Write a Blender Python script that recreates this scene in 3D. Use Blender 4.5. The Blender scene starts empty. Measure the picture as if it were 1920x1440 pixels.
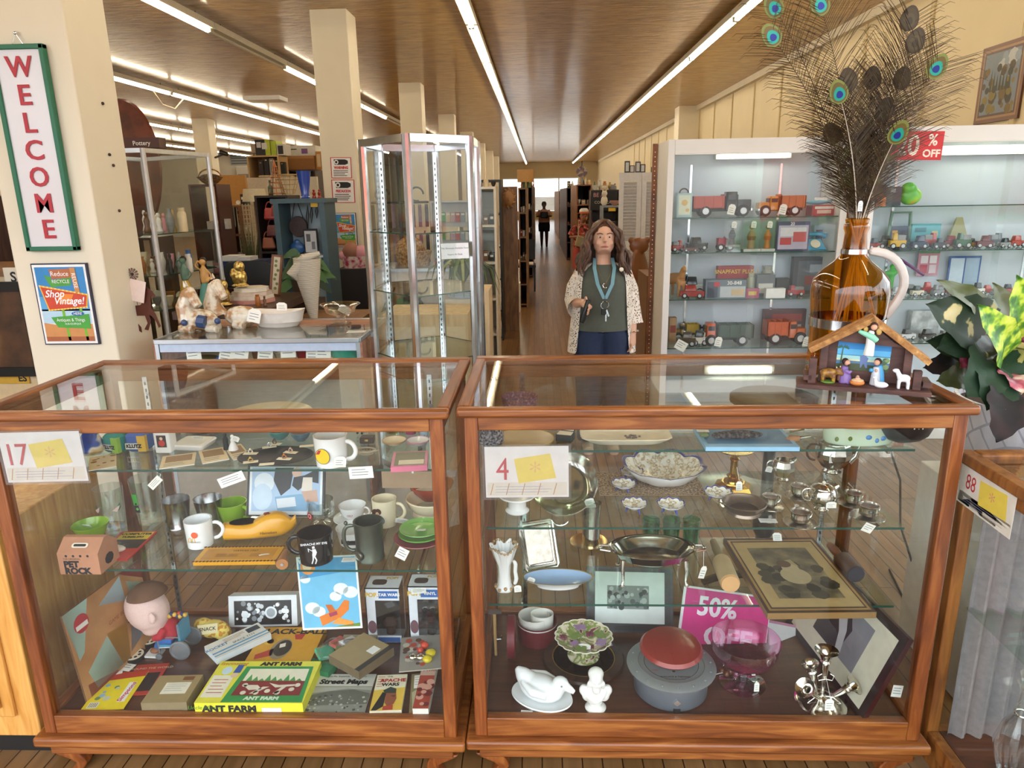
import bpy,bmesh,math,random
from math import pi,sin,cos,radians as rad
from mathutils import Matrix,Vector,Euler
random.seed(7)
SC = bpy.context.scene
COL = SC.collection
# ---------------------------------------------------------------- camera, sky, exposure
H = 1.70
AX = Vector((.9992,.0073,-.0386));AY = Vector((.0354,.2582,.9654));AZ = Vector((-.0170,.9661,-.2577))
def ray(px,py):
    c = Vector((px-960,720-py,1335.));return Vector((AX.dot(c),AY.dot(c),AZ.dot(c)))
def S(px,py,z):                       # point of the horizontal plane at height z
    r = ray(px,py);return r*((z-H)/r.z)+Vector((0,0,H))
def V(px,py,Y):                       # point of the vertical plane at distance Y
    r = ray(px,py);return r*(Y/r.y)+Vector((0,0,H))
def VX(px,py,X):                      # point of the side wall plane at X
    r = ray(px,py);return r*(X/r.x)+Vector((0,0,H))
def PJ(p):                              # photo pixel of a point
    c = AX*p[0]+AY*p[1]+AZ*(p[2]-H);return 960+1335*c.x/c.z,720-1335*c.y/c.z
def mp(p):                              # metres per photo pixel at a point
    return (.9654*p[1]-.0386*p[0]-.2577*(p[2]-H))/1335
cd = bpy.data.cameras.new('camera');cam = bpy.data.objects.new('camera',cd);COL.objects.link(cam)
cd.sensor_width = 36;cd.lens = 1335/1920*36;cd.clip_start = .05;cd.clip_end = 200
right,up,fwd = (Vector((AX[i],AY[i],AZ[i])) for i in range(3))
cam.matrix_world = Matrix(((right.x,up.x,-fwd.x,0),(right.y,up.y,-fwd.y,0),(right.z,up.z,-fwd.z,H),(0,0,0,1)))
SC.camera = cam
SC.view_settings.view_transform = 'Standard';SC.view_settings.look = 'None'
SC.view_settings.exposure = 0.3;SC.view_settings.gamma = 1.0
SC.cycles.transparent_max_bounces = 48;SC.cycles.max_bounces = 8;SC.cycles.diffuse_bounces = 3
SC.cycles.glossy_bounces = 4;SC.cycles.sample_clamp_indirect = 6;SC.cycles.caustics_reflective = False
SC.cycles.caustics_refractive = False
W = bpy.data.worlds.new('sky');SC.world = W;W.use_nodes = True
wn = W.node_tree.nodes;wl = W.node_tree.links
bg = wn['Background'];SKY = 4.2
tc = wn.new('ShaderNodeTexCoord');sp = wn.new('ShaderNodeSeparateXYZ');cr = wn.new('ShaderNodeValToRGB')
wl.new(tc.outputs['Generated'],sp.inputs[0]);wl.new(sp.outputs['Z'],cr.inputs[0]);wl.new(cr.outputs[0],bg.inputs[0])
e = cr.color_ramp.elements
e[0].position = 0.0;e[0].color = (.42,.40,.38,1);e[1].position = .12;e[1].color = (.88,.93,1,1)
bg.inputs[1].default_value = SKY
TUBE = 26.0                              # emission of the fluorescent tubes
# ---------------------------------------------------------------- materials
def lin(h):
    h = h.lstrip('#');o = []
    for i in (0,2,4):
        c = int(h[i:i+2],16)/255;o.append(c/12.92 if c <= .04045 else ((c+.055)/1.055)**2.4)
    return (*o,1)
MC = {}
def base(name):
    mm = bpy.data.materials.new(name);mm.use_nodes = True
    n = mm.node_tree.nodes;return mm,n,mm.node_tree.links,n['Principled BSDF']
def m(h,r=.5,me=0,v=.06,s=30,coat=0,bump=0):
    k = (h,r,me,v,s,coat,bump)
    if k in MC: return MC[k]
    mm,n,l,p = base('tone_'+h)
    c = lin(h)
    p.inputs['Roughness'].default_value = r;p.inputs['Metallic'].default_value = me
    p.inputs['Coat Weight'].default_value = coat;p.inputs['Coat Roughness'].default_value = .08
    if v or bump:
        t = n.new('ShaderNodeTexCoord');z = n.new('ShaderNodeTexNoise');z.inputs['Scale'].default_value = s;z.inputs['Detail'].default_value = 2
        l.new(t.outputs['Object'],z.inputs['Vector'])
        mx = n.new('ShaderNodeMix');mx.data_type = 'RGBA'
        mx.inputs[6].default_value = tuple(max(0,q*(1-2*v)) for q in c[:3])+(1,)
        mx.inputs[7].default_value = tuple(min(1,q*(1+2*v)) for q in c[:3])+(1,)
        l.new(z.outputs['Fac'],mx.inputs[0]);l.new(mx.outputs[2],p.inputs['Base Color'])
        if bump:
            b = n.new('ShaderNodeBump');b.inputs['Strength'].default_value = bump;b.inputs['Distance'].default_value = .004
            l.new(z.outputs['Fac'],b.inputs['Height']);l.new(b.outputs[0],p.inputs['Normal'])
    else: p.inputs['Base Color'].default_value = c
    MC[k] = mm;return mm
def ramp_mat(name,stops,scale=(1,1,1),ns=8,det=4,dist=0,r=.5,me=0,coat=0,bump=0,coord='Object',wave=None,bd=.003):
    mm,n,l,p = base(name)
    t = n.new('ShaderNodeTexCoord');mpn = n.new('ShaderNodeMapping');mpn.inputs['Scale'].default_value = scale
    l.new(t.outputs[coord],mpn.inputs[0])
    if wave:
        z = n.new('ShaderNodeTexWave');z.bands_direction = wave;z.inputs['Scale'].default_value = ns
        z.inputs['Distortion'].default_value = dist;z.inputs['Detail'].default_value = det;out = z.outputs['Fac']
    else:
        z = n.new('ShaderNodeTexNoise');z.inputs['Scale'].default_value = ns;z.inputs['Detail'].default_value = det
        z.inputs['Distortion'].default_value = dist;out = z.outputs['Fac']
    l.new(mpn.outputs[0],z.inputs['Vector'])
    cr = n.new('ShaderNodeValToRGB');el = cr.color_ramp.elements
    while len(el) < len(stops): el.new(.5)
    for i,(q,h) in enumerate(stops): el[i].position = q;el[i].color = lin(h)
    l.new(out,cr.inputs[0]);l.new(cr.outputs[0],p.inputs['Base Color'])
    p.inputs['Roughness'].default_value = r;p.inputs['Metallic'].default_value = me
    p.inputs['Coat Weight'].default_value = coat;p.inputs['Coat Roughness'].default_value = .12
    if bump:
        b = n.new('ShaderNodeBump');b.inputs['Strength'].default_value = bump;b.inputs['Distance'].default_value = bd
        l.new(out,b.inputs['Height']);l.new(b.outputs[0],p.inputs['Normal'])
    return mm
def glass(name,tint='ffffff',r0=.04,k=.96,rough=0.0,dens=None):
    mm,n,l,p = base(name);n.remove(p);out = n['Material Output']
    tr = n.new('ShaderNodeBsdfTransparent');tr.inputs[0].default_value = lin(tint)
    gl = n.new('ShaderNodeBsdfGlossy');gl.inputs['Roughness'].default_value = rough;gl.inputs[0].default_value = (1,1,1,1)
    lw = n.new('ShaderNodeLayerWeight');lw.inputs[0].default_value = .5
    pw = n.new('ShaderNodeMath');pw.operation = 'POWER';pw.inputs[1].default_value = dens or 5
    ma = n.new('ShaderNodeMath');ma.operation = 'MULTIPLY_ADD';ma.inputs[1].default_value = k;ma.inputs[2].default_value = r0;ma.use_clamp = True
    mx = n.new('ShaderNodeMixShader')
    l.new(lw.outputs['Facing'],pw.inputs[0]);l.new(pw.outputs[0],ma.inputs[0]);l.new(ma.outputs[0],mx.inputs[0])
    l.new(tr.outputs[0],mx.inputs[1]);l.new(gl.outputs[0],mx.inputs[2]);l.new(mx.outputs[0],out.inputs[0])
    return mm
def emit(name,h,st):
    mm,n,l,p = base(name);p.inputs['Base Color'].default_value = (.9,.9,.9,1)
    p.inputs['Emission Color'].default_value = lin(h);p.inputs['Emission Strength'].default_value = st;return mm
PANE = glass('pane_glass','fbfdfc',.022)
SHELF = glass('shelf_glass','f0f8f3',.018)
EDGE = m('16463a',.15,v=0)
CLEAR = glass('clear_glassware','f1f5f4',.08,.9,0,1.9)
PINKGL = glass('pink_glass','f3d6e6',.08,.85,0,2)
GREENGL = glass('green_glass','9fd9b5',.06,.8,0,2.6)
AMBER = glass('amber_glass','d9a83c',.05,.7,0,3)
PLASTIC = glass('clear_plastic','f3f3f3',.07,.6,.05,3)
BLUEGL = glass('blue_glass','2440a8',.05,.6,0,3)
SILVER = m('d9d4ca',.13,1,.05,12)
SILVERD = m('a79f93',.24,1,.18,40,0,.15)
BRASS = m('c39b4c',.2,1)
CHROME = m('d8dce2',.16,1)
ALU = m('b9bec4',.3,1,.03)
GOLDM = ramp_mat('gold_leaf',[(.3,'6d5320'),(.55,'d9b969'),(.8,'fff0c0')],ns=40,r=.3,me=.85,bump=.5)
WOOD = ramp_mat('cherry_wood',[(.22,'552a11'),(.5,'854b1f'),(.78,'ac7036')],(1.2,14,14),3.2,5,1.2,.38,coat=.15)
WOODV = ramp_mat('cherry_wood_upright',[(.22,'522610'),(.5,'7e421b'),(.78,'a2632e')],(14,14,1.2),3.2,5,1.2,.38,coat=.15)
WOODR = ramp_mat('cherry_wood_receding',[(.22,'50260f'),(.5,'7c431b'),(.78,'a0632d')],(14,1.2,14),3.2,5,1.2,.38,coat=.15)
DECK = ramp_mat('dark_deck_wood',[(.25,'3a1f14'),(.7,'5b3422')],(1.2,10,10),3,4,1,.35,coat=.2)
OAK = ramp_mat('golden_oak',[(.3,'c08338'),(.7,'e2ae62')],(12,12,1.2),3,4,1,.4)
OAKD = ramp_mat('brown_oak',[(.3,'6f3f1a'),(.7,'a2682f')],(12,12,1.5),3,4,1,.4)
DARKW = ramp_mat('dark_wood',[(.3,'2a1710'),(.7,'4d2f20')],(8,8,1.5),3,4,1,.4)
MIDW = ramp_mat('mid_wood',[(.3,'6b4a30'),(.7,'9a7048')],(8,8,1.5),3,4,1,.45)
PALEW = ramp_mat('pale_wood',[(.3,'c8ab80'),(.7,'e3cda8')],(8,8,1.2),3,3,.6,.5)
WHITE = m('eceae6',.45);CREAM = m('e9dcc0',.5);BLACK = m('141312',.4);CHINA = m('f1f0ee',.16,0,.02,20,.3)
CREAMC = m('efe0bf',.2,0,.03,20,.3);IVORY = m('eadfc9',.35);PAPER = m('f4f1e8',.8,0,.03);CARD = m('eee3c8',.8)
INK = m('1b1a1c',.6,v=0);RED = m('b3202b',.45);GREY = m('6d7075',.45);DGREY = m('3a3c40',.5)
def brickmat(name,c1,c2,mortar,scale,bw,rh,ms=.004,r=.4,coat=0,rot=(0,0,0),off=.5,bump=0):
    mm,n,l,p = base(name)
    t = n.new('ShaderNodeTexCoord');mpn = n.new('ShaderNodeMapping');mpn.inputs['Rotation'].default_value = rot
    b = n.new('ShaderNodeTexBrick');b.inputs['Scale'].default_value = scale;b.inputs['Brick Width'].default_value = bw
    b.inputs['Row Height'].default_value = rh;b.inputs['Mortar Size'].default_value = ms;b.offset = off
    b.inputs['Color1'].default_value = lin(c1);b.inputs['Color2'].default_value = lin(c2);b.inputs['Mortar'].default_value = lin(mortar)
    l.new(t.outputs['Object'],mpn.inputs[0]);l.new(mpn.outputs[0],b.inputs[0])
    z = n.new('ShaderNodeTexNoise');z.inputs['Scale'].default_value = 3;z.inputs['Detail'].default_value = 5
    mp2 = n.new('ShaderNodeMapping');mp2.inputs['Scale'].default_value = (9,.7,1);l.new(t.outputs['Object'],mp2.inputs[0]);l.new(mp2.outputs[0],z.inputs[0])
    mx = n.new('ShaderNodeMix');mx.data_type = 'RGBA';mx.blend_type = 'MULTIPLY';mx.inputs[0].default_value = .75
    rr = n.new('ShaderNodeValToRGB');rr.color_ramp.elements[0].color = (.5,.47,.43,1);rr.color_ramp.elements[0].position = .25
    rr.color_ramp.elements[1].position = .7
    l.new(z.outputs['Fac'],rr.inputs[0]);l.new(b.outputs['Color'],mx.inputs[6]);l.new(rr.outputs[0],mx.inputs[7]);l.new(mx.outputs[2],p.inputs['Base Color'])
    p.inputs['Roughness'].default_value = r;p.inputs['Coat Weight'].default_value = coat;p.inputs['Coat Roughness'].default_value = .25
    return mm
# ---------------------------------------------------------------- mesh builder
class G:
    def __init__(s,mat=None):
        s.v = [];s.f = [];s.k = [];s.mats = [];s.i = 0;s.T = Matrix()
        if mat: s.use(mat)
    def use(s,mat):
        if mat not in s.mats: s.mats.append(mat)
        s.i = s.mats.index(mat);return s
    def at(s,loc=(0,0,0),rot=(0,0,0),sc=1):
        sv = (sc,sc,sc) if not hasattr(sc,'__len__') else sc
        s.T = Matrix.Translation(loc) @ Euler(rot).to_matrix().to_4x4() @ Matrix.Diagonal((*sv,1));return s
    def mtx(s,M): s.T = M;return s
    def add(s,vs,fs):
        o = len(s.v);s.v += [s.T @ Vector(q) for q in vs]
        s.f += [[o+j for j in q] for q in fs];s.k += [s.i]*len(fs);return s
    def box(s,cx,cy,cz,sx,sy,sz,rz=0,rx=0,ry=0):
        M = Matrix.Translation((cx,cy,cz)) @ Euler((rx,ry,rz)).to_matrix().to_4x4()
        q = [M @ Vector((a*sx/2,b*sy/2,c*sz/2)) for a in (-1,1) for b in (-1,1) for c in (-1,1)]
        return s.add(q,[(0,1,3,2),(4,6,7,5),(0,4,5,1),(2,3,7,6),(0,2,6,4),(1,5,7,3)])
    def bx(s,x0,x1,y0,y1,z0,z1): return s.box((x0+x1)/2,(y0+y1)/2,(z0+z1)/2,abs(x1-x0),abs(y1-y0),abs(z1-z0))
    def loft(s,rings,cap=True,closed=True):
        n = len(rings[0]);vs = [q for r in rings for q in r];fs = []
        for i in range(len(rings)-1):
            for j in range(n if closed else n-1):
                k = (j+1) % n;fs.append((i*n+j,i*n+k,(i+1)*n+k,(i+1)*n+j))
        if cap and closed: fs += [tuple(range(n))[::-1],tuple((len(rings)-1)*n+j for j in range(n))]
        return s.add(vs,fs)
    def lathe(s,prof,n=28,c=(0,0,0),e=(1,1),wob=None,cap=True):
        rings = []
        for i,(r,z) in enumerate(prof):
            t = i/max(1,len(prof)-1);R = []
            for j in range(n):
                th = 2*pi*j/n;rr,zz = (r,z) if not wob else wob(th,t,r,z)
                R.append((c[0]+max(rr,1e-4)*cos(th)*e[0],c[1]+max(rr,1e-4)*sin(th)*e[1],c[2]+zz))
            rings.append(R)
        return s.loft(rings,cap)
    def cyl(s,c,r,h,n=20,r2=None): return s.lathe([(r,0),(r if r2 is None else r2,h)],n,c)
    def ball(s,c,r,n=16,m_=10):
        rx,ry,rz = (r,r,r) if not hasattr(r,'__len__') else r
        R = [[(c[0]+rx*sin(a)*cos(2*pi*j/n),c[1]+ry*sin(a)*sin(2*pi*j/n),c[2]-rz*cos(a)) for j in range(n)]
             for a in [pi*(i+.02)/(m_-1+.04) for i in range(m_)]]
        return s.loft(R)
    def tube(s,pts,r,n=8,closed=False,flat=1,cap=True):
        P = [Vector(q) for q in pts];L = len(P);rs = r if hasattr(r,'__len__') else [r]*L
        rings = [];nrm = None
        for i in range(L):
            a = P[i-1] if (i > 0 or closed) else P[i];b = P[(i+1) % L] if (i < L-1 or closed) else P[i]
            t = (b-a);t = t.normalized() if t.length > 1e-9 else Vector((0,0,1))
            if nrm is None: nrm = t.orthogonal().normalized() if abs(t.z) > .9 else Vector((0,0,1)).cross(t).normalized()
            nrm = (nrm-t*nrm.dot(t)).normalized();bn = t.cross(nrm)
            rings.append([P[i]+nrm*cos(2*pi*j/n)*rs[i]+bn*sin(2*pi*j/n)*rs[i]*flat for j in range(n)])
        if closed: rings.append(rings[0])
        return s.loft(rings,cap and not closed)
    def prism(s,pts,z0,z1): return s.loft([[(x,y,z0) for x,y in pts],[(x,y,z1) for x,y in pts]])
    def poly(s,pts,z=0): return s.add([(x,y,z) for x,y in pts],[tuple(range(len(pts)))])
    def rect(s,x0,y0,x1,y1,z=0): return s.poly([(x0,y0),(x1,y0),(x1,y1),(x0,y1)],z)
    def disc(s,x,y,r,z=0,n=20,ry=None): return s.poly([(x+r*cos(2*pi*j/n),y+(ry or r)*sin(2*pi*j/n)) for j in range(n)],z)
    def slab(s,c,sx,sy,h,r=.01,b=.002,n=4,tp=1):
        def ring(ins,z,k=1):
            o = []
            for q,(ax,ay) in enumerate(((1,1),(-1,1),(-1,-1),(1,-1))):
                for j in range(n+1):
                    th = pi/2*q+pi/2*j/n;rr = max(r-ins,.0004)
                    o.append((c[0]+k*(ax*(sx/2-r)+rr*cos(th)),c[1]+k*(ay*(sy/2-r)+rr*sin(th)),z))
            return o
        return s.loft([ring(b,c[2]),ring(0,c[2]+b),ring(0,c[2]+h-b,tp),ring(b,c[2]+h,tp)])
    def text(s,body,size,x=0,y=0,z=0,al='CENTER',sx=1,sh=0,off=0,ext=0,sp=1):
        cu = bpy.data.curves.new('t','FONT');cu.body = body;cu.size = size;cu.align_x = al;cu.align_y = 'CENTER';cu.shear = sh
        cu.offset = off;cu.extrude = ext;cu.resolution_u = 3;cu.space_character = sp;cu.space_line = .85
        o = bpy.data.objects.new('t',cu);me = o.to_mesh()
        s.add([(q.co.x*sx+x,q.co.y+y,q.co.z+z) for q in me.vertices],[tuple(p.vertices) for p in me.polygons])
        o.to_mesh_clear();bpy.data.objects.remove(o);bpy.data.curves.remove(cu);return s
    def mesh(s,name,smooth=40):
        me = bpy.data.meshes.new(name);me.from_pydata([tuple(q) for q in s.v],[],s.f)
        for q in s.mats: me.materials.append(q)
        me.polygons.foreach_set('material_index',s.k)
        bm = bmesh.new();bm.from_mesh(me);bmesh.ops.recalc_face_normals(bm,faces=bm.faces);bm.to_mesh(me);bm.free()
        if smooth:
            me.polygons.foreach_set('use_smooth',[True]*len(me.polygons));me.set_sharp_from_angle(angle=rad(smooth))
        return me
    def obj(s,name,parent=None,loc=(0,0,0),rz=0,rot=None,label=None,cat=None,group=None,kind=None,bev=0,rem=0,smooth=40,sub=0):
        o = bpy.data.objects.new(name,s.mesh(name,smooth));COL.objects.link(o)
        o.location = loc;o.rotation_euler = rot or (0,0,rz)
        if parent: o.parent = parent
        props(o,label,cat,group,kind)
        if rem:
            q = o.modifiers.new('remesh','REMESH');q.mode = 'VOXEL';q.voxel_size = rem;q.use_smooth_shade = True
            q = o.modifiers.new('smooth','SMOOTH');q.iterations = 3;q.factor = .5
        if bev:
            q = o.modifiers.new('bevel','BEVEL');q.width = bev;q.segments = 2;q.limit_method = 'ANGLE';q.angle_limit = rad(50)
        if sub: q = o.modifiers.new('sub','SUBSURF');q.levels = q.render_levels = sub
        return o
def props(o,label=None,cat=None,group=None,kind=None):
    if label: o['label'] = label
    if cat: o['category'] = cat
    if group: o['group'] = group
    if kind: o['kind'] = kind
def T(name,label,cat,loc=(0,0,0),rz=0,group=None,rot=None,sc=1):
    o = bpy.data.objects.new(name,None);COL.objects.link(o);o.empty_display_size = .05
    o.location = loc;o.rotation_euler = rot or (0,0,rz);o.scale = (sc,sc,sc);props(o,label,cat,group);return o
def dup(root,loc,rz=None,label=None,group=None,parent=None):
    def cp(o,p):
        c = o.copy();COL.objects.link(c);c.parent = p
        for ch in list(o.children): cp(ch,c)
        return c
    r = cp(root,parent);r.location = loc
    if rz is not None: r.rotation_euler = (0,0,rz)
    if label: r['label'] = label
    if group: r['group'] = group
    return r
ORD = ['first','second','third','fourth','fifth','sixth','seventh','eighth','ninth','tenth','eleventh','twelfth','thirteenth','fourteenth','fifteenth','sixteenth']
def struct(name,g,**k): return g.obj(name,kind='structure',**k)
UPR = Matrix(((1,0,0,0),(0,0,-1,0),(0,1,0,0),(0,0,0,1)))   # drawing plane x,y stood up to face the camera (normal -Y)
# ---------------------------------------------------------------- the room
CEIL = 3.7
FLOORM = brickmat('plank_floor','9c7449','805c36','3d2716',1,1.9,.062,.0022,.3,.35,(0,0,pi/2))
g = G(FLOORM);g.bx(-20,4.1,-1,50,-.1,0);struct('floor',g)
g = G(ramp_mat('pavement',[(.3,'8b8880'),(.7,'a9a69d')],ns=5,r=.8));g.bx(-30,30,-40,-1,-.15,-.02);struct('ground',g)
CEILM = ramp_mat('lacquered_ceiling',[(.25,'8e6a36'),(.5,'b98f4c'),(.8,'d8ae66')],(1.1,4.5,1),3.4,6,.8,.34,coat=.4,bump=.9,bd=.02)
g = G(CEILM);g.bx(-20,4.1,-1,50,CEIL,CEIL+.1);struct('ceiling',g)
WALLM = m('dccba6',.6,0,.03,2);WALLW = m('e6dfd0',.6,0,.03,2)
PILM = m('ebe1cb',.55,0,.03,3)
g = G(WALLM);g.bx(3.95,4.1,4.6,50,0,CEIL);g.bx(3.95,4.1,-1,4.6,2.9,CEIL);g.bx(3.95,4.1,-1,4.6,0,.45);struct('wall_right',g)
w = G(WHITE)
for y in (-.95,1.0,2.8,4.56): w.box(4.02,y,1.675,.08,.07,2.45)
w.box(4.02,1.8,.48,.1,5.6,.06);w.box(4.02,1.8,2.87,.1,5.6,.06);w2 = struct('window_2',w)
q = G(PANE);q.bx(4.03,4.036,-1,4.6,.45,2.9);q.obj('pane',w2)
g = G(WALLW);g.bx(-20.1,-20,-1,50,0,CEIL);struct('wall_left',g)
g = G(WALLW);g.bx(-20,-7.6,34,34.2,0,CEIL);struct('wall_back_left',g)
wz = V(1010,333,49.8).z
g = G(WALLM);g.bx(-20,4.1,49.8,50,wz,CEIL);g.bx(-20,-2.4,49.8,50,0,wz);g.bx(2.8,4.1,49.8,50,0,wz);g.bx(-2.4,2.8,49.8,50,0,.5);struct('wall_back',g)
g = G(WALLW);g.bx(-20,4.1,-1.1,-1,3.3,CEIL+.1);g.bx(-20,-6,-1.1,-1,0,3.3);struct('wall_front',g)
w = G(WHITE)
for x in (-2.38,-.3,1.4,2.78): w.box(x,49.85,(wz+.5)/2,.07,.08,wz-.5)
w.box(.2,49.85,.53,5.2,.1,.06);w.box(.2,49.85,wz-.04,5.2,.1,.08)
wo = struct('window_1',w)
q = G(PANE);q.bx(-2.4,2.8,49.9,49.91,.5,wz);q.obj('pane',wo)
q = G(m('f2f2ee',.8,v=0))
for i in range(16): q.box(.6,49.75,.62+i*.055,2.0,.02,.045,rx=.6)
q.obj('blind',wo)
n = 0
for y in [4.9+1.52*i for i in range(18)]:
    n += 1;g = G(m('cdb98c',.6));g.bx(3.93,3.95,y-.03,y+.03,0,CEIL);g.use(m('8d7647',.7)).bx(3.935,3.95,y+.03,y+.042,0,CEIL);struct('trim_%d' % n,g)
g = G(PILM);g.bx(3.45,3.95,18.6,19.2,0,CEIL);struct('pilaster',g)
g = G(PILM);g.bx(3.86,3.95,1,48,CEIL-.11,CEIL);g.obj('trim_30',kind='structure')
g = G(m('b79c78',.5));g.tube([(3.9,5.75,0),(3.9,5.75,CEIL)],.03);struct('conduit_pipe',g)
g = G(m('8a6f5c',.5));g.tube([(3.9,4.4,2.72),(3.9,6.2,2.86)],.005);struct('wall_cable',g)
for i,(x,y) in enumerate([(-2.62,3.5),(-2.5,8.53),(-2.54,13.9),(-2.54,19.25),(-2.54,24.6),(-2.54,30),(-2.54,35.3),(-2.54,40.6),(-8.82,13.9),(-8.82,18.96),(-8.82,24.4)]):
    d = .35 if i == 0 else .42;wd = .46 if i == 0 else .41
    g = G(PILM);g.bx(x,x+wd,y,y+d,0,CEIL)
    o = struct('column',g,bev=.008)
    if i == 0:
        g = G(DARKW)
        for yy,zz in ((193,.5),(290,.45),(310,.55),(395,.5)):
            p = VX(150+yy*.19,yy,-2.16);g.ball((p.x+.004,3.6+zz*.2,p.z),.008,8,6)
        g.obj('screw_hook',o)
# ceiling lights: rows of strip fixtures along the depth of the shop
TUBEM = emit('lit_tube','fff0d2',TUBE)
DULL = m('c9c2ae',.4,v=0)
def fixture(lit=True):
    r = T('strip_light','','ceiling light')
    g = G(m('d9d2bf',.4));g.box(0,0,.035,.13,2.42,.07);g.box(0,-1.19,-.01,.06,.04,.06);g.box(0,1.19,-.01,.06,.04,.06)
    g.obj('housing',r)
    g = G(TUBEM if lit else DULL);g.tube([(0,-1.17,-.025),(0,1.17,-.025)],.021,8);g.obj('tube',r)
    g = G(DGREY);g.tube([(0,.9,.07),(0,.9,.12)],.006,5);g.tube([(0,-.9,.07),(0,-.9,.12)],.006,5);g.obj('hanger',r)
    return r
LIT = fixture();UNL = fixture(False)
yu = S(395,60,3.55).y
first = {}
rows = [(-.75,'over the middle of the aisle',1.6,47),(2.25,'nearest the right wall',1.6,47),(-3.74,'between the two nearest columns on the left',yu-2.44*4,40),
        (-6.65,'third left of the aisle',1.4,33),(-9.8,'fourth left of the aisle',8,33),(-13,'farthest to the left',14,33)]
used = set()
g = G(WHITE);v = S(498,186,3.66);g.box(v.x,v.y,3.66,.75,.5,.08);g.obj('ceiling_vent',label='flat white box hanging under the ceiling left of the second column',cat='vent')
g = G(m('b9a98a',.5));v = [S(288,172,3.565),S(305,196,3.4),S(328,204,3.35),S(345,184,3.565)];g.tube([q-v[0] for q in v],.012,6);g.obj('hanging_cable',loc=v[0],label='loop of pale cable hanging from the left light row',cat='cable')
for x,where,y0,y1 in rows:
    y = y0+1.22;k = 0
    while y < y1:
        dark = x == -3.74 and (k == 4 or k == 8)
        src = UNL if dark else LIT
        lb = ('unlit strip light in the ceiling row ' if dark else 'lit fluorescent strip light in the ceiling row ')+where
        loc = (x,y,3.58)
        gr = ('unlit' if dark else 'lit')+' strip lights '+where
        if src not in used: used.add(src);o = src;o.location = loc;o['label'] = lb;o['group'] = gr
        else: dup(src,loc,0,lb,gr)
        y += 2.44;k += 1
# ---------------------------------------------------------------- things on the near column
def corners(pts,Y):
    P = [V(*q,Y) for q in pts]
    x0 = (P[0].x+P[3].x)/2;x1 = (P[1].x+P[2].x)/2;z1 = (P[0].z+P[1].z)/2;z0 = (P[2].z+P[3].z)/2
    return (x0+x1)/2,(z0+z1)/2,x1-x0,z1-z0
cx,cz,w,h = corners([(0,92),(77,88),(149,464),(66,467)],3.5);w = .235
cx = V(112,300,3.5).x-.0*w
t = T('welcome_sign','tall white sign with red WELCOME letters and green border on the near column','sign',(cx-.095,3.495,cz))
g = G(m('dcd8dc',.22,0,.02,5,.4));g.box(0,-.012,0,w,.02,h);g.obj('panel',t)
g = G(m('1f6b4c',.4))
for sx in (-1,1): g.box(sx*w/2,-.016,0,.022,.032,h+.02)
for sz in (-1,1): g.box(0,-.016,sz*h/2,w+.022,.032,.022)
g.obj('frame',t,bev=.003)
g = G(m('b5202f',.4))
for i,c in enumerate('WELCOME'):
    g.mtx(Matrix.Translation((0,-.026,h*(.402-.134*i))) @ UPR);g.text(c,.125,off=.002,sx=.95 if c in 'WMO' else 1.05,ext=.002)
g.obj('lettering',t)
g = G(CHROME);g.at((.0,-.012,h/2+.06)).ball((0,0,0),.008);g.tube([(0,0,0),(-.03,.004,-.055)],.0015,5);g.tube([(0,0,0),(.03,.004,-.055)],.0015,5);g.obj('nail',t)
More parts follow.
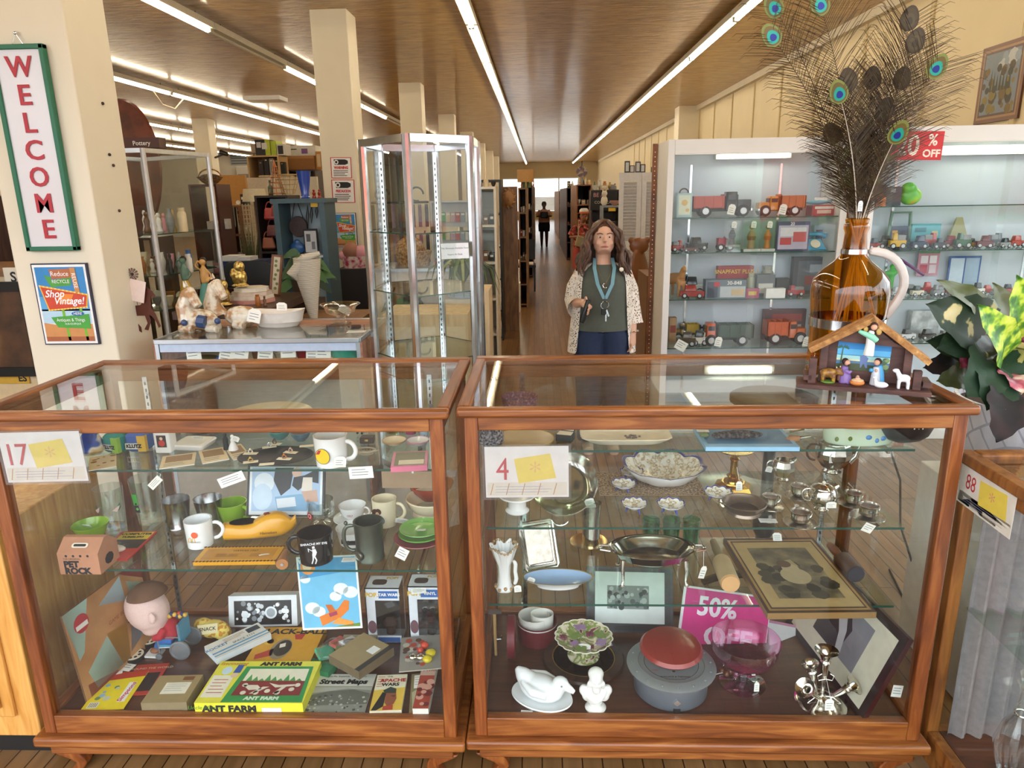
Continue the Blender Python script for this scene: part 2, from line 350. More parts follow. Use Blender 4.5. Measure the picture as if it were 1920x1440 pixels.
def poster_art(g,w,h,M):
    def P(mat,pts,z): g.mtx(M).use(mat).poly([((a-.5)*w,(.5-b)*h) for a,b in pts],z)
    def R(mat,a0,b0,a1,b1,z): P(mat,[(a0,b1),(a1,b1),(a1,b0),(a0,b0)],z)
    e = .0006
    R(m('f4f4f2',.4),0,0,1,1,e)
    R(m('2e86c8',.35),.04,.03,.96,.4,2*e);R(m('5aa6dc',.35),.04,.4,.96,.58,2*e);R(m('b9d9ee',.35),.04,.56,.96,.74,2*e)
    P(m('d09055',.4),[(.04,.97),(.96,.97),(.96,.75),(.6,.72),(.3,.76),(.04,.73)],3*e)
    R(m('a9603a',.4),.04,.91,.96,.97,4*e)
    for a in (.42,.76): P(m('78b82f',.4),[(a,.55),(a+.05,.55),(a+.09,.96),(a+.04,.96)],4*e)
    P(m('b5673a',.4),[(.3,.06),(.7,.05),(.72,.16),(.34,.18)],5*e)
    P(m('4f9e3c',.4),[(.2,.13),(.32,.15),(.33,.19),(.7,.16),(.68,.26),(.3,.28),(.24,.2)],4*e)
    P(m('c98a4a',.4),[(.7,.04),(.8,.04),(.83,.36),(.74,.36)],6*e)
    P(m('f0b73a',.4),[(.07,.25),(.97,.37),(.92,.54),(.18,.58)],5*e)
    P(m('cf4526',.4),[(.1,.275),(.945,.385),(.9,.525),(.2,.56)],6*e)
    P(m('f08a2e',.4),[(.4,.36),(.7,.37),(.6,.5),(.4,.48)],7*e)
    P(m('49a23b',.4),[(.2,.66),(.93,.62),(.92,.81),(.3,.79)],6*e)
    g.use(m('1f66ab',.4));g.mtx(M).disc((.72-.5)*w,(.5-.615)*h,.12*w,7*e,16,.03*h)
    g.use(m('f7e27a',.4))
    for i in range(13):
        f = i/12
        for a,b in ((.09+.86*f,.262+.112*f),(.19+.73*f,.57-.035*f)): g.disc((a-.5)*w,(.5-b)*h,.016*w,8*e,8)
    g.use(m('ffffff',.4,v=0))
    g.text('Reduce',.085*h,0,(.5-.115)*h,8*e,sx=w/h*1.35);g.text('RECYCLE',.06*h,0,(.5-.21)*h,8*e,sx=w/h*1.35)
    g.text('Shop',.125*h,-.16*w,(.5-.365)*h,9*e,sh=.3,off=.002*h,sx=w/h*1.45);g.text('Vintage!',.125*h,.09*w,(.5-.455)*h,9*e,sh=.3,off=.002*h,sx=w/h*1.4)
    g.text('HERE',.05*h,.22*w,(.5-.615)*h,9*e,sx=w/h*1.4);g.text('Antiques & Things',.06*h,.07*w,(.5-.695)*h,9*e,sx=w/h*1.22)
    g.text('ALBUQUERQUE',.033*h,.1*w,(.5-.745)*h,9*e,sx=w/h*1.3)
    g.mtx(M @ Matrix.Translation((.265*w,.3*h,8*e)) @ Matrix.Rotation(-1.5,4,'Z')).text('REUSE',.07*h,sx=1)
def poster(cx,Y,cz,w,h,label):
    t = T('poster',label,'poster',(cx,Y,cz))
    g = G(m('23213c',.4));g.box(0,-.008,0,w+.012,.016,h+.012);g.obj('frame',t)
    g = G();poster_art(g,w,h,Matrix.Translation((0,-.0165,0)) @ UPR);g.obj('print',t,smooth=0)
cx,cz,w,h = corners([(62,497),(161,494),(190,642),(93,643)],3.5)
poster(cx,3.498,cz,w,h,'framed Shop Vintage poster on the near column under the WELCOME sign')
# hanging horse ornament on the column's side
o3 = VX(236,500,-2.16);hp = V(262,590,3.72)
t = T('horse_ornament','rusty brown metal horse ornament with a tag hanging beside the near column','ornament',(hp.x,3.72,hp.z))
k = mp(hp)
HORSE = [(-32,18),(-25,23),(-18,20),(-8,17),(4,18),(12,26),(14,40),(19,52),(24,49),(30,44),(35,36),(33,31),(27,36),(25,26),(24,12),(30,2),(33,-10),(37,-22),(33,-25),(30,-14),(24,-4),(18,0),(20,-12),(12,-30),(5,-28),(13,-16),(10,-2),(-6,-2),(-8,-14),(-1,-24),(-1,-34),(-6,-30),(-14,-17),(-18,-10),(-22,-22),(-26,-30),(-31,-27),(-25,-18),(-25,-2),(-27,8),(-28,13)]
g = G(m('5a2b1c',.5,.3,.15));g.mtx(UPR);g.prism([(a*k,b*k) for a,b in HORSE],-.002,.002);g.obj('horse',t,smooth=0)
g = G(m('efd9d0',.7));g.at((.002,-.02,26*k),(0,.25,0));g.slab((0,0,0),30*k,.002,40*k,.0009,.0002);g.obj('price_tag',t)
g = G(DGREY);g.tube([(-2.162-hp.x,-.1,92*k),(-.02,-.01,84*k),(-.005,0,70*k),(-.004,0,18*k)],.0015,5);g.tube([(-10*k,0,50*k),(8*k,0,50*k)],.0015,5);g.obj('wire',t)
g = G(m('7a6260',.4,.6))
for j in range(12):
    a = 2*pi*j/12;g.mtx(Matrix.Translation((0,-.01,76*k)) @ UPR @ Matrix.Rotation(a,4,'Z'));g.prism([(.004,0),(.03,-.007),(.034,0),(.03,.005)],0,.002)
g.use(INK).ball((0,0,.002),.008,8,6);g.obj('flower',t,smooth=0)
# ---------------------------------------------------------------- counter end left of the near column
cp = V(15,505,4.4)
t = T('sales_counter','cream counter with a wooden top left of the near column','counter',(cp.x-.6,4.7,0))
g = G(m('d7c096',.55));g.box(.1,-.02,(cp.z-.04)/2,1.9,.6,cp.z-.04);g.obj('body',t)
g = G(MIDW);g.box(.1,-.02,cp.z-.02,1.96,.66,.04);g.obj('countertop',t)
zz = cp.z
t = T('display_hutch','dark wooden hutch with a lit glass front left of the near column','hutch',(cp.x-.55,5.6,0))
g = G(DARKW);g.bx(-.8,.2,-.2,.3,0,1.75);g.obj('body',t)
g = G(m('d7c096',.55));g.bx(-.8,.2,-.2,.3,1.755,2.1);g.obj('upper_panel',t)
b = V(26,468,4.7)
t = T('china_figurine','white china figurine on the counter left of the near column','figurine',(b.x,4.75,zz))
g = G(CHINA);g.lathe([(.035,0),(.04,.02),(.02,.06),(.045,.1),(.04,.14),(.015,.16)],16);g.ball((0,-.01,.17),.03);g.obj('body',t,rem=.008)
b = V(30,495,4.6)
g = G(PAPER);g.slab((0,0,0),.12,.1,.07);g.obj('carton',loc=(b.x+.03,4.7,zz),label='small white carton on the counter left of the near column',cat='box')
cx,cz,w,h = corners([(6,514),(72,510),(100,625),(36,628)],4.3)
t = T('speed_limit_sign','white SPEED LIMIT 5 MPH sign leaning on the cream counter','sign',(cx,4.36,cz))
w = .31;g = G(m('dcd6c6',.5));g.box(0,-.01,0,w,.012,h+.06);g.obj('panel',t)
g = G(INK);g.mtx(Matrix.Translation((0,-.0175,0)) @ UPR)
g.text('SPEED',.085,0,h*.42,off=.002);g.text('LIMIT',.085,0,h*.22,off=.002);g.text('5',.3,.0,-h*.1,off=.008);g.text('MPH',.08,0,-h*.42,off=.002);g.obj('lettering',t)
cx,cz,w,h = corners([(-30,545),(8,540),(40,700),(0,712)],4.2)
t = T('dark_picture','black framed dark picture leaning at the left edge beside the SPEED LIMIT sign','picture',(cx-.1,4.33,cz))
g = G(BLACK)
for sx in (-1,1): g.box(sx*.2,0,0,.06,.03,h)
for sz in (-1,1): g.box(0,0,sz*h/2,.46,.03,.06)
g.obj('frame',t);g = G(ramp_mat('dim_picture',[(.3,'1c120c'),(.6,'5b3c22'),(.8,'8a6a3c')],ns=5));g.box(0,.005,0,.38,.01,h);g.obj('canvas',t)
b = V(5,722,4.2)
t = T('yellow_sign','small yellow sign with black letters at the far left edge above the left case','sign',(b.x-.05,4.37,b.z))
g = G(m('d2a53a',.5));g.box(0,0,0,.2,.01,.07);g.obj('panel',t);g = G(INK);g.mtx(Matrix.Translation((0,-.006,0)) @ UPR);g.text('ES',.06,.06,0,off=.002);g.obj('lettering',t)
# ---------------------------------------------------------------- helpers for things on shelves
def fit(x0,y0,x1,y1,z,ar=1):       # base centre, radius and height of a round upright thing that fills a photo box
    rp = (x1-x0)/2;p = S((x0+x1)/2,y1,z);th = math.atan2(H-z,p.y)
    p = S((x0+x1)/2,y1-rp*ar*sin(th),z);k = mp(p)
    return p,rp*k,max(((y1-y0)-2*rp*ar*sin(th))*k/cos(th),.006)
class Card:
    def __init__(s,TL,TR,BL,th=.002,side=None,orth=True):
        s.u = TR-TL;d = BL-TL
        if orth: d = d-s.u*(d.dot(s.u)/s.u.length_squared)
        s.d = d;s.n = d.cross(s.u).normalized();s.c = TL+s.u/2+d/2;s.w = s.u.length;s.h = d.length;s.g = G();s.th = th
        o = TL-s.c;s.M = Matrix(((s.u.x,-d.x,s.n.x,o.x+d.x),(s.u.y,-d.y,s.n.y,o.y+d.y),(s.u.z,-d.z,s.n.z,o.z+d.z),(0,0,0,1)))
        s.g.mtx(s.M).use(side or PAPER).bx(0,1,0,1,-th,0)
    def P(s,mat,pts,l=1): s.g.mtx(s.M).use(mat).poly([(a,1-b) for a,b in pts],.00035*l);return s
    def R(s,mat,a0=0,b0=0,a1=1,b1=1,l=1): return s.P(mat,[(a0,b0),(a0,b1),(a1,b1),(a1,b0)],l)
    def D(s,mat,a,b,r,l=2,ry=None,n=18): s.g.mtx(s.M).use(mat).disc(a,1-b,r*s.h/s.w,.00035*l,n,ry or r);return s
    def X(s,mat,body,size,a,b,l=3,al='CENTER',sx=1,**k): s.g.mtx(s.M).use(mat).text(body,size,a,1-b,.00035*l,al,sx*s.h/s.w,**k);return s
    def lines(s,mat,a0,b0,a1,b1,n=4,t=.25,l=2):
        for i in range(n):
            y = b0+(b1-b0)*i/n;s.R(mat,a0,y,a0+(a1-a0)*random.uniform(.7,1),y+(b1-b0)/n*t,l)
        return s
    def blobs(s,mats,n,a0,b0,a1,b1,r0,r1,l=2):
        for i in range(n): s.D(mats[i % len(mats)],random.uniform(a0,a1),random.uniform(b0,b1),random.uniform(r0,r1),l+.2*i/n,n=8)
        return s
    def obj(s,name,label=None,cat=None,group=None,parent=None,kind=None,bev=0):
        lc = s.c-(parent.location if parent else Vector((0,0,0)))
        return s.g.obj(name,parent,lc,label=label,cat=cat,group=group,kind=kind,smooth=0,bev=bev)
def lay(TL,TR,BL,z,th=.002,side=None):
    b = S(*BL,z+th);b.y = max(b.y,1.78);return Card(S(*TL,z+th),S(*TR,z+th),b,th,side)
def upr(x0,y0,x1,y1,Y,th=.002,side=None): return Card(V(x0,y0,Y),V(x1,y0,Y),V(x0,y1,Y),th,side)
def arc(c,r,a0,a1,n=10,pl='xz',e=1):
    o = []
    for i in range(n+1):
        a = a0+(a1-a0)*i/n;x,y = r*cos(a),r*e*sin(a)
        o.append((c[0]+x,c[1],c[2]+y) if pl == 'xz' else (c[0]+x,c[1]+y,c[2]) if pl == 'xy' else (c[0],c[1]+x,c[2]+y))
    return o
def hollow(r0,r1,h,t=.003,foot=.0):  # cup profile: outside up, inside down
    return [(r0*.9,0),(r0,.002),(r0,foot),((r0+r1)/2,h*.5),(r1,h),(r1-t,h),((r0+r1)/2-t,h*.5),(r0-t,t*1.6),(.0005,t*1.6)]
def tagpart(par,loc,rot=(0,0,0),w=.022,h=.03,string=None,mat=None):
    g = G(mat or PAPER);g.at(loc,rot);hw = w/2;hh = h/2
    g.mtx(g.T @ UPR);g.prism([(-hw,-hh),(hw,-hh),(hw,hh*.6),(hw*.5,hh),(-hw*.5,hh),(-hw,hh*.6)],-.0005,.0005)
    g.use(GREY)
    for i in range(3): g.rect(-hw*.7,hh*(.2-.4*i),hw*random.uniform(.2,.7),hh*(.2-.4*i)+h*.04,.0008)
    o = g.obj('price_tag',par,smooth=0)
    if string: g = G(PAPER);g.tube(string,.0006,4);g.obj('string',o)
    return o
def tag(px,py,z,w,h,label,rot=(0,0,0),group=None,Y=None):   # a loose paper tag
    p = V(px,py,Y) if Y else S(px,py,z)
    if rot == 'flat':
        c = Card(p+Vector((-w/2,h/2,.001)),p+Vector((w/2,h/2*random.uniform(.6,1.3),.001)),p+Vector((-w/2,-h/2,.001)),.0006);c.lines(GREY,.1,.2,.9,.9,3,.15)
        return c.obj('paper_tag',label,'tag',group)
    g = G(PAPER);g.mtx(Euler(rot).to_matrix().to_4x4() @ UPR);g.prism([(-w/2,-h/2),(w/2,-h/2),(w/2,h/2),(-w/2,h/2)],-.0004,.0004)
    g.use(GREY)
    for i in range(3): g.rect(-w*.38,h*(.24-.22*i),w*random.uniform(.1,.4),h*(.24-.22*i)+h*.05,.0007)
    return g.obj('paper_tag',loc=p,label=label,cat='tag',group=group,smooth=0)
def mug(b,z,label,mat,ha=0,h=None,name='mug',cat='mug',r0=.92,r1=1,t=.004,hw=.16,inn=None,foot=0,hm=None):
    p,r,hh = fit(*b,z);h = h or hh
    o = T(name,label,cat,p)
    g = G(mat);pr = hollow(r*r0,r*r1,h,t,foot)
    g.lathe(pr[:6],32,cap=False);g.use(inn or mat).lathe(pr[5:],32,cap=False);g.use(mat).lathe([(.0005,.001),(r*r0*.9,0)],32,cap=False);g.obj('body',o)
    if hw:
        g = G(hm or mat);a = [(r*.93,0,h*.8),(r*(1+hw*1.6),0,h*.84),(r*(1+hw*3.2),0,h*.62),(r*(1+hw*3.1),0,h*.4),(r*(1+hw*1.5),0,h*.2),(r*.9,0,h*.2)]
        g.tube(a,r*.13,8,flat=1.3);g.obj('handle',o,rz=ha,smooth=80,sub=1)
    return o,r,h
def wrapart(par,r,h,mat,a0,a1,z0,z1,n=8,name='print'):  # a printed patch on a cup's wall
    g = G(mat);R = r*1.006+.0004
    g.loft([[(R*cos(a0+(a1-a0)*i/n),R*sin(a0+(a1-a0)*i/n),z) for i in range(n+1)] for z in (z0*h,z1*h)],False,False);return g.obj(name,par)
def decal(r,ang,zc,k=1.008):          # matrix that draws on a cup's wall facing angle ang
    return Matrix.Rotation(ang+pi/2,4,'Z') @ Matrix.Translation((0,-r*k-.0006,zc)) @ UPR
def plate(b,z,label,mat,rim=None,h=.018,ar=1,name='plate',cat='plate',up=0,wob=None,well=.6):
    p,r,hh = fit(*b,z,ar);p = p+Vector((0,0,up))
    g = G(mat);g.lathe([(r*.55,0),(r*well,.003),(r,h),(r*.985,h+.002)],36,wob=wob,cap=False);g.lathe([(r*.985,h+.002),(r*well,.005),(.001,.005)],36,wob=wob,cap=False)
    if rim: g.use(rim).lathe([(r*1.003,h-.001),(r*1.003,h+.0035),(r*.96,h+.001)],36,wob=wob,cap=False)
    return g.obj(name,loc=p,label=label,cat=cat)
def bowl(b,z,label,mat,inn=None,rim=None,ft=.45,n=36,wob=None,name='bowl',cat='bowl',e=(1,1),h=None,t=.003,up=0):
    p,r,hh = fit(*b,z,e[1]);h = h or hh;p = p+Vector((0,0,up))
    o = [(r*ft*.95,0),(r*ft,h*.04),(r*ft*1.1,h*.1),(r*.72,h*.32),(r*.9,h*.62),(r,h)]
    i = [(r-t,h),(r*.9-t,h*.62),(r*.7-t,h*.34+t),(r*ft,h*.12+t),(.0008,h*.1+t)]
    g = G(mat);g.lathe(o,n,e=e,wob=wob,cap=False);g.use(rim or mat).lathe([o[-1],(r-t/2,h+t*.6),i[0]],n,e=e,wob=wob,cap=False)
    g.use(inn or mat).lathe(i,n,e=e,wob=wob,cap=False);g.use(mat).lathe([(.001,.001),o[0]],n,e=e,cap=False)
    return g.obj(name,loc=p,label=label,cat=cat),r,h
def blob(name,label,cat,p,parts,mat,rem=.004,group=None):   # one body grown from balls and tubes
    g = G(mat)
    for q in parts:
        if q[0] == 'b': g.ball(q[1],q[2],14,9)
        elif q[0] == 't': g.tube(q[1],q[2],10)
        elif q[0] == 'l': g.lathe(q[1],20,q[2] if len(q) > 2 else (0,0,0),q[3] if len(q) > 3 else (1,1))
    return g.obj(name,loc=p,label=label,cat=cat,rem=rem,group=group)
# ---------------------------------------------------------------- the wooden showcases
ZT = 1.168;ZD = .2
def showcase(label,x0,x1,y0,y1,shelves,sx0,sx1,sy0=1.9):
    c = T('showcase',label,'display case',((x0+x1)/2,(y0+y1)/2,0));L = c.location
    def B(name,mat,boxes,bev=.003,par=None):
        g = G(mat)
        for q in boxes: g.bx(q[0]-L.x,q[1]-L.x,q[2]-L.y,q[3]-L.y,q[4],q[5])
        return g.obj(name,par or c,bev=bev)
    P = .036;t0 = ZT-.027
    for xx in (x0,x1-P):
        for yy in (y0,y1-P): B('post',WOODV,[(xx,xx+P,yy,yy+P,.15,t0)])
    for yy in (y0,y1-P):
        B('top_rail',WOOD,[(x0+P,x1-P,yy,yy+.03,t0-.038,t0)]);B('bottom_rail',WOOD,[(x0+P,x1-P,yy,yy+.03,.15,.212)])
    for xx in (x0,x1-.03): B('side_rail',WOODR,[(xx,xx+.03,y0+P,y1-P,t0-.038,t0),(xx,xx+.03,y0+P,y1-P,.15,.212)])
    ov = .018
    for q in ((y0-ov,y0+.012),(y1-.03,y1+ov)): B('top_frame',WOOD,[(x0-ov,x1+ov,*q,t0,ZT)],.008)
    for q in ((x0-ov,x0+.018),(x1-.018,x1+ov)): B('top_frame_side',WOODR,[(*q,y0+.012,y1-.03,t0,ZT)],.006)
    B('moulding',WOOD,[(x0-.026,x1+.026,y0-.026,y1+.02,.118,.15)],.008)
    B('plinth',WOOD,[(x0+.012,x1-.012,y0-.008,y1,.082,.118)],.003)
    for xx,sg in ((x0+.05,-1),(x1-.05,1)):
        for yy in (y0+.03,y1-.05):
            g = G(WOODV);R = []
            for z,dx,w in ((.082,.03,.085),(.07,.022,.07),(.05,-.002,.045),(.03,-.012,.034),(.012,.0,.036),(0,.014,.03)):
                X = xx-L.x+sg*dx-sg*.02;R.append([(X+w*a/2,yy-L.y+b*min(w,.05)/2,z) for a,b in ((-1,-1),(1,-1),(1,1),(-1,1))])
            g.loft(R);g.obj('leg',c,bev=.004)
    B('deck',DECK,[(x0+.03,x1-.03,y0+.03,y1-.03,ZD-.02,ZD)],0)
    B('top_glass',PANE,[(x0+.018,x1-.018,y0+.012,y1-.03,ZT-.012,ZT-.006)],0)
    B('front_glass',PANE,[(x0+P,x1-P,y0+.012,y0+.017,.212,t0-.038)],0)
    B('back_glass',PANE,[(x0+P,x1-P,y1-.02,y1-.015,.212,t0-.038)],0)
    for xx in (x0+.012,x1-.017): B('side_glass',PANE,[(xx,xx+.005,y0+P,y1-P,.212,t0-.038)],0)
    for z in shelves:
        s = B('glass_shelf',SHELF,[(sx0,sx1,sy0,y1-.03,z-.007,z)],0)
        B('shelf_edge',EDGE,[(sx0,sx1,sy0-.0012,sy0-.0002,z-.0068,z-.0002)],0,s)
        for xx in (sx0+.1,sx1-.06): B('bracket',CHROME,[(xx-.003,xx+.003,sy0+.02,y1-.045,z-.022,z-.0075)],0)
    for xx in (sx0+.1,sx1-.06):
        g = G(CHROME);g.box(xx-L.x,y1-.04-L.y,.66,.016,.008,.92);g.use(INK)
        for k in range(36): g.box(xx-L.x,y1-.0445-L.y,.24+k*.0245,.004,.002,.011)
        g.obj('shelf_standard',c)
    return c
LA,LB = .943,.62
RA,RB,RC = .998,.76,.508
showcase('wooden glass showcase on the left holding mugs, toys and games',-1.5,-.252,1.755,2.345,(LA,LB),-1.445,-.31)
showcase('wooden glass showcase on the right holding silver and china',-.198,1.09,1.765,2.36,(RA,RB,RC),-.158,1.04)
# numbered cards taped inside / on the front glass
def numcard(TL,TR,BL,num,label,Y=None,pts=None):
    c = Card(*(pts or [V(*q,Y) for q in (TL,TR,BL)]),.001,m('f3f0ea',.3))
    c.R(m('e9e2cf',.5),.02,.7,.98,.96,1).P(m('f0d95a',.5),[(.35,.24),(.4,.72),(.85,.62),(.78,.14)],2).X(m('e9b96a',.5),'*',.5,.6,.5,3)
    if num == '17': c.X(m('c5343c',.5),'1',.62,.1,.46,3,sx=.85).X(m('c5343c',.5),'7',.62,.25,.46,3,sx=.85)
    else: c.X(m('c5343c',.5),num,.62,.21,.46,3,sx=.8)
    for k in range(5): c.P(m('c7925a',.6),[(.05+.19*k,.95),(.06+.19*k,.95),(.1+.19*k,.72),(.09+.19*k,.72)],2)
    c.lines(m('9aa0b8',.6),.12,.78,.9,.94,3,.15,3)
    o = c.obj('number_card',label,'sign')
    g = G(PLASTIC);g.mtx(c.M).bx(-.03,1.03,-.04,1.04,.0018,.0022);g.obj('plastic_sleeve',o)
    return o
numcard((-6,812),(147,808),(12,905),'17','number card reading 17 taped to the left showcase',1.752)
numcard((908,838),(1066,836),(913,933),'4','number card reading 4 taped to the right showcase',1.762)
# ---------------------------------------------------------------- left showcase, upper shelf
z = LA+.0005
def jcube(b,mat,m2,label):
    p,r,h = fit(*b,z);t = T('juggling_cube',label,'toy',p,random.uniform(-.3,.3))
    g = G(mat);g.slab((0,0,0),r*1.7,r*1.7,r*1.6,r*.35,r*.25);g.obj('cube',t)
    g = G(m2);g.bx(r*.2,r*.86,-r*.87,-r*.5,.1*r,1.4*r);g.obj('side_patch',t)
    g = G(WHITE);g.mtx(Matrix.Translation((-r*.1,-r*.87,r*.55)) @ UPR);g.rect(-r*.7,-r*.25,r*.55,r*.25);g.use(INK).text('KLUTZ',r*.4,0,0,.0005,off=.001);g.obj('label',t,smooth=0)
jcube((201,808,245,852),m('149087',.6),m('9acb45',.6),'teal soft juggling cube with a white label on the upper left shelf')
jcube((243,806,289,850),m('3f62b4',.6),m('e0b53b',.6),'blue soft juggling cube with a white label beside the teal one')
b = fit(215,800,258,830,z)
g = G(m('1d8d80',.6));g.slab((0,0,0),.05,.05,.045,.012,.008);g.obj('juggling_cube',loc=(b[0].x,2.2,z),rz=.4,label='plain teal juggling cube behind the two labelled ones',cat='toy')
p,r,h = fit(148,800,200,860,z)
g = G(ramp_mat('blue_print_cloth',[(.35,'22388a'),(.5,'3d5bb5'),(.58,'e8e2d2'),(.7,'c3a868')],ns=22,det=1,r=.7));g.slab((0,0,0),r*1.8,r*1.5,.075,.02,.015,tp=.6);g.obj('cloth_bag',loc=p,rz=.3,label='blue and white printed bag beside the number card',cat='bag')
lay((168,858),(218,850),(158,884),z).R(m('d9c49a',.8),0,0,1,1,1).blobs([m('a5813f',.8),m('8d6a3a',.8)],9,.1,.1,.9,.9,.03,.08).obj('paper_napkin','stained tan paper lying at the left end of the upper shelf','paper')
p,r,h = fit(295,806,331,852,z)
t = T('china_box','white china box with a red picture on the upper left shelf','box',p);g = G(CHINA);g.slab((0,0,0),r*1.7,r*1.5,h+.02,.006,.003);g.obj('body',t)
g = G();g.mtx(Matrix.Translation((0,-r*.76,(h+.02)/2)) @ UPR);q = r*.5;g.use(m('3b1d1a',.4)).rect(-q,-q*1.3,q,q*1.3);g.use(m('c9322f',.4)).disc(0,-q*.4,q*.7,.0004,10);g.use(m('e8c9b0',.4)).disc(0,q*.6,q*.35,.0006,10);g.obj('picture',t,smooth=0)
p,r,h = fit(331,818,400,846,z,.8)
t = T('square_dish','white square dish holding a paper tag on the upper left shelf','dish',p,-.1);g = G(CHINA);g.slab((0,0,0),r*1.7,r*1.5,.018,.012,.003,tp=1.1);g.use(m('dedad2',.3)).slab((0,0,.0175),r*1.5,r*1.3,.001,.01,.0003);g.obj('dish',t)
tagpart(t,(.012,.0,.03),(.9,0,.2),.03,.022)
for q,lb in ((((305,856),(368,848),(292,880)),'brown postcard'),(((372,846),(420,838),(352,874)),'cream greeting card'),(((420,838),(452,832),(398,870)),'yellowed photo card')):
    lay(*q,z).R(m('dcc9a3',.7),0,0,1,1,1).R(m('9a7c58',.7),.12,.1,.9,.6,2).lines(GREY,.1,.7,.8,.95,2).obj('postcard',lb+' lying flat near the front of the upper left shelf','card')
plate((335,790,432,822),z+.0,'dark navy plate at the back of the upper left shelf',m('1c2340',.2))
p,r,h = fit(410,800,452,852,z)
t = T('couple_figurine','small bride and groom figurine on the upper left shelf','figurine',p)
blob('bride',None,None,(.012,0,0),[('l',[(.016,0),(.014,.012),(.006,.028),(.007,.036),(.004,.042)]),('b',(0,0,.047),.006)],CHINA,.0022).parent = t
blob('groom',None,None,(-.012,.004,0),[('l',[(.009,0),(.008,.02),(.009,.036),(.004,.044)]),('b',(0,0,.05),.006)],INK,.0022).parent = t
tagpart(t,(.025,-.005,.04),(0,.5,.4),.022,.016)
p,r,h = fit(447,826,588,878,z,.75)
t = T('jewelry_tray','black oval tray of jewelry cards on the upper left shelf','tray',p);g = G(BLACK);g.lathe([(r*.8,0),(r,.008),(r*.97,.009),(r*.9,.004),(.001,.004)],32,e=(1,.75));g.obj('tray',t)
k = mp(p);n = 0
for x,y,lb in ((470,866,'gold ring'),(500,870,'plain'),(533,860,'amber ring'),(505,838,'silver pin'),(545,848,'crystal'),(470,850,'pearl ring'),(575,836,'blank'),(515,832,'bead')):
    q = S(x,y,z+.0095+.0015*n);n += 1
    c = T('jewelry_card','cream card carrying a %s on the black oval tray' % lb if lb not in ('plain','blank') else ('plain cream card at the front of the black oval tray' if lb == 'plain' else 'blank cream card at the right end of the black oval tray'),'card',q,random.uniform(-.3,.4))
    g = G(CARD);g.box(0,0,0,.042,.018,.0008);g.obj('card',c)
    if lb not in ('plain','blank'):
        g = G(m({'gold ring': 'c9a24a','amber ring': 'b9702a','silver pin': 'c8c8c8','crystal': 'd9b9a5','pearl ring': 'e8dcc5','bead': '6a4a3a'}[lb],.2,.6));g.tube(arc((0,0,.006),.006,0,2*pi,10,'xz'),.0018,6);g.ball((0,0,.013),.004,8,6);g.obj('ornament',c)
bowl((505,800,546,829),z,'small teal crackled bowl behind the black oval tray',m('3f7f7c',.3,0,.2,60),m('5b4a3c',.4))
bowl((546,804,583,832),z,'small brown bowl with blue knitted base behind the black oval tray',m('516a78',.5,0,.25,90),m('7a5236',.4))
plate((420,785,585,812),z,'cream plate at the back of the upper left shelf',CREAMC)
o,r,h = mug((592,804,655,880),z,'white mug with a round yellow and red emblem on the upper shelf',CHINA,-.25,hw=.2)
M = decal(r*.98,-pi/2-.25,h*.43);g = G(INK);g.mtx(M).disc(-.0,0,r*.48,0,24);g.use(m('f2c413',.4)).disc(0,0,r*.45,.0004,24);g.use(RED).poly([(-r*.42,r*.1),(-r*.2,r*.12),(-r*.05,r*.38),(-r*.25,r*.36)],.0008);g.obj('emblem',o,smooth=0)
tagpart(o,(r*.75,-r*.95,h*.25),(0,.15,.3),.034,.032)
p = S(686,852,z)
t = T('woven_dish','small silver dish of lattice weave right of the emblem mug','dish',p);g = G(m('cfc4aa',.3,.5));g.tube(arc((0,0,.014),.03,0,2*pi,20,'xy',.7)[:-1],.003,6,True)
for i in range(-3,4): g.tube([(i*.009-.008,-.017,.008),(i*.009+.008,.017,.008)],.0015,4);g.tube([(i*.009+.008,-.017,.009),(i*.009-.008,.017,.009)],.0015,4)
g.lathe([(.018,0),(.026,.006),(.025,.007),(.001,.003)],16,e=(1,.7));g.obj('dish',t)
p,r,h = fit(675,808,704,834,z);g = G(m('4a342a',.4));g.slab((0,0,0),r*1.8,r*1.4,.02,.004,.002);g.use(GOLDM).box(0,-r*.71,.012,.01,.002,.006);g.obj('trinket_box',loc=p,label='small dark trinket box right of the emblem mug',cat='box')
p,r,h = fit(664,796,690,818,z)
g = G(m('e0d8c5',.5));g.ball((0,0,.015),(.016,.012,.015));g.use(INK)
for i in range(5): g.ball((.012*cos(i*1.3),-.011,.014+.009*sin(i*1.3)),.004,8,6)
g.obj('spotted_trinket',loc=(p.x,p.y,z),label='small black and white trinket at the back of the upper left shelf',cat='ornament')
for bb_,mt,lb in (((720,796,752,816),glass('yellow_glass','d8d24a',.08,.7,0,2.6),'yellow glass cup'),((757,794,784,817),m('b53a6a',.15,0,.05,20,.5),'pink glass cup'),((784,794,806,816),m('b9cdea',.2),'pale blue cup')):
    p,r,h = fit(*bb_,z);g = G(mt);g.lathe(hollow(r*.7,r,.045,.002),20,cap=False);g.obj('cup',loc=(p.x,p.y,z),label=lb+' at the back right of the upper left shelf',cat='cup')
plate((717,814,762,840),z,'small cream saucer with a tan ring on the upper left shelf',CREAMC,m('b98b5a',.3),.012)
plate((763,814,805,840),z,'small white saucer with a pink rim on the upper left shelf',CHINA,m('c9899b',.3),.012)
c = lay((738,848),(803,845),(727,876),z,.016,m('d9738f',.5));c.R(m('e59ab0',.5),0,0,1,1).R(m('8d8a6a',.3),.08,.06,.92,.94,2).R(CARD,.2,.6,.9,.9,3).obj('trinket_tray','pink rimmed shallow box at the front right of the upper left shelf','box')
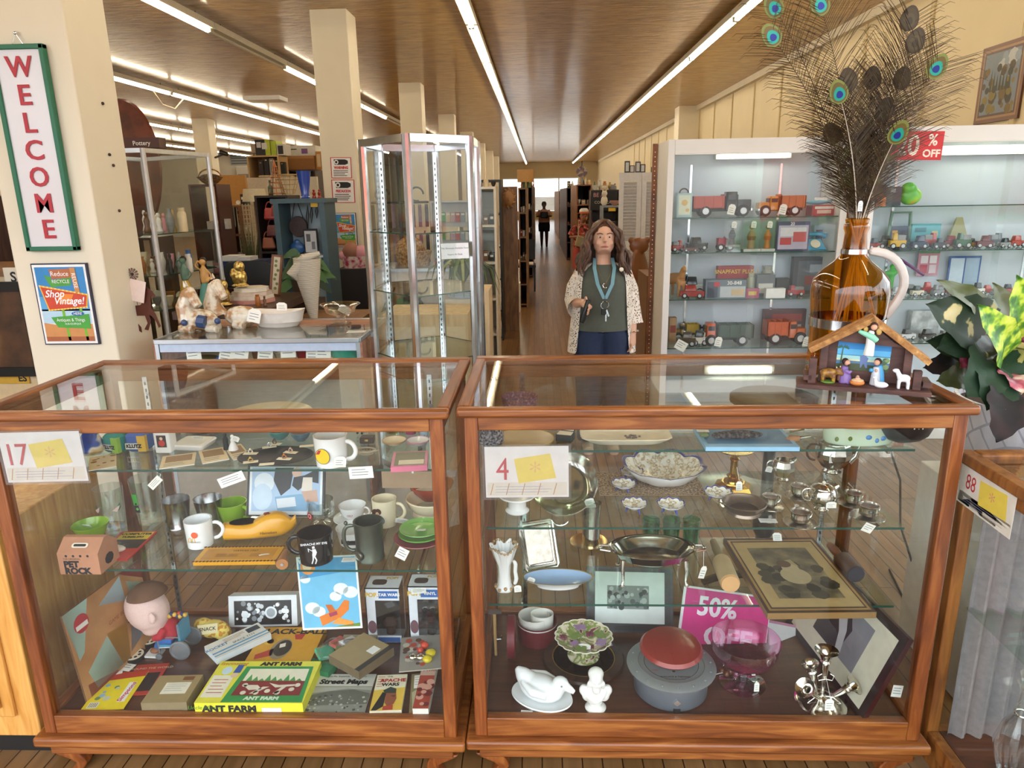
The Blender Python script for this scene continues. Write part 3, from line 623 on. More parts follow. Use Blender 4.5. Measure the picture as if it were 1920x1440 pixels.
for i,(x,y,w,h,ro,Y,lb) in enumerate([(434,899,.08,.03,(0,-.35,0),1.88,'white paper tag hanging in front of the photo frame, left one'),(677,886,.07,.036,(0,-.06,0),1.885,'white paper tag hanging below the emblem mug'),(291,905,.048,.022,(0,-.75,0),1.96,'cream tag tilted against the tall clear glass')]):
    tag(x,y,0,w,h,lb,ro,None,Y)
# ---------------------------------------------------------------- left showcase, lower shelf
z = LB+.0005
P0 = S(97,1077,z);P1 = S(172,1076,z);k = mp(P0);P0.x = max(P0.x,-1.44)
w = .125;t = T('cardboard_carrier','tan PET ROCK cardboard carrier at the left end of the lower shelf','box',(P0.x+w/2,P0.y+.05,z),.0)
KR = m('b98263',.75);g = G(KR);g.slab((0,0,0),w,.1,.068,.001,.0005);g.loft([[(-w/2,-.05,.068),(w/2,-.05,.068),(w/2,.05,.068),(-w/2,.05,.068)],[(-w/2,-.008,.102),(w/2,-.008,.102),(w/2,.008,.102),(-w/2,.008,.102)]])
g.obj('carton',t,smooth=0)
g = G(m('e8dccb',.7));g.mtx(Matrix.Translation((0,-.04,.0785)) @ Euler((rad(38),0,0)).to_matrix().to_4x4()).slab((0,.012,0),.05,.016,.001,.007,.0003);g.use(INK).slab((0,.012,.001),.038,.008,.0006,.0035,.0002);g.obj('handle',t)
g = G(INK);g.mtx(Matrix.Translation((0,-.0505,.02)) @ UPR);g.text('PET',.027,-.046,.013,al='LEFT',off=.0018,sx=1.05);g.text('ROCK',.027,-.046,-.009,al='LEFT',off=.0018,sx=1.05);g.text('THE ORIGINAL',.008,-.046,.031,al='LEFT')
for i in range(4): g.disc(-.035+.022*i,.041,.004,0,10)
g.mtx(Matrix.Translation((w/2+.0004,0,.03)) @ Euler((pi/2,0,pi/2)).to_matrix().to_4x4()).disc(0,0,.022,0,9,.018);g.obj('lettering',t,smooth=0)
LIME = m('8fbb2a',.2,0,.04,10,.3)
p,r,h = fit(145,968,208,1038,z);g = G(LIME);g.lathe([(r*.62,0),(r*.66,.003),(r*.68,h*.5),(r,h),(r*.96,h),(r*.62,h*.5),(r*.58,.006),(.001,.006)],32);o = g.obj('flared_vase',loc=p,label='lime green flared vase beside the cardboard carrier',cat='vase');tagpart(o,(-.005,-.01,h*.95),(.9,.3,.2),.026,.022)
c = lay((228,997),(295,996),(186,1050),z,.004,m('c42d26',.5));c.R(m('c42d26',.4)).R(m('e3c22c',.4),.1,.03,.95,.3,2).R(m('33221a',.4),.1,.3,.95,.62,2).blobs([m('6d4a38',.4),m('1d1614',.4)],8,.2,.36,.85,.56,.04,.1,3).X(INK,'COMPUTER',.1,.52,.11,4,off=.004).X(INK,'TUMBLERS',.08,.5,.22,4,off=.004)
o = c.obj('blister_card','red and yellow carded toy with a white bubble beside the lime vase','toy');g = G(m('e6dccb',.25));g.ball((0,0,0),(.035,.018,.012));g.obj('bubble',o,loc=(-.01,-.036,.006))
def tumbler(b,label,mat,name='drinking_glass',r0=.85,base=.012,t=.0015):
    p,r,h = fit(*b,z);g = G(mat);g.lathe([(.001,0),(r*r0,0),(r,h),(r-t,h),(r*r0-t,base),(.001,base)],28);return g.obj(name,loc=p,label=label,cat='glass'),r,h
o,r,h = tumbler((190,905,240,1004),'clear tumbler painted with birds behind the lime vase',CLEAR)
g = G(m('e9c9c2',.4));M = decal(r*.95,-pi/2-.2,h*.55)
for s,a in ((1,-.5),(.8,.9)):
    g.mtx(decal(r*.96,-pi/2+a,h*.55)).poly([(-.012,0),(.004,.01*s),(.014,.016*s),(.01,.002),(.002,-.008)],0)
g.use(m('47704d',.5))
for a in (-.9,-.75,1.2): g.mtx(decal(r*.95,-pi/2+a,h*.6)).poly([(-.005,-.015),(.005,-.004),(.002,.012),(-.006,.004)],0)
g.obj('painted_birds',o,smooth=0)
o,r,h = tumbler((255,886,311,990),'tall clear glass with a green strip behind the pewter cups',CLEAR,r0=.7,base=.02)
g = G();M = decal(r*.93,-pi/2-.1,h*.5)
g.use(m('3f9e37',.4)).mtx(M).poly([(-.016,-.0),(.0,-.0),(-.002,.04),(-.02,.04)]);g.use(INK).poly([(-.013,-.026),(.004,-.026),(.0,0),(-.016,0)]);g.use(m('6cae5a',.4)).disc(-.005,-.013,.005,.0005);g.use(INK).disc(-.008,.005,.004,.0005);g.obj('print',o,smooth=0)
PEW = m('a7a6a6',.22,1)
for b,lb in (((312,926,362,1000),'pewter beaker behind the white printed mug, left one'),((369,924,421,990),'pewter beaker behind the lime mug, right one')):
    p,r,h = fit(*b,z);g = G(PEW);g.lathe([(r*.9,0),(r*.92,.006),(r*.82,.012),(r*.84,h*.5),(r*.98,h),(r*1.0,h+.001),(r*.95,h),(r*.8,h*.5),(.001,.01)],30);g.obj('pewter_beaker',loc=p,label=lb,cat='cup')
mug((409,938,465,984),z,'lime green mug behind the yellow clog',LIME,-.35,r0=.75,h=.062,hw=.14)
o,r,h = mug((352,963,402,1032),z,'white milk glass mug with an orange sun print',m('f4f4f4',.12,0,.01,5,.4),.25,hw=.22,t=.005)
g = G(m('e8623a',.4));M = decal(r*.98,-pi/2+.02,h*.5);g.mtx(M).disc(.004,.008,.0105,0,18);g.use(m('e3a92c',.4)).mtx(M)
for x in (-.013,-.002): g.mtx(M @ Matrix.Translation((x,-.014,0)));[g.poly([(a0*.0055,h0),(a0*.0055+.002,h0),(a1*.0055+.002,h1),(a1*.0055,h1)]) for (a0,h0,a1,h1) in ((-1,-.004,-.6,.01),(-.6,.01,0,.014),(0,.014,.6,.01),(.6,.01,1,-.004))]
g.use(INK).mtx(M).text("McDonald's",.0075,.004,-.016,.0004);g.obj('print',o,smooth=0)
# wooden clog
pa = S(415,1018,z);pb = S(552,1006,z);L_ = (pb-pa).length;t = T('wooden_clog','yellow wooden clog in the middle of the lower left shelf','clog',(pa+pb)/2+Vector((0,.03,0)),math.atan2(pb.y-pa.y,pb.x-pa.x))
YEL = m('e2a01d',.3,0,.03,10,.3);g = G(YEL);R = []
for i in range(15):
    f = i/14;x = (f-.5)*L_;w = .040*(sin(pi*(.12+.8*f))**.5)*(1 if f < .8 else 1-.75*((f-.8)/.2)**2)+.002;h = (.055-.008*f if f < .4 else .052+.05*sin(pi*min(1,(f-.4)/.6))**1.0*(.55)) if f < .9 else .045+.02*(f-.9)*10
    z0 = .0 if f < .75 else .03*((f-.75)/.25)**2
    R.append([(x,w*cos(a)*(1 if sin(a) < 0 else .86),z0+(h-z0)*(.5+.5*max(-1,min(1,1.15*sin(a))))) for a in [2*pi*j/20 for j in range(20)]])
g.loft(R);g.obj('shoe',t,smooth=60)
g = G(m('b99a63',.6));g.lathe([(.001,.0),(1,.0)],24,e=(L_*.2,.027));g.obj('foot_opening',t,loc=(-L_*.22,0,.0555))
g = G(INK);g.mtx(Matrix.Translation((.03,-.0405,.026)) @ UPR).text('Heineken',.014,0,0,sh=.2);g.obj('lettering',t,smooth=0)
g = G(m('7a2d22',.5))
for i in range(9): g.ball((.02+.004*i,-.006+.004*(i % 3),.079-.0012*i),.005,8,6)
g.obj('painted_scene',t)
c = lay((386,1026),(534,1024),(358,1054),z,.012,m('d99a1c',.4));c.R(m('e3a520',.3)).R(m('c98a18',.3),.06,.14,.94,.86,2).X(INK,'HAWAII 1957',.14,.55,.3,4)
for i in range(24):
    c.D(m('5a2a14',.5),i/23,.01,.05,2);c.D(m('5a2a14',.5),i/23,.98,.05,2)
for a in (.3,.45,.72): c.lines(m('7a4a14',.5),a-.08,.5,a+.08,.72,4,.3,3)
o = c.obj('souvenir_tray','long yellow souvenir tray with dark scalloped edge in front of the clog','tray');tagpart(o,(.09,-.03,.014),(1.0,0,.3),.03,.03)
# photo frame
c = Card(V(465,872,2.26),V(610,872,2.26),V(463,968,2.2),.008,BLACK);c.R(m('141416',.4)).R(m('e9ecf0',.4),.03,.03,.97,.97,2).R(m('a9c3e2',.4),.06,.05,.94,.9,3)
c.D(m('dfe9f4',.4),.22,.35,.2,4).D(m('c6d8ec',.4),.2,.62,.2,4.2,ry=.26).P(m('1c1d24',.4),[(.36,.05),(.6,.05),(.56,.45),(.44,.6),(.34,.3)],4).D(m('d9b6a4',.4),.64,.14,.1,4.4).P(m('20232b',.4),[(.6,.24),(.74,.2),(.92,.06),(.92,.36),(.8,.32),(.66,.5),(.58,.4)],4.5).P(m('e2d6cb',.4),[(.72,.24),(.84,.24),(.84,.52),(.7,.5)],4.8).P(m('c9a08c',.4),[(.7,.52),(.9,.48),(.92,.72),(.76,.72)],5).P(m('7aa7cb',.4),[(.36,.62),(.7,.56),(.94,.8),(.94,.9),(.4,.9)],4.1).P(m('d7dde6',.4),[(.38,.66),(.62,.62),(.64,.8),(.4,.84)],5.2)
c.obj('photo_frame','black framed color photo of people standing at the back of the lower shelf','picture')
p,r,h = fit(468,918,520,985,z)
blob('animal_figurine','black pointed-eared animal figurine in front of the photo frame','figurine',p+Vector((0,.06,0)),[('b',(0,0,.03),(.035,.02,.028)),('b',(-.015,-.008,.062),.02),('t',[(-.012,0,.07),(-.006,0,.1)],[.008,.001]),('t',[(-.026,0,.07),(-.032,0,.095)],[.007,.001]),('t',[(-.03,-.01,.06),(-.05,-.02,.056)],[.01,.006]),('t',[(.03,0,.03),(.055,0,.02)],[.012,.005])],m('1a1b1e',.35),.003)
p = S(548,965,z)
blob('small_figurine','small lumpy black figurine right of the pointed-eared one','figurine',p,[('b',(0,0,.015),(.024,.016,.016)),('b',(.012,0,.03),.012),('b',(-.014,0,.026),.01)],m('222326',.35),.003)
# beer glass
p,r,h = fit(578,926,630,992,z);t = T('beer_glass','clear stemmed beer glass with a round red label behind the black mug','glass',p)
g = G(CLEAR);g.lathe([(r*.62,0),(r*.6,.004),(r*.2,.01),(r*.3,.016),(r*.95,h*.4),(r,h*.6),(r*.92,h),(r*.9,h),(r*.97,h*.6),(r*.9,h*.4),(.001,.022)],28);g.obj('bowl',t)
g = G(RED);M = decal(r*.98,-pi/2-.6,h*.5);g.mtx(M).disc(0,0,.013,0,18);g.use(WHITE).disc(0,0,.008,.0004,14);g.use(RED).disc(0,0,.006,.0008,12);g.mtx(decal(r*.99,-pi/2+.7,h*.75)).use(WHITE).text('23M',.012);g.obj('print',t,smooth=0)
# cups and mugs on the right
def cupsaucer(b,lb,mat=CHINA):
    p,r,h = fit(*b,z);t = T('teacup',lb,'cup',p+Vector((0,0,.005)));g = G(mat);pr = [(r*.5,0),(r*.55,.004),(r*.85,h*.4),(r,h),(r*.96,h),(r*.8,h*.4),(.001,.006)];g.lathe(pr,30);g.obj('bowl',t)
    g = G(mat);g.tube(arc((r*1.05,0,h*.6),r*.3,-2.2,2.2,10),r*.08,6);g.obj('handle',t,rz=-.2);return t,r,h
plate((626,952,700,992),z,'white saucer under the white teacup on the lower left shelf',CHINA,None,.012)
t,r,h = cupsaucer((637,938,688,984),'white teacup with a tiny red print on a saucer')
g = G(RED);g.mtx(decal(r*.88,-pi/2,h*.5)).text('1957',.011);g.obj('print',t,smooth=0)
o,r,h = mug((700,925,746,992),z,'cream mug with a painted monkey behind the green plates',CREAMC,-.1,hw=.22)
g = G(m('4a2d1c',.5));M = decal(r*.97,-pi/2-.3,h*.4);g.mtx(M)
for x,y,q in ((-.012,.02,.013),(0,.024,.011),(-.02,.01,.008)): g.disc(x,y,q,0,12)
g.use(m('caa27c',.5)).disc(-.004,.016,.007,.0004,10);g.use(m('6a7684',.5)).disc(.008,-.006,.015,.0006,12);g.use(m('b5702c',.5)).disc(.008,-.012,.009,.0008,10);g.obj('print',o,smooth=0)
tagpart(o,(.062,-.02,.02),(.3,.2,.1),.048,.022)
t,r,h = mug((632,972,700,1030),z,'white mug with red and black bands behind the pewter tankard',CHINA,-.9,r0=.85,h=.05,hw=.25)
wrapart(t,r*.96,h,RED,-2.6,-.6,.9,.97,12,'red_band');wrapart(t,r*.92,h,INK,-2.2,-.9,.25,.6,8,'black_print')
PT = m('5c6257',.3,.75,.12,14)
p,r,h = fit(668,966,722,1058,z);t = T('tankard','dark pewter tankard with a round seal near its base','tankard',p)
g = G(PT);g.lathe([(r,0),(r,.006),(r*.95,.01),(r*.96,h*.6),(r,h*.93),(r*1.03,h),(r*.9,h),(r*.88,h*.5),(.001,.01)],34);g.obj('body',t)
g = G(PT);g.tube([(-r*.9,0,h*.88),(-r*1.5,0,h*.92),(-r*1.75,0,h*.7),(-r*1.7,0,h*.35),(-r*1.3,0,h*.2),(-r*.92,0,h*.22)],r*.12,8,flat=1.4);g.ball((-r*1.5,0,h*.97),r*.16,8,6);g.obj('handle',t,rz=.15,sub=1)
g = G(m('77756a',.3,.8));g.mtx(decal(r,-pi/2-.55,h*.2)).lathe([(.015,0),(.014,.004),(.011,.002),(.009,.004),(.001,.003)],20);g.obj('seal',t)
o,r,h = mug((562,984,627,1064),z,'black glossy mug printed with EARACHE MY EYE in white',m('101012',.12,0,.01,5,.5),pi-.05,hw=.2)
g = G(m('e6e6ea',.5));M = decal(r*.97,-pi/2+.2,h*.5);g.mtx(M).text('EARACHE MY EYE',.0098,.002,.032,off=.0003)
for poly in ([(-.005,.014),(.005,.016),(.009,.004),(.004,-.008),(-.006,-.006),(-.004,.004)],[(-.004,.016),(.004,.018),(.003,.025),(-.004,.024)],[(-.006,.012),(-.017,.02),(-.016,.007),(-.014,.007),(-.014,.016),(-.005,.008)],[(-.003,-.007),(.003,-.008),(.008,-.022),(.003,-.034),(.0,-.034),(.004,-.022)],[(-.005,-.006),(-.001,-.007),(-.002,-.02),(-.007,-.033),(-.01,-.032),(-.006,-.02)]): g.poly(poly)
g.obj('print',o,smooth=0)
bowl((762,912,858,985),z,'cream mixing bowl at the right end of the lower left shelf',CREAMC,CREAMC,None,.7,t=.006)
bowl((768,902,852,960),z,'red bowl nested inside the cream mixing bowl',m('a83a1f',.2,0,.05,8,.4),m('b2401f',.2),None,.6,up=.022,h=.055)
plate((739,985,838,1040),z,'dusty pink plate at the bottom of the small stack',m('b9636a',.25),None,.02)
plate((748,978,832,1034),z,'green rimmed plate in the middle of the small stack',m('a9c878',.25),m('6fae4f',.3),.018,up=.013)
o = plate((750,972,832,1028),z,'light green plate on top of the small stack',m('8cc46a',.2,0,.03,10,.3),None,.016,up=.022);tagpart(o,(0,-.005,.01),(1.4,0,.1),.03,.018)
tag(754,1038,z,.034,.034,'square white tag leaning below the green plate stack',(-.2,.5,0),None,1.93)
tag(653,1050,z,.04,.026,'folded white tag lying between the black mug and the tankard','flat')
c = Card(V(715,884,2.3),V(822,884,2.3),V(715,915,2.3),.02,m('a78a6b',.8));c.R(m('b4977b',.8));c.obj('flat_carton','flat brown cardboard carton at the back right of the lower left shelf','box')
t = T('shoe_tree','wooden peg ended shoe tree beside the souvenir tray','shoe tree',S(526,1068,z)+Vector((0,.03,.018)),.2)
g = G(m('b0784a',.45));g.tube([(0,.05,0),(0,.0,0),(0,-.03,-.001)],[.008,.015,.018],14);g.obj('block',t);g = G(CHROME);g.tube([(0,-.03,-.001),(0,-.033,-.001)],.005,8);g.obj('screw',t)
# ---------------------------------------------------------------- left showcase, bottom deck
z = ZD+.0006
# painted board leaning along the left side
A = Vector((-1.405,1.83,z));Bv = Vector((-1.36,2.17,z));up_ = .30
tl = V(78,1180,1.84);tr = V(196,1078,2.19)
c = Card(Vector((A.x-.03,A.y,z+up_)),Vector((Bv.x-.03,Bv.y,z+up_)),A,.006,m('6b4a2c',.6))
BT = ramp_mat('worn_board',[(.3,'a5713f'),(.7,'c29060')],ns=9,r=.5)
c.R(BT).P(m('a8323a',.5),[(.72,0),(1,0),(1,.22)]).P(m('bcd0d6',.5),[(.4,.16),(.72,.02),(.72,.32)]).P(m('b5cdb6',.5),[(.78,.12),(1,.28),(.8,.42)]).P(m('a9c4b4',.5),[(0,0),(.3,0),(.12,.5),(.05,.55)]).P(m('a9c4b4',.5),[(.1,.72),(.4,.52),(.5,.95),(.15,.95)]).P(m('b9872f',.5),[(.4,.5),(.66,.55),(.6,.95),(.5,.95)]).P(m('9fb3c4',.5),[(.62,.9),(.74,.52),(.85,.8)]).P(m('a8323a',.5),[(.78,.5),(1,.6),(.9,.84)]).P(m('a8323a',.5),[(.06,.84),(.42,.95),(.4,1),(.06,1)]).D(m('b1282e',.4),.17,.2,.1,3).R(m('e8e2da',.5),.1,.2,.24,.25,4)
c.X(m('8d4a2a',.6),'GAME BOARD',.06,.62,.42,2,sh=.2)
c.obj('game_board','worn wooden board with colored triangles leaning at the left end of the deck','board')
# soft doll in a toy wheelchair
p = S(335,1222,z);k = mp(p)
t = T('doll_wheelchair','small grey toy wheelchair carrying the soft doll','toy wheelchair',p)
g = G(m('9ea3a8',.3,.6))
for sy in (-.035,.035):
    g.tube([(-.045,sy,.012),(-.045,sy,.075),(-.02,sy,.08),(.03,sy,.08),(.03,sy,.13)],.003,6);g.tube([(-.045,sy,.04),(.03,sy,.045)],.003,6)
g.obj('frame',t)
for sy in (-.042,.042):
    g = G(m('85898e',.35,.5));g.at((.03,sy,.035),(pi/2,0,0)).lathe([(.035,-.003),(.035,.003),(.03,.004),(.028,.001),(.012,.002),(.001,.003)],24);g.obj('wheel',t)
    g = G(m('85898e',.35,.5));g.at((-.045,sy,.011),(pi/2,0,0)).lathe([(.011,-.003),(.011,.003),(.006,.004),(.001,.003)],14);g.obj('caster',t)
g = G(m('4b8fb0',.5));g.box(-.01,0,.047,.07,.07,.008);g.box(.03,0,.09,.008,.07,.07);g.obj('seat',t)
g = G(WHITE);g.box(-.075,-.015,.004,.05,.045,.006,ry=.05);g.obj('footrest',t)
q = p+Vector((0,0,.0515))
t = T('soft_doll','soft doll with a large pink head and red sweater in a toy wheelchair','doll',q)
SK = m('e0bfb8',.8,bump=.1,s=200)
g = G(SK);g.at((-.075,-.015,.125),(0,-.45,0));g.ball((0,0,0),(.068,.062,.082),20,14);g.ball((-.012,0,-.06),(.045,.042,.035),14,9);g.obj('head',t,rem=.006)
g = G(m('6a4a35',.9));g.at((-.066,-.01,.133),(0,-.1,0));R = []
g.lathe([(.066,.045),(.056,.062),(.03,.08),(.001,.085)],22,e=(1,.93));g.obj('hair',t)
g = G(SK);g.ball((-.03,-.072,.125),(.012,.006,.02),10,8);g.obj('ear',t)
g = G(INK);g.ball((-.118,-.055,.1),.004,8,6);g.ball((-.138,-.03,.105),.004,8,6);g.obj('eye',t)
g = G(m('a92530',.8));g.tube([(-.03,0,.075),(-.02,0,.05),(-.005,0,.012)],[.02,.036,.034],14);g.tube([(-.02,-.03,.06),(-.03,-.045,.035),(-.055,-.04,.03)],[.015,.014,.012],10);g.obj('sweater',t,rem=.005)
g = G(m('2f64a8',.8));g.tube([(0,-.018,.01),(-.04,-.02,.012),(-.058,-.02,-.02)],[.02,.018,.014],10);g.tube([(0,.018,.01),(-.04,.02,.012),(-.058,.02,-.02)],[.02,.018,.014],10);g.obj('trousers',t,rem=.005)
g = G(m('8d5a3c',.7));g.ball((-.068,-.02,-.032),(.018,.012,.01));g.ball((-.068,.02,-.032),(.018,.012,.01));g.obj('shoe',t)
g = G(m('c9a23f',.5)); 
for i in range(10): g.use([m('c9a23f',.5),m('1f2f63',.5),m('b33a2a',.5)][i % 3]).ball((.0+.006*i,-.02+.004*(i % 3),.1+.006*(i % 2)),.008,8,6)
g.obj('backpack',t)
# reels
for b,lb in (((232,1212,272,1246),'film reel with a white slotted face, front one'),((266,1196,300,1216),'film reel half hidden behind the doll, rear one')):
    p,r,h = fit(*b,z);t = T('film_reel',lb,'reel',(p.x,p.y,z));g = G(BLACK);g.cyl((0,0,0),r,.014,26);g.obj('rim',t)
    g = G(IVORY);g.lathe([(r*.86,.014),(r*.86,.0155),(.001,.0155)],24);g.use(INK)
    for i in range(8): g.disc(r*.55*cos(i*pi/4),r*.55*sin(i*pi/4),r*.15,.016,8)
    g.obj('face',t,smooth=0)
p,r,h = fit(262,1165,292,1198,z);g = G(ramp_mat('purple_print',[(.4,'2b2358'),(.55,'4a3f93'),(.62,'d9d9e9')],ns=60,det=1));g.slab((0,0,0),.05,.03,.06,.012,.01,tp=.8);g.obj('pouch',loc=(p.x,2.28,z),rz=.3,label='small purple patterned pouch behind the soft doll',cat='pouch')
c = lay((258,1247),(318,1243),(236,1304),z,.003,m('b93a2a',.5));c.R(m('b5382b',.4)).R(m('241c1c',.4),.1,.3,.9,.9,2).blobs([m('3a3f3f',.3),m('111212',.3)],8,.2,.4,.8,.8,.04,.1,3).X(m('e8c9a0',.5),'AROUND THE WORLD',.09,.5,.15,3)
c.obj('blister_card','red and black carded toy lying behind the yellow card','toy')
c = lay((203,1262),(279,1258),(140,1334),z+.003,.002,m('e8c915',.5));c.R(m('ecd318',.45)).P(m('c03a24',.45),[(0,0),(1,0),(1,.14),(.0,.24)],2).R(m('f3efe6',.5),.72,.3,.9,.82,3).R(m('e9e3d0',.5),.1,.8,.34,.95,3).blobs([m('8fb0c9',.5),m('c9c7a9',.5),m('6a8a5a',.5)],8,.2,.32,.62,.72,.03,.07,3)
c.g.mtx(c.M @ Matrix.Translation((.81,.44,.0016)) @ Matrix.Rotation(1.4,4,'Z')).use(m('c22d5a',.5)).text('Simpsons',.15,sx=.9,off=.004)
for k_ in range(5): c.R(INK,.13+.04*k_,.82,.145+.04*k_,.93,4)
c.obj('toy_card','bright yellow card with red top at the front left of the deck','card')
for q,lb in ((((213,1240),(256,1246),(208,1254)),'white paper tag behind the yellow card, upper'),(((204,1256),(232,1250),(200,1268)),'white paper tag touching the yellow card, lower')):
    lay(*q,z+.006,.0008).lines(GREY,.1,.2,.9,.8,2).obj('paper_tag',lb,'tag')
c = lay((300,1267),(381,1265),(277,1318),z,.036,m('8c7a5a',.7));TAN = m('a08a5f',.65);c.R(TAN).R(m('e9e3cf',.7),.28,.28,.85,.7,2).lines(GREY,.33,.34,.8,.66,4,.12,3).R(m('7a4a2a',.6),.6,.06,.85,.2,2)
o = c.obj('cigar_box','small tan cardboard box with a paper label at the front of the deck','box')
p,r,h = fit(362,1150,440,1206,z,.6)
blob('snack_pouch','yellow dotted cloth pouch with a paper label right of the wheelchair','pouch',p,[('b',(0,0,.03),(.06,.035,.032)),('b',(-.035,0,.04),(.035,.03,.03)),('b',(.04,-.01,.02),(.03,.03,.022))],ramp_mat('dotted_cloth',[(.56,'e8cf6a'),(.6,'c98a2a')],ns=70,det=0,r=.8),.006)
c = Card(p+Vector((-.035,-.035,.066)),p+Vector((.03,-.02,.066)),p+Vector((-.045,-.05,.035)),.001);c.R(m('d9c99a',.7)).X(INK,'SNACK',.5,.5,.5,3,off=.01);c.obj('paper_label','tan paper label reading SNACK on the dotted pouch','label')
c = Card(V(428,1118,2.26),V(556,1115,2.26),V(430,1176,2.23),.05,m('dcdfe2',.4));c.R(m('e6e8ec',.4)).R(m('16161a',.3),.08,.16,.92,.94,2).blobs([m('c9cdd2',.3),m('7d8288',.3),m('eef0f2',.3)],40,.12,.24,.88,.86,.03,.09,3)
c.D(m('dfe3e8',.3),.62,.55,.2,5).D(m('9aa0a8',.3),.62,.55,.14,5.4).D(m('dfe3e8',.3),.24,.6,.12,5)
c.obj('boxed_set','white box with a black photo of silver pieces at the back of the deck','box')
c = lay((383,1212),(484,1167),(378,1248),z+.03,.022,m('cfd5d8',.5));c.R(m('e4e0d6',.5)).R(m('5f9cc4',.5),.0,.66,1,.74,2).R(m('5f9cc4',.5),.0,.84,1,.9,2).lines(m('b49a7a',.6),.3,.12,.7,.36,3,.4,2).R(m('2e3742',.5),.72,.1,.95,.4,2).X(m('3f7fae',.5),'ROCKET',.2,.14,.4,3,off=.004).X(INK,'SPACE TOY',.16,.6,.55,3)
c.obj('slim_box','long white and blue box lying askew on the yellow game box','box')
c = lay((498,1176),(612,1176),(446,1244),z,.028,m('b5821f',.6));c.R(m('d39a22',.45)).X(INK,'BLACK-BALL',.2,.5,.14,3,off=.008,sx=1.05)
c.P(m('8d8069',.3),[(.45+.16*cos(a),.62+.28*sin(a)) for a in [i*pi/9 for i in range(18)]],3).P(m('1d1a18',.25),[(.47+.13*cos(a),.6+.22*sin(a)) for a in [i*pi/9 for i in range(18)]],4).P(m('e8e0d0',.3),[(.4,.5),(.48,.46),(.5,.56),(.42,.6)],5).P(m('b03a2f',.5),[(.1,.78),(.34,.6),(.36,.8),(.12,.9)],3).P(m('b8322c',.5),[(.55,.22),(.72,.2),(.7,.36),(.6,.36)],3).D(m('b98a2a',.4),.24,.4,.08,2).D(m('e2ad3a',.4),.2,.42,.08,2)
c.obj('board_game','yellow board game box titled BLACK-BALL behind the ant farm','box')
# ant farm box
c = lay((415,1240),(602,1240),(362,1331),z,.042,m('e6df3a',.5));YG = m('e8e046',.45);c.R(YG)
c.R(m('f1ead2',.5),.02,.36,.22,.88,2).lines(m('c25a5a',.5),.05,.46,.2,.84,5,.2,3).D(m('cfe3f0',.5),.12,.24,.08,2,.1).P(m('2456a8',.5),[(.2,.1),(.26,.1),(.26,.3),(.19,.3)],3).D(m('e8c9a8',.5),.22,.36,.06,3)
c.P(m('2d9248',.5),[(.29,.14),(.95,.14),(.99,.99),(.24,.99)],3).P(m('efe9cf',.5),[(.34,.2),(.92,.2),(.93,.52),(.33,.52)],4).P(m('84262a',.5),[(.32,.5),(.93,.5),(.94,.84),(.3,.84)],5)
for i in range(9): c.P(m('4c9b50',.5),[(.36+.06*i,.5),(.39+.06*i,.34+.05*(i % 3)),(.42+.06*i,.5)],5)
AN = m('e6d9c4',.5)
for q in ([(.36,.6),(.5,.6),(.56,.7),(.44,.72)],[(.6,.55),(.7,.6),(.86,.58),(.86,.62),(.68,.66)],[(.56,.64),(.62,.64),(.5,.8),(.46,.8)],[(.74,.64),(.78,.64),(.72,.8),(.68,.8)]): c.P(AN,q,6)
for a,b in ((.38,.6),(.88,.6),(.4,.78),(.52,.78),(.72,.78),(.84,.7),(.62,.74)): c.D(AN,a,b,.045,6)
c.X(m('c2531f',.5),'fascinating',.11,.15,.07,4,sh=.3).X(INK,'ANT FARM',.12,.62,.08,4,off=.009,sx=1.15).X(m('d9eed2',.5),'ANT FARM',.1,.6,.91,6,off=.007,sx=1.1)
o = c.obj('board_game','bright yellow and green ANT FARM box at the front of the deck','box')
M0 = c.M.copy();fr = Matrix(((c.u.x,0,0,M0[0][3]),(0,0,-1,M0[1][3]-.0007),(0,c.th,0,M0[2][3]-c.th),(0,0,0,1)))
fr[1][0] = c.u.y
g = G(INK);g.mtx(fr).text('ANT FARM',.7,.32,.5,sx=c.th/c.w*1.15,off=.04);g.use(m('4b8a2d',.5)).text("Uncle Milton's",.45,.1,.6,sx=c.th/c.w,sh=.2);g.use(WHITE).rect(.62,.15,.8,.6);g.obj('side_lettering',o,smooth=0)
# comic cover with an orange airplane (no character)
c = Card(V(555,1045,2.12),V(668,1040,2.12),V(562,1182,2.08),.004,PAPER);c.R(m('eef3f6',.4)).R(m('6fb9df',.4),.03,.02,.97,.97,2).P(m('3d97cf',.4),[(.03,.02),(.97,.02),(.97,.2),(.03,.3)],3)
for a,b,r in ((.7,.45,.1),(.85,.5,.1),(.6,.55,.08),(.2,.7,.1),(.3,.75,.09),(.12,.3,.07)): c.D(m('e6f1f6',.4),a,b,r,3,r*.8)
c.D(m('e8923f',.4),.18,.14,.1,4).D(m('f3d2ae',.4),.17,.13,.06,5).P(m('e07c2a',.4),[(.3,.82),(.62,.72),(.74,.6),(.82,.62),(.8,.74),(.66,.84),(.34,.95)],4).P(m('c9661d',.4),[(.42,.66),(.52,.66),(.62,.8),(.5,.82)],5).P(m('ec9a45',.4),[(.62,.84),(.86,.9),(.86,.96),(.5,.92)],5).P(m('6a8a3a',.4),[(.5,.97),(.97,.92),(.97,.97)],5).P(m('a53a5a',.4),[(.46,.78),(.6,.75),(.6,.8),(.48,.83)],6).X(m('e9f1f6',.4),'W',.08,.08,.06,5,off=.006)
c.obj('comic_book','light blue comic cover with an orange airplane leaning at the back of the deck','comic book')
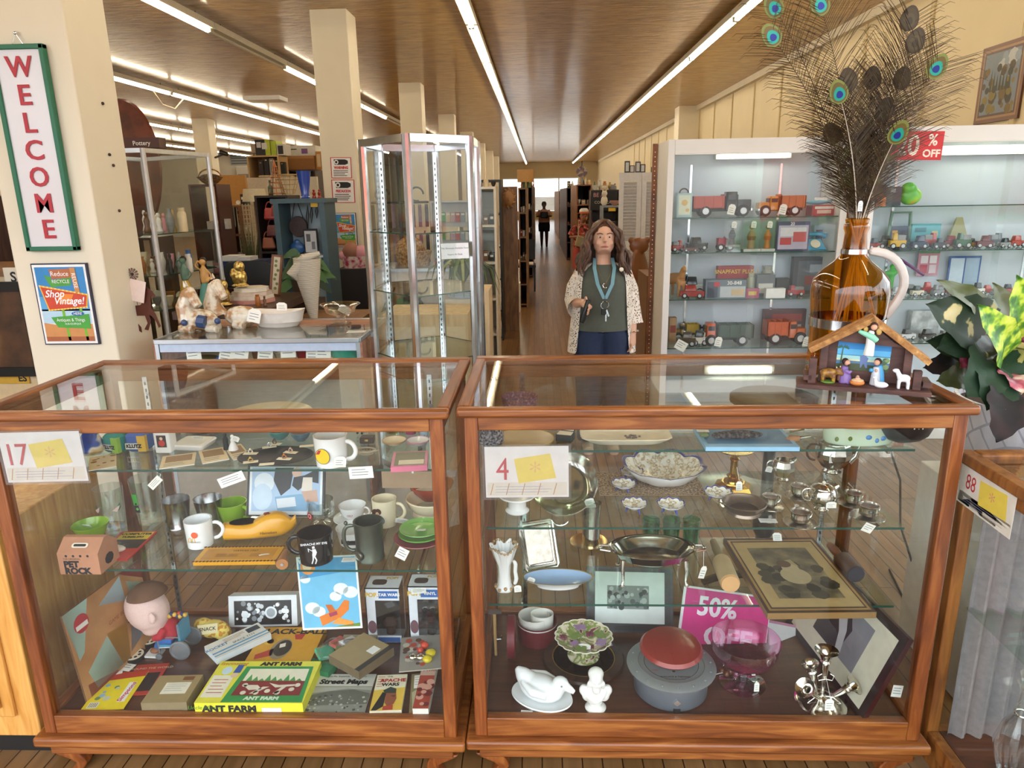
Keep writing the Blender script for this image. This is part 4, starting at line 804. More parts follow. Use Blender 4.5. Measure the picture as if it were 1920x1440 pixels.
def popbox(x0,y0,x1,y1,lb,head,nm):
    a = V(x0,y1,2.1);bb = V(x1,y1,2.1);w = bb.x-a.x;zt = V(x0,y0,2.1).z;h = zt-z
    t = T('figure_box',lb,'box',((a.x+bb.x)/2,2.14,z),.0)
    g = G(m('dcdfe6',.4));d = .085;g.bx(-w/2,w/2,d-.003,d,0,h);g.bx(-w/2,w/2,0,d,0,.003);g.bx(-w/2,w/2,0,d,h-.003,h);g.bx(-w/2,-w/2+.003,0,d,0,h);g.bx(-w/2,w/2,0,.003,0,h*.14);g.bx(-w/2,w/2,0,.003,h*.78,h);g.bx(-w/2,-w*.22,0,.003,h*.14,h*.78)
    g.use(m('2c2b30',.6)).bx(-w/2+.004,w/2-.002,d-.006,d-.004,.004,h-.004);g.obj('carton',t)
    g = G(PLASTIC);g.bx(-w*.22,w/2,0,.001,h*.14,h*.78);g.bx(w/2-.001,w/2,.003,d-.003,0,h);g.obj('window',t)
    g = G();g.mtx(Matrix.Translation((0,-.0006,0)) @ UPR);g.use(m('3868ad',.4)).rect(-w*.1,h*.82,w*.46,h*.95);g.rect(-w*.2,h*.02,w*.46,h*.11);g.use(m('d9b24a',.4)).text('POP!',h*.1,-w*.3,h*.88,.0005,off=.001);g.use(WHITE).text(nm,h*.07,w*.18,h*.885,.0006,off=.0006);g.use(m('6a4a52',.5)).disc(-w*.34,h*.3,w*.13,.0004,14,h*.12);g.obj('print',t,smooth=0)
    g = G(m('4a3228' if head else '20181a',.6));g.slab((w*.12,.04,.012),.03,.025,.03,.01,.004);g.slab((w*.12,.04,.04),.05,.04,.042,.018,.012);g.obj('vinyl_figure',t)
    g = G(m('3a2a25',.5));g.slab((-w*.12,.04,h),w*.42,.035,.0008,.012,.0002);g.use(m('cfa84a',.4));g.mtx(Matrix.Translation((w*.22,.065,h+.001))).text('POP!',.02,off=.0008);g.obj('lid_print',t)
popbox(684,1115,748,1194,'white windowed figure box beside the comic, left of two',1,'STAR WARS')
popbox(764,1112,826,1192,'white windowed figure box at the right end of the deck',0,'VINYL')
tag(785,1108,0,.05,.02,'cream tag resting on the rightmost figure box',(-1.0,0,.2),None,2.13)
# bag of game parts and boxes
c = lay((645,1190),(708,1190),(655,1238),z,.033,m('7f7a66',.6));c.R(m('a49d86',.5)).R(m('4a463a',.5),.3,.3,.9,.9,2).D(m('a0603a',.5),.7,.7,.14,3)
c.obj('flat_box','grey olive box lying under the tan box beside the bagged game','box')
c = lay((682,1186),(738,1214),(648,1246),z+.036,.03,m('6a5a42',.7));c.R(m('a08a62',.6)).R(WHITE,.58,.2,.8,.44,2).R(m('2b2622',.5),.86,0,1,1,2);c.obj('tan_box','tan cardboard box with a small white sticker on the bagged game','box')
p,r,h = fit(594,1184,690,1262,z,.7);p = p+Vector((-.012,.01,0))
t = T('bagged_game','clear plastic bag of colored paper game pieces behind Street Maps','bag',p,.2)
for q,mt in (((-.045,.0,.03),m('57b08f',.7)),((0,.035,.035),m('d9695f',.7)),((.035,.03,.034),m('d9d9dd',.7)),((.02,-.01,.03),m('8c8f3a',.7))):
    g = G(mt);g.at(q,(.25,.2,random.random()));g.slab((0,0,0),.06,.05,.012,.004,.001);g.obj('paper_piece',t)
g = G(m('2d7a52',.6));g.box(-.06,-.045,.012,.1,.05,.022,rz=-.5);g.obj('green_box',t)
g = G(PLASTIC);g.lathe([(r*.95,.0),(r,.02),(r*.8,.055),(r*.3,.066),(.001,.067)],20,e=(1,.7),wob=lambda th,t_,r_,z_: (r_*(1+.06*sin(5*th)+.04*sin(9*th+2)),z_*(1+.1*sin(4*th))));g.obj('plastic_bag',t)
c = lay((598,1264),(706,1264),(580,1342),z,.004,PAPER);c.R(m('d6d3c6',.5)).R(m('8f8f86',.5),0,.32,1,1,2).P(m('6a6a60',.5),[(0,.55),(.3,.45),(.7,.4),(1,.5),(1,.75),(0,.8)],3).P(m('b4b3a8',.5),[(0,.34),(1,.34),(1,.42),(.6,.38),(.3,.44),(0,.5)],3).blobs([m('4a4a44',.5),m('9a9a90',.5),m('b9b9ae',.5)],60,.03,.55,.97,.97,.012,.03,4).X(INK,'Street Maps',.16,.48,.21,4,off=.008,sh=.15,sx=1.05).X(INK,'Santa Fe  Espanola  Los Alamos',.055,.5,.07,4)
c.obj('booklet','black and white Street Maps booklet at the front of the deck','book')
c = lay((708,1266),(764,1264),(678,1342),z+.0045,.014,m('cfc6ae',.6));c.R(m('e8e0c4',.5)).P(m('e3bd4a',.5),[(.0,.45),(1,.38),(1,1),(0,1)],2).P(m('2c3a30',.5),[(.3,.46),(.52,.36),(.72,.42),(.74,.58),(.4,.58)],3).P(m('1a1a1a',.5),[(.3,.5),(.42,.56),(.4,.9),(.2,1),(.04,1)],4).P(m('8d4f33',.5),[(.42,.54),(.74,.55),(.78,.7),(.72,.84),(.52,.9),(.42,.8)],5).P(m('5c2f20',.5),[(.56,.62),(.74,.6),(.7,.66)],6).P(m('b9442f',.5),[(.4,.9),(.7,.86),(.72,1),(.4,1)],6).X(RED,'APACHE',.13,.56,.18,4,off=.005).X(INK,'WARS',.12,.5,.3,4,off=.005).X(INK,'THE',.06,.44,.07,4).lines(RED,.05,.06,.3,.4,5,.2,3)
c.obj('paperback','THE APACHE WARS paperback book at the front right of the deck','book')
c = lay((772,1264),(800,1262),(748,1342),z,.012,m('7b5a3f',.6));c.R(m('8a7a58',.5)).P(m('b9b491',.5),[(.1,.5),(.5,.4),(.9,.55),(.8,.9),(.2,.95)],2).R(m('8b4a2e',.5),.9,0,1,1,3).R(PAPER,.2,.05,.85,.4,3).lines(GREY,.25,.1,.8,.36,4,.15,4);c.obj('map_book','brown map covered book between the paperback and the red book','book')
c = lay((800,1212),(826,1212),(782,1342),z+.0,.03,m('e2dfd6',.5));c.R(m('a8402f',.5)).R(m('c9a695',.5),0,.0,1,.5,2).blobs([m('6b1f1f',.5),m('d9a18f',.5)],16,.05,.6,.95,.95,.02,.05,3).X(m('8d2a22',.5),'RED',.07,.5,.3,3,off=.003).X(m('8d2a22',.5),'IN WAR',.05,.5,.42,3)
c.obj('red_book','red and cream book with a white spine at the right end of the deck','book')
c = lay((752,1196),(826,1190),(738,1260),z+.032,.004,m('a8a090',.5));c.R(m('97918a',.4)).blobs([m('b5452f',.4),m('5a3f33',.4),m('c9c0b0',.4)],20,.05,.08,.6,.9,.03,.07,2)
o = c.obj('carded_set','carded set of round metal and yellow pieces at the right of the deck','toy')
for x,y,r,mt in ((-.02,-.035,.014,SILVER),(.006,-.035,.014,SILVER),(.036,-.012,.018,m('d9c22a',.2)),(.03,-.044,.016,m('d9c22a',.2)),(.01,.028,.014,m('d9503a',.2)),(.0,.0,.011,m('c94a3a',.2))):
    g = G(mt);g.ball((x,y,.008),(r,r,.011),12,8);g.obj('bead',o)
# ---------------------------------------------------------------- right showcase, upper shelf
z = RA+.0005
TWEED = ramp_mat('tweed_cloth',[(.35,'3d3840'),(.5,'77727a'),(.65,'b3a8a6')],ns=160,det=1,r=.9)
p,r,h = fit(893,800,934,852,z);g = G(TWEED);g.slab((0,0,0),.07,.09,.1,.02,.015,tp=.8);g.obj('cloth_bag',loc=(p.x+.01,p.y+.05,z),label='grey tweed bag at the left end of the upper right shelf',cat='bag')
p,r,h = fit(936,795,1008,826,z);t = T('basket','woven purple and red basket behind the number card 4','basket',(p.x,2.2,z));g = G(ramp_mat('purple_weave',[(.4,'4d4064'),(.55,'8c4a58'),(.7,'9f93a8')],ns=120,det=1,r=.8));g.lathe(hollow(.045,.06,.075,.004),26,cap=False);g.obj('body',t)
plate((925,812,1040,850),z,'gold rimmed plate half hidden by the number card 4',m('cdb68a',.3),m('bd9b3f',.3,.7),.012)
p,r,h = fit(1040,800,1080,832,z);t = T('ring_box','open black ring box with a cream lining on the upper right shelf','box',p,-.3);g = G(BLACK);g.slab((0,0,0),.05,.04,.022,.004,.002);g.obj('box',t);g = G(IVORY);g.box(0,-.002,.0225,.042,.03,.002);g.at((0,.02,.04),(-.25,0,0)).box(0,0,0,.042,.003,.03);g.obj('lining',t);g = G(BLACK);g.at((0,.024,.04),(-.25,0,0)).box(0,0,0,.048,.006,.036);g.obj('lid',t)
p,r,h = fit(1088,795,1256,838,z,.5)
g = G(m('e2d8bf',.3,0,.1,20));W_ = lambda th,t_,r_,z_: (r_*(abs(cos(th))**5+abs(sin(th))**5)**(-.2)*(1+(.02*abs(sin(14*th)) if r_ > r*.9 else 0)),z_)
g.lathe([(r*.75,0),(r*.8,.003),(r*.99,.018),(r*.97,.02),(r*.8,.007),(.001,.006)],84,e=(1,.5),wob=W_);g.use(m('74675d',.4))
for i in range(16): g.ball((.02+.022*cos(i*.8)*((i % 3)+1)/3,.0+.012*sin(i*.8),.0075),.004,6,5)
g.obj('oval_platter',loc=p,label='cream oval platter with scalloped edge on the upper right shelf',cat='platter')
c = lay((1300,800),(1462,800),(1288,838),z,.012,m('8fbede',.4));c.R(m('86b3d4',.4)).R(m('4f7ea3',.4),.04,.06,.96,.86,2).obj('blue_tray','light blue rectangular tray with a brush on the upper right shelf','tray')
p = S(1385,822,z+.0135);blob('brush','dark bristled brush lying on the blue tray','brush',p,[('b',(0,0,.012),(.07,.022,.012)),('b',(-.05,0,.01),(.03,.016,.01))],ramp_mat('bristles',[(.4,'1e1a1e'),(.7,'6a5a55')],ns=140,det=1,r=.8),.004)
tag(1318,808,z+.016,.035,.02,'white tag with cord on the left of the blue tray','flat');tag(1375,802,z+.04,.035,.02,'white tag on top of the dark brush','flat')
p = S(1320,820,z+.0135);g = G(m('6a7a4a',.4));g.ball((0,0,.008),(.014,.01,.008));g.obj('green_stone',loc=p,label='small green stone at the left end of the blue tray',cat='stone')
for i,(a,b) in enumerate((((1470,806),(1520,800)),((1480,812),(1525,806)))):
    pa = S(*a,z+.004);pb = S(*b,z+.004);t = T('serving_spoon',('silver spoon at the back, ' if i == 0 else 'silver spoon in front, ')+'beside the blue tray','spoon',pa);d = pb-pa
    g = G(SILVER);g.tube([(0,0,.004),(d.x*.6,d.y*.6,.006)],.003,8);g.obj('handle',t);g = G(SILVER);g.at((d.x*.8,d.y*.8,.006),(0,0,.3)).lathe([(.001,0),(.014,.003),(.017,.008),(.016,.008),(.001,.002)],16,e=(1.4,1));g.obj('bowl',t)
p = S(1492,822,z+.012);t = T('wood_handle_tool','short tool with a turned wooden handle on the upper right shelf','tool',p,.15);g = G(m('b07e52',.45));g.tube([(-.028,-.01,0),(-.02,-.006,0),(0,0,0),(.01,0,0)],[.008,.011,.009,.007],12);g.obj('handle',t);g = G(SILVER);g.tube([(.01,0,0),(.05,.01,0)],[.006,.003],8);g.obj('shaft',t)
p,r,h = fit(1543,795,1673,838,z,.5)
t = T('planter','mint oval china planter painted with blue flowers on the upper right shelf','planter',p);MINT = m('c8dcc0',.25,0,.04,15,.3);g = G(MINT);h = .05
g.lathe([(r*.93,0),(r*.98,.006),(r,h*.6),(r*.97,h)],44,e=(1,.5),cap=False);g.use(m('b98a55',.4)).lathe([(r*.97,h),(r*.95,h+.003),(r*.93,h)],44,e=(1,.5),cap=False);g.use(m('d9d4c2',.5)).lathe([(r*.93,h),(r*.9,h-.012),(.001,h-.014)],44,e=(1,.5),cap=False);g.obj('body',t)
g = G(m('4a86c4',.4))
for i,a in enumerate([-2.4,-2.0,-1.5,-1.25,-1.05,-.8,-.5]):
    g.use(m('4a86c4',.4) if i in (2,3,4,5) else m('6d7d3a',.5)).ball((r*1.0*cos(a),r*.5*sin(a),h*(.35+.1*(i % 3))),(.009 if i in (2,4,5) else .006,.003,.007),8,6)
g.obj('painted_flowers',t)
p,r,h = fit(1672,795,1745,842,z,.8);t = T('black_bowl','black round pierced bowl leaning at the right end of the upper shelf','bowl',(p.x-.03,p.y-.05,z+.004),0,None,(-.5,0,0));g = G(m('1c1a1d',.4));g.at((0,0,.055));g.lathe([(.03,-.035),(.05,-.025),(.068,.0),(.065,0),(.045,-.02),(.001,-.028)],28);g.obj('body',t);g = G(WHITE);g.at((0,0,.055))
for i in range(9): g.ball((-.01+.011*(i % 3),-.058,-.01+.009*(i//3)),.0028,6,5)
g.obj('inlay',t)
# ---------------------------------------------------------------- right showcase, middle shelf
z = RB+.0005
p = S(1180,884,z);c = Card(Vector((p.x-.12,2.31,z+.003)),Vector((p.x+.22,2.31,z+.003)),Vector((p.x-.12,2.12,z+.003)),.0025,m('8d7358',.9));c.R(ramp_mat('burlap',[(.35,'6d5640'),(.5,'9a8062'),(.65,'bba383')],ns=150,det=1,r=.95));c.obj('woven_mat','tan woven mat at the back of the middle right shelf','mat')
p,r,h = fit(936,925,1004,973,z);g = G(CHINA);g.lathe([(r*.62,0),(r*.66,.004),(r*.5,.012),(r*.5,.035),(r*.6,.045),(r*1.0,.052),(r*.98,.056),(.001,.05)],32);g.obj('cake_stand',loc=p,label='white footed china stand under the number card 4',cat='cake stand')
pc = V(1058,905,2.16);t = T('silver_bowl','large round silver bowl tilted to face forward behind the number card 4','bowl',pc,0,None,(rad(52),0,rad(-12)));R_ = .108
g = G(SILVER);g.lathe([(R_*.5,-.035),(R_*.62,-.034),(R_*.8,-.022),(R_*.96,-.004),(R_,0),(R_*1.02,.003),(R_,.005),(R_*.94,.0),(R_*.78,-.017),(R_*.58,-.027),(R_*.56,-.0265),(.001,-.027)],48);g.obj('body',t)
g = G(SILVER);g.tube(arc((0,-R_*1.02,0),.03,-2.6,-.5,8,'xy'),.004,8);g.obj('handle',t)
pz = t.location.z-z;tagpart(t,(.09,-.06,.02),(-.9,0,.4),.03,.02)
COB = m('29357f',.25);FLOR = ramp_mat('floral_china',[(.42,'efece4'),(.52,'d9cbb0'),(.58,'a98f6a'),(.63,'e9e5da')],ns=55,det=2,r=.2,coat=.3)
def scal(k,am): return lambda th,t_,r_,z_: (r_*(1+am*(max(0,z_)/.06 if False else 1)*(abs(sin(k*th/2))-.5)*(1 if r_ > 0.02 else 0)),z_)
def fbowl(b,lb,k,legs,hh=None,am=.1):
    p,r,h = fit(*b,z);h = hh or h;t = T('scalloped_bowl',lb,'bowl',p);f = .008 if legs else 0
    wb = lambda th,t_,r_,z_: (r_*(1+am*(abs(sin(k*th/2))-.6)*min(1,r_/r)**2),z_+(h*.16*(abs(sin(k*th/2))-.6) if z_ > h*.8 else 0))
    g = G(CHINA);g.lathe([(r*.3,f),(r*.42,f+.003),(r*.75,f+h*.4),(r*.95,h*.85),(r,h)],72,wob=wb,cap=False);g.use(COB).lathe([(r*1.0,h*.97),(r*1.015,h*1.01),(r*.93,h*.93)],72,wob=wb,cap=False);g.use(FLOR).lathe([(r*.93,h*.93),(r*.7,h*.42+f),(r*.4,f+.006),(.001,f+.006)],72,wob=wb,cap=False);g.use(CHINA).lathe([(.001,f),(r*.3,f)],72,cap=False);g.obj('body',t)
    for i in range(legs):
        a = -pi/2+.6+2*pi*i/legs;g = G(COB);g.tube([(r*.5*cos(a),r*.5*sin(a),f+h*.2),(r*.62*cos(a),r*.62*sin(a),h*.08),(r*.7*cos(a),r*.7*sin(a),0)],[r*.1,r*.07,r*.05],8);g.obj('foot',t)
    return t
fbowl((1168,862,1318,934),'large scalloped white bowl with a cobalt rim on the middle right shelf',8,0,.066)
for b,lb in (((1163,872,1206,906),'small cobalt rimmed bowl half hidden behind the large scalloped bowl'),((1146,902,1192,930),'small cobalt rimmed bowl left of the large scalloped bowl'),((1165,934,1213,969),'small cobalt rimmed footed bowl in front of the large bowl, left one'),((1232,935,1283,971),'small cobalt rimmed footed bowl in front of the large bowl, right one'),((1320,908,1371,948),'small cobalt rimmed footed bowl beside the brass candlestick')):
    fbowl(b,lb,10,3,.03)
p,r,h = fit(1341,838,1406,930,z,.9);t = T('candlestick','brass candlestick with an octagonal base on the middle right shelf','candlestick',p)
g = G(BRASS);g.lathe([(r*1.15,0),(r*1.15,.006),(r*1.0,.02),(r*.7,.026),(r*.68,.03)],8);g.obj('base',t,smooth=0)
g = G(BRASS);g.lathe([(r*.55,.03),(r*.5,.036),(r*.25,.042),(r*.4,.05),(r*.22,.058),(r*.2,.1),(r*.3,.108),(r*.2,.114),(r*.25,.13),(r*1.0,.137),(r*1.05,.141),(r*.4,.139),(.002,.139)],24);g.obj('stem',t);tagpart(t,(.005,-.052,.035),(-.1,0,.1),.02,.03,[(0,-.03,.09),(.005,-.05,.052)])
bowl((1353,930,1435,980),z,'plain pewter grey bowl on the middle right shelf',m('8b7a6c',.28,.85),m('776555',.35,.7),None,.7,h=.036)
# tea set
def silvpot(b,lb,name,cat,lid=True,spout=True,oct_=True,hnd=DARKW):
    p,r,h = fit(*b,z);t = T(name,lb,cat,p);n = 10 if oct_ else 26
    g = G(SILVER);g.lathe([(r*.5,0),(r*.52,.004),(r*.35,.01),(r*.6,h*.18),(r*.95,h*.45),(r,h*.6),(r*.86,h*.82),(r*.78,h*.86)]+([] if lid else [(r*.7,h*.86),(r*.8,h*.6),(.001,h*.2)]),n);g.obj('body',t,smooth=20 if oct_ else 40)
    if lid:
        g = G(SILVER);g.lathe([(r*.8,h*.85),(r*.78,h*.88),(r*.4,h*.98),(r*.1,h*1.0),(.001,h)],n);g.obj('lid',t);g = G(IVORY);g.ball((0,0,h*1.04),r*.13,10,8);g.obj('knob',t)
    if spout: g = G(SILVER);g.tube([(r*.85,0,h*.3),(r*1.2,0,h*.45),(r*1.4,0,h*.75),(r*1.65,0,h*.9)],[r*.25,r*.17,r*.11,r*.08],10);g.obj('spout',t)
    else: g = G(SILVER);g.tube([(r*.7,0,h*.8),(r*1.05,0,h*.93)],[r*.25,r*.12],8);g.obj('lip',t)
    g = G(hnd);g.tube([(-r*.8,0,h*.78),(-r*1.35,0,h*.86),(-r*1.55,0,h*.6),(-r*1.3,0,h*.35),(-r*.9,0,h*.35)],r*.08,8);g.obj('handle',t,sub=1)
    return t,r,h
t,r,h = silvpot((1536,818,1604,908),'silver teapot at the back of the middle right shelf','teapot','teapot');t.location.y += .05;tagpart(t,(-.02,-.05,h*.55),(0,0,.1),.026,.034,[(-.018,-.04,h*.85),(-.02,-.05,h*.66)])
t,r,h = silvpot((1446,848,1488,908),'small silver creamer at the back of the middle right shelf','creamer','creamer',False,False,hnd=SILVER);tagpart(t,(-.05,-.01,h*.5),(0,.3,.3),.025,.02)
t,r,h = silvpot((1514,897,1566,966),'round silver sugar pot with an ivory knob on the middle right shelf','sugar_pot','sugar pot',True,False,False,SILVER);tagpart(t,(.01,-.042,h*.4),(0,0,0),.03,.02)
def demi(b,lb):
    p,r,h = fit(*b,z,.6);t = T('demitasse_cup',lb,'cup',p);R = r
    g = G(SILVERD);g.lathe([(R*.5,0),(R,.004),(R*.97,.006),(R*.5,.003),(.001,.003)],30,wob=lambda th,t_,r_,z_: (r_*(1+.03*sin(12*th)),z_));g.obj('saucer',t)
    q = R*.58;g = G(SILVER);g.lathe([(q*.6,.005),(q*.9,.012),(q*.95,.03),(q,.038),(q*1.04,.04),(q*.95,.04),(q*.88,.03),(q*.8,.012),(.001,.01)],24);g.use(m('5a3a28',.3)).lathe([(q*.93,.034),(.001,.0335)],20,cap=False);g.obj('cup',t)
    g = G(SILVER);g.tube(arc((q*1.05,0,.024),.01,-1.8,1.8,8),.0018,6);g.obj('handle',t,rz=.3);return t
for b,lb in (((1418,916,1468,958),'silver demitasse cup on saucer right of the pewter bowl'),((1471,900,1522,938),'silver demitasse cup on saucer left of the sugar pot'),((1468,944,1530,990),'silver demitasse cup on saucer nearest the front of the shelf'),((1570,910,1625,952),'silver demitasse cup on saucer right of the sugar pot'),((1596,932,1658,978),'silver demitasse cup on saucer at the right end of the tea set')): demi(b,lb)
tag(1440,976,z,.05,.026,'white tag lying right of the pewter bowl near the shelf edge','flat');tag(1628,990,z,.03,.03,'white tag hanging over the shelf edge below the tea set',(.2,.4,0),None,1.89)
# ---------------------------------------------------------------- right showcase, lower shelf
z = RC+.0005
p,r,h = fit(930,996,962,1112,z);t = T('porcelain_vase','ornate white and gold porcelain vase with a ruffled mouth','vase',p);h = .145;GT = m('b9976a',.35,.3)
g = G(CHINA);q = .03
g.lathe([(q*.9,0),(q*.95,.006),(q*.7,.018),(q*.62,.05),(q*.7,.085),(q*.95,.11),(q*1.35,h),(q*1.25,h),(q*.8,.105),(.001,.09)],48,wob=lambda th,t_,r_,z_: (r_*(1+(.1*sin(7*th)+.05*sin(13*th) if z_ > .1 else .04*sin(5*th))),z_+(.008*sin(7*th) if z_ > .13 else 0)));g.obj('body',t)
g = G(GT)
for i in range(26):
    a = 2*pi*i/26;g.ball((q*1.36*cos(a),q*1.36*sin(a),h+.006*sin(3.5*a)),.0045,6,5)
for i in range(9): a = 2*pi*i/9;g.ball((q*.92*cos(a),q*.92*sin(a),.008+.006*(i % 2)),.006,6,5)
g.obj('gilding',t)
g = G(CHINA);g.tube([(q*.9,0,.1),(q*1.3,0,.085),(q*1.05,0,.06),(q*1.35,0,.035),(q*1.0,0,.012)],[.006,.008,.006,.008,.007],8);g.obj('scroll_handle',t,sub=1);tagpart(t,(.042,-.02,.012),(-.5,0,.2),.022,.02)
c = Card(V(972,982,2.16),V(1034,972,2.2),V(985,1072,2.1),.004,SILVERD)
o_ = c.obj('silver_tray','rectangular silver tray with a raised rim leaning behind the oval dish','tray');M = c.M
g = G(SILVER);pts = [(.06,0),(.94,0),(1,.06),(1,.94),(.94,1),(.06,1),(0,.94),(0,.06)];P3 = [M @ Vector((a,b,.004)) for a,b in pts];g.tube(P3,.006,8,True);g.tube([M @ Vector((.5+(a-.5)*.8,.5+(b-.5)*.8,.002)) for a,b in pts],.004,8,True);g.obj('rim',o_)
p,r,h = fit(1070,1012,1142,1052,z);p = p+Vector((0,.06,0));g = G(m('c9ad73',.2,.95));g.lathe([(r*.5,0),(r*.7,.003),(r,.01),(r*.98,.011),(r*.7,.005),(.001,.005)],36);g.obj('brass_plate',loc=p,label='round brass plate under the silver beaker',cat='plate')
p2,r,h = fit(1097,958,1137,1050,z);g = G(SILVER);g.lathe([(r*.85,0),(r*.85,h*.05),(r*.82,h*.6),(r,h),(r*.94,h),(r*.78,h*.6),(.001,.01)],32);o = g.obj('silver_beaker',loc=p+Vector((.008,0,.0056)),label='tall silver beaker standing on the brass plate',cat='cup');tagpart(o,(-.005,-r,h+.005),(-1.1,0,.1),.035,.016)
p,r,h = fit(980,1065,1112,1113,z,.45);t = T('oval_dish','pale blue oval china dish with a gold rim on the lower right shelf','dish',p);h = .03;e_ = (1,.45)
g = G(CHINA);g.lathe([(r*.6,0),(r*.62,.006),(r*.85,h*.7),(r,h)],44,e=e_,cap=False);g.use(m('9db9d9',.2,0,.03,10,.3)).lathe([(r*.97,h),(r*.8,h*.62),(r*.6,.01),(.001,.009)],44,e=e_,cap=False);g.use(m('b39a5c',.3,.7)).lathe([(r,h-.001),(r*1.01,h+.0015),(r*.965,h)],44,e=e_,cap=False);g.use(CHINA).lathe([(.001,.001),(r*.6,0)],44,e=e_,cap=False);g.obj('body',t);tagpart(t,(-r*.75,-.02,.03),(-.9,0,-.6),.026,.016)
p,r,h = fit(1142,1000,1305,1112,z,.55);t = T('serving_dish','large oval silver dish on four legs on the lower right shelf','serving dish',p+Vector((0,.03,0)));e_ = (1,.6);f = .05;r *= .97
g = G(SILVER);g.lathe([(.001,f),(r*.5,f+.003),(r*.8,f+.02),(r*.93,f+.045),(r*1.03,f+.05),(r*1.04,f+.054),(r*1.0,f+.057),(r*.96,f+.056),(r*.9,f+.05),(r*.72,f+.022),(r*.7,f+.021)],56,e=e_,cap=False);g.use(SILVERD).lathe([(r*.7,f+.021),(r*.66,f+.024),(.001,f+.024)],56,e=e_,cap=False);g.obj('body',t)
for a,b in ((-.72,-.42),(.72,-.42),(-.72,.42),(.72,.42)):
    g = G(SILVER);g.tube([(a*r,b*r,f+.035),(a*r*1.02,b*r*1.1,f),(a*r*1.0,b*r*1.1,.02),(a*r*1.04,b*r*1.2,.004)],[.008,.006,.004,.005],8);g.ball((a*r*1.04,b*r*1.2,.004),(.008,.006,.004),8,6);g.obj('leg',t)
for s in (-1,1): g = G(SILVER);g.tube([(s*r*1.0,.02,f+.048),(s*r*1.22,.015,f+.05),(s*r*1.22,-.015,f+.05),(s*r*1.0,-.02,f+.048)],.004,8);g.ball((s*r*1.22,0,f+.05),.007,8,6);g.obj('handle',t)
tagpart(t,(r*1.17,-.03,.03),(.1,.2,.2),.02,.045,[(r*1.2,-.01,f+.05),(r*1.18,-.03,.05)])
# framed print lying on the shelf
c = Card(S(1356,1010,z+.022),S(1524,1008,z+.022),S(1416,1150,z+.022),.02,m('8a6a3f',.4));GF = m('b08d55',.35,.5,.1)
c.R(DARKW).R(GF,.03,.03,.97,.975,1.5).R(m('4a3426',.5),.055,.05,.945,.955,2).R(m('b59a68',.6),.07,.07,.93,.94,3).R(ramp_mat('old_print',[(.3,'3a3528'),(.5,'6b6048'),(.72,'9a8a66')],ns=14,det=5,r=.5),.19,.16,.82,.84,4)
c.blobs([m('2f2c22',.6),m('45402f',.6)],26,.2,.4,.8,.82,.03,.07,5).D(m('b5a37d',.6),.5,.56,.1,7,.11).D(m('b9a680',.6),.5,.46,.06,7.4).D(m('5f4a38',.6),.46,.4,.05,7.6).P(m('a8966f',.6),[(.44,.36),(.56,.34),(.6,.44),(.5,.42)],7.2)
o = c.obj('framed_print','gold framed antique print of a dancing girl lying on the lower right shelf','picture');tagpart(o,(.02,c.h*.47,.012),(-.6,0,0),.03,.028)
def pestle(a,bq,lb,m1,m2,m3,r1,r2):
    pa = S(*a,z+.03);pb = S(*bq,z+r2+.0);d = pb-pa;t = T('wooden_masher',lb,'masher',pa)
    g = G(m1);g.tube([(0,0,0),d*.2,d*.48],[r1*.9,r1*1.15,r1*.8],16);g.obj('handle',t);g = G(m2);g.tube([d*.46,d*.5,d*.55,d*.97],[r1*.8,r2*.95,r2,r2],24);g.obj('head',t);g = G(m3);g.tube([d*.97,d*1.0],[r2*.98,r2*.9],24);g.obj('end_face',t)
pestle((1337,1015),(1370,1096),'pale wooden masher with a round end left of the gold framed print',m('8d7a58',.5),m('c2a97c',.5),m('cfa06c',.6),.012,.03)
pestle((1556,1022),(1606,1078),'dark wooden masher with a black end right of the gold framed print',m('6d3d22',.4),m('4a2d22',.4),m('2a2b36',.4),.013,.028)
# green tumblers at the back
for i,(x,lb) in enumerate(((1218,'left'),(1250,'middle'),(1282,'right'))):
    q = S(x,1018,z);g = G(GREENGL);g.lathe([(.001,0),(.026,0),(.032,.1),(.03,.1),(.023,.01),(.001,.01)],12);g.obj('green_tumbler',loc=(q.x+.01*i,2.27,z),label='green ribbed tumbler at the back of the lower shelf, %s one of three' % lb,cat='glass')
# ---------------------------------------------------------------- right showcase, bottom deck
z = ZD+.0006
MAR = m('6a1f26',.5,0,.1,40)
p,r,h = fit(966,1140,1050,1232,z);r = .07;t = T('collar_box','maroon round leather collar box holding white collars','box',p+Vector((.0,.04,0)));g = G(MAR);g.lathe([(r,0),(r,.07),(r*.96,.07),(r*.96,.006),(.001,.006)],36);g.obj('body',t)
g = G(m('e9e4dc',.5))
for i in range(7): a = 2*pi*i/40
g.use(WHITE).lathe([(r*1.005,.062),(r*1.005,.066)],36,cap=False);g.obj('stitching',t)
for q,rr,hh,e_ in (((-.012,.005),.052,.085,(1,.9)),((.016,.0),.038,.095,(1,.8))):
    g = G(m('ece8df',.5));g.lathe([(rr,.012),(rr*1.05,hh),(rr*1.0,hh),(rr*.95,.012)],28,(q[0],q[1],0),e_);g.obj('collar',t)
pl = V(958,1148,2.08);g = G(MAR);g.at((0,0,0),(0,pi/2,0)).lathe([(.07,-.012),(.07,.012),(.066,.014),(.001,.014)],36);g.obj('round_cover',loc=(pl.x,2.08,z+.0705),label='maroon round lid standing on edge behind the collar box',cat='lid')
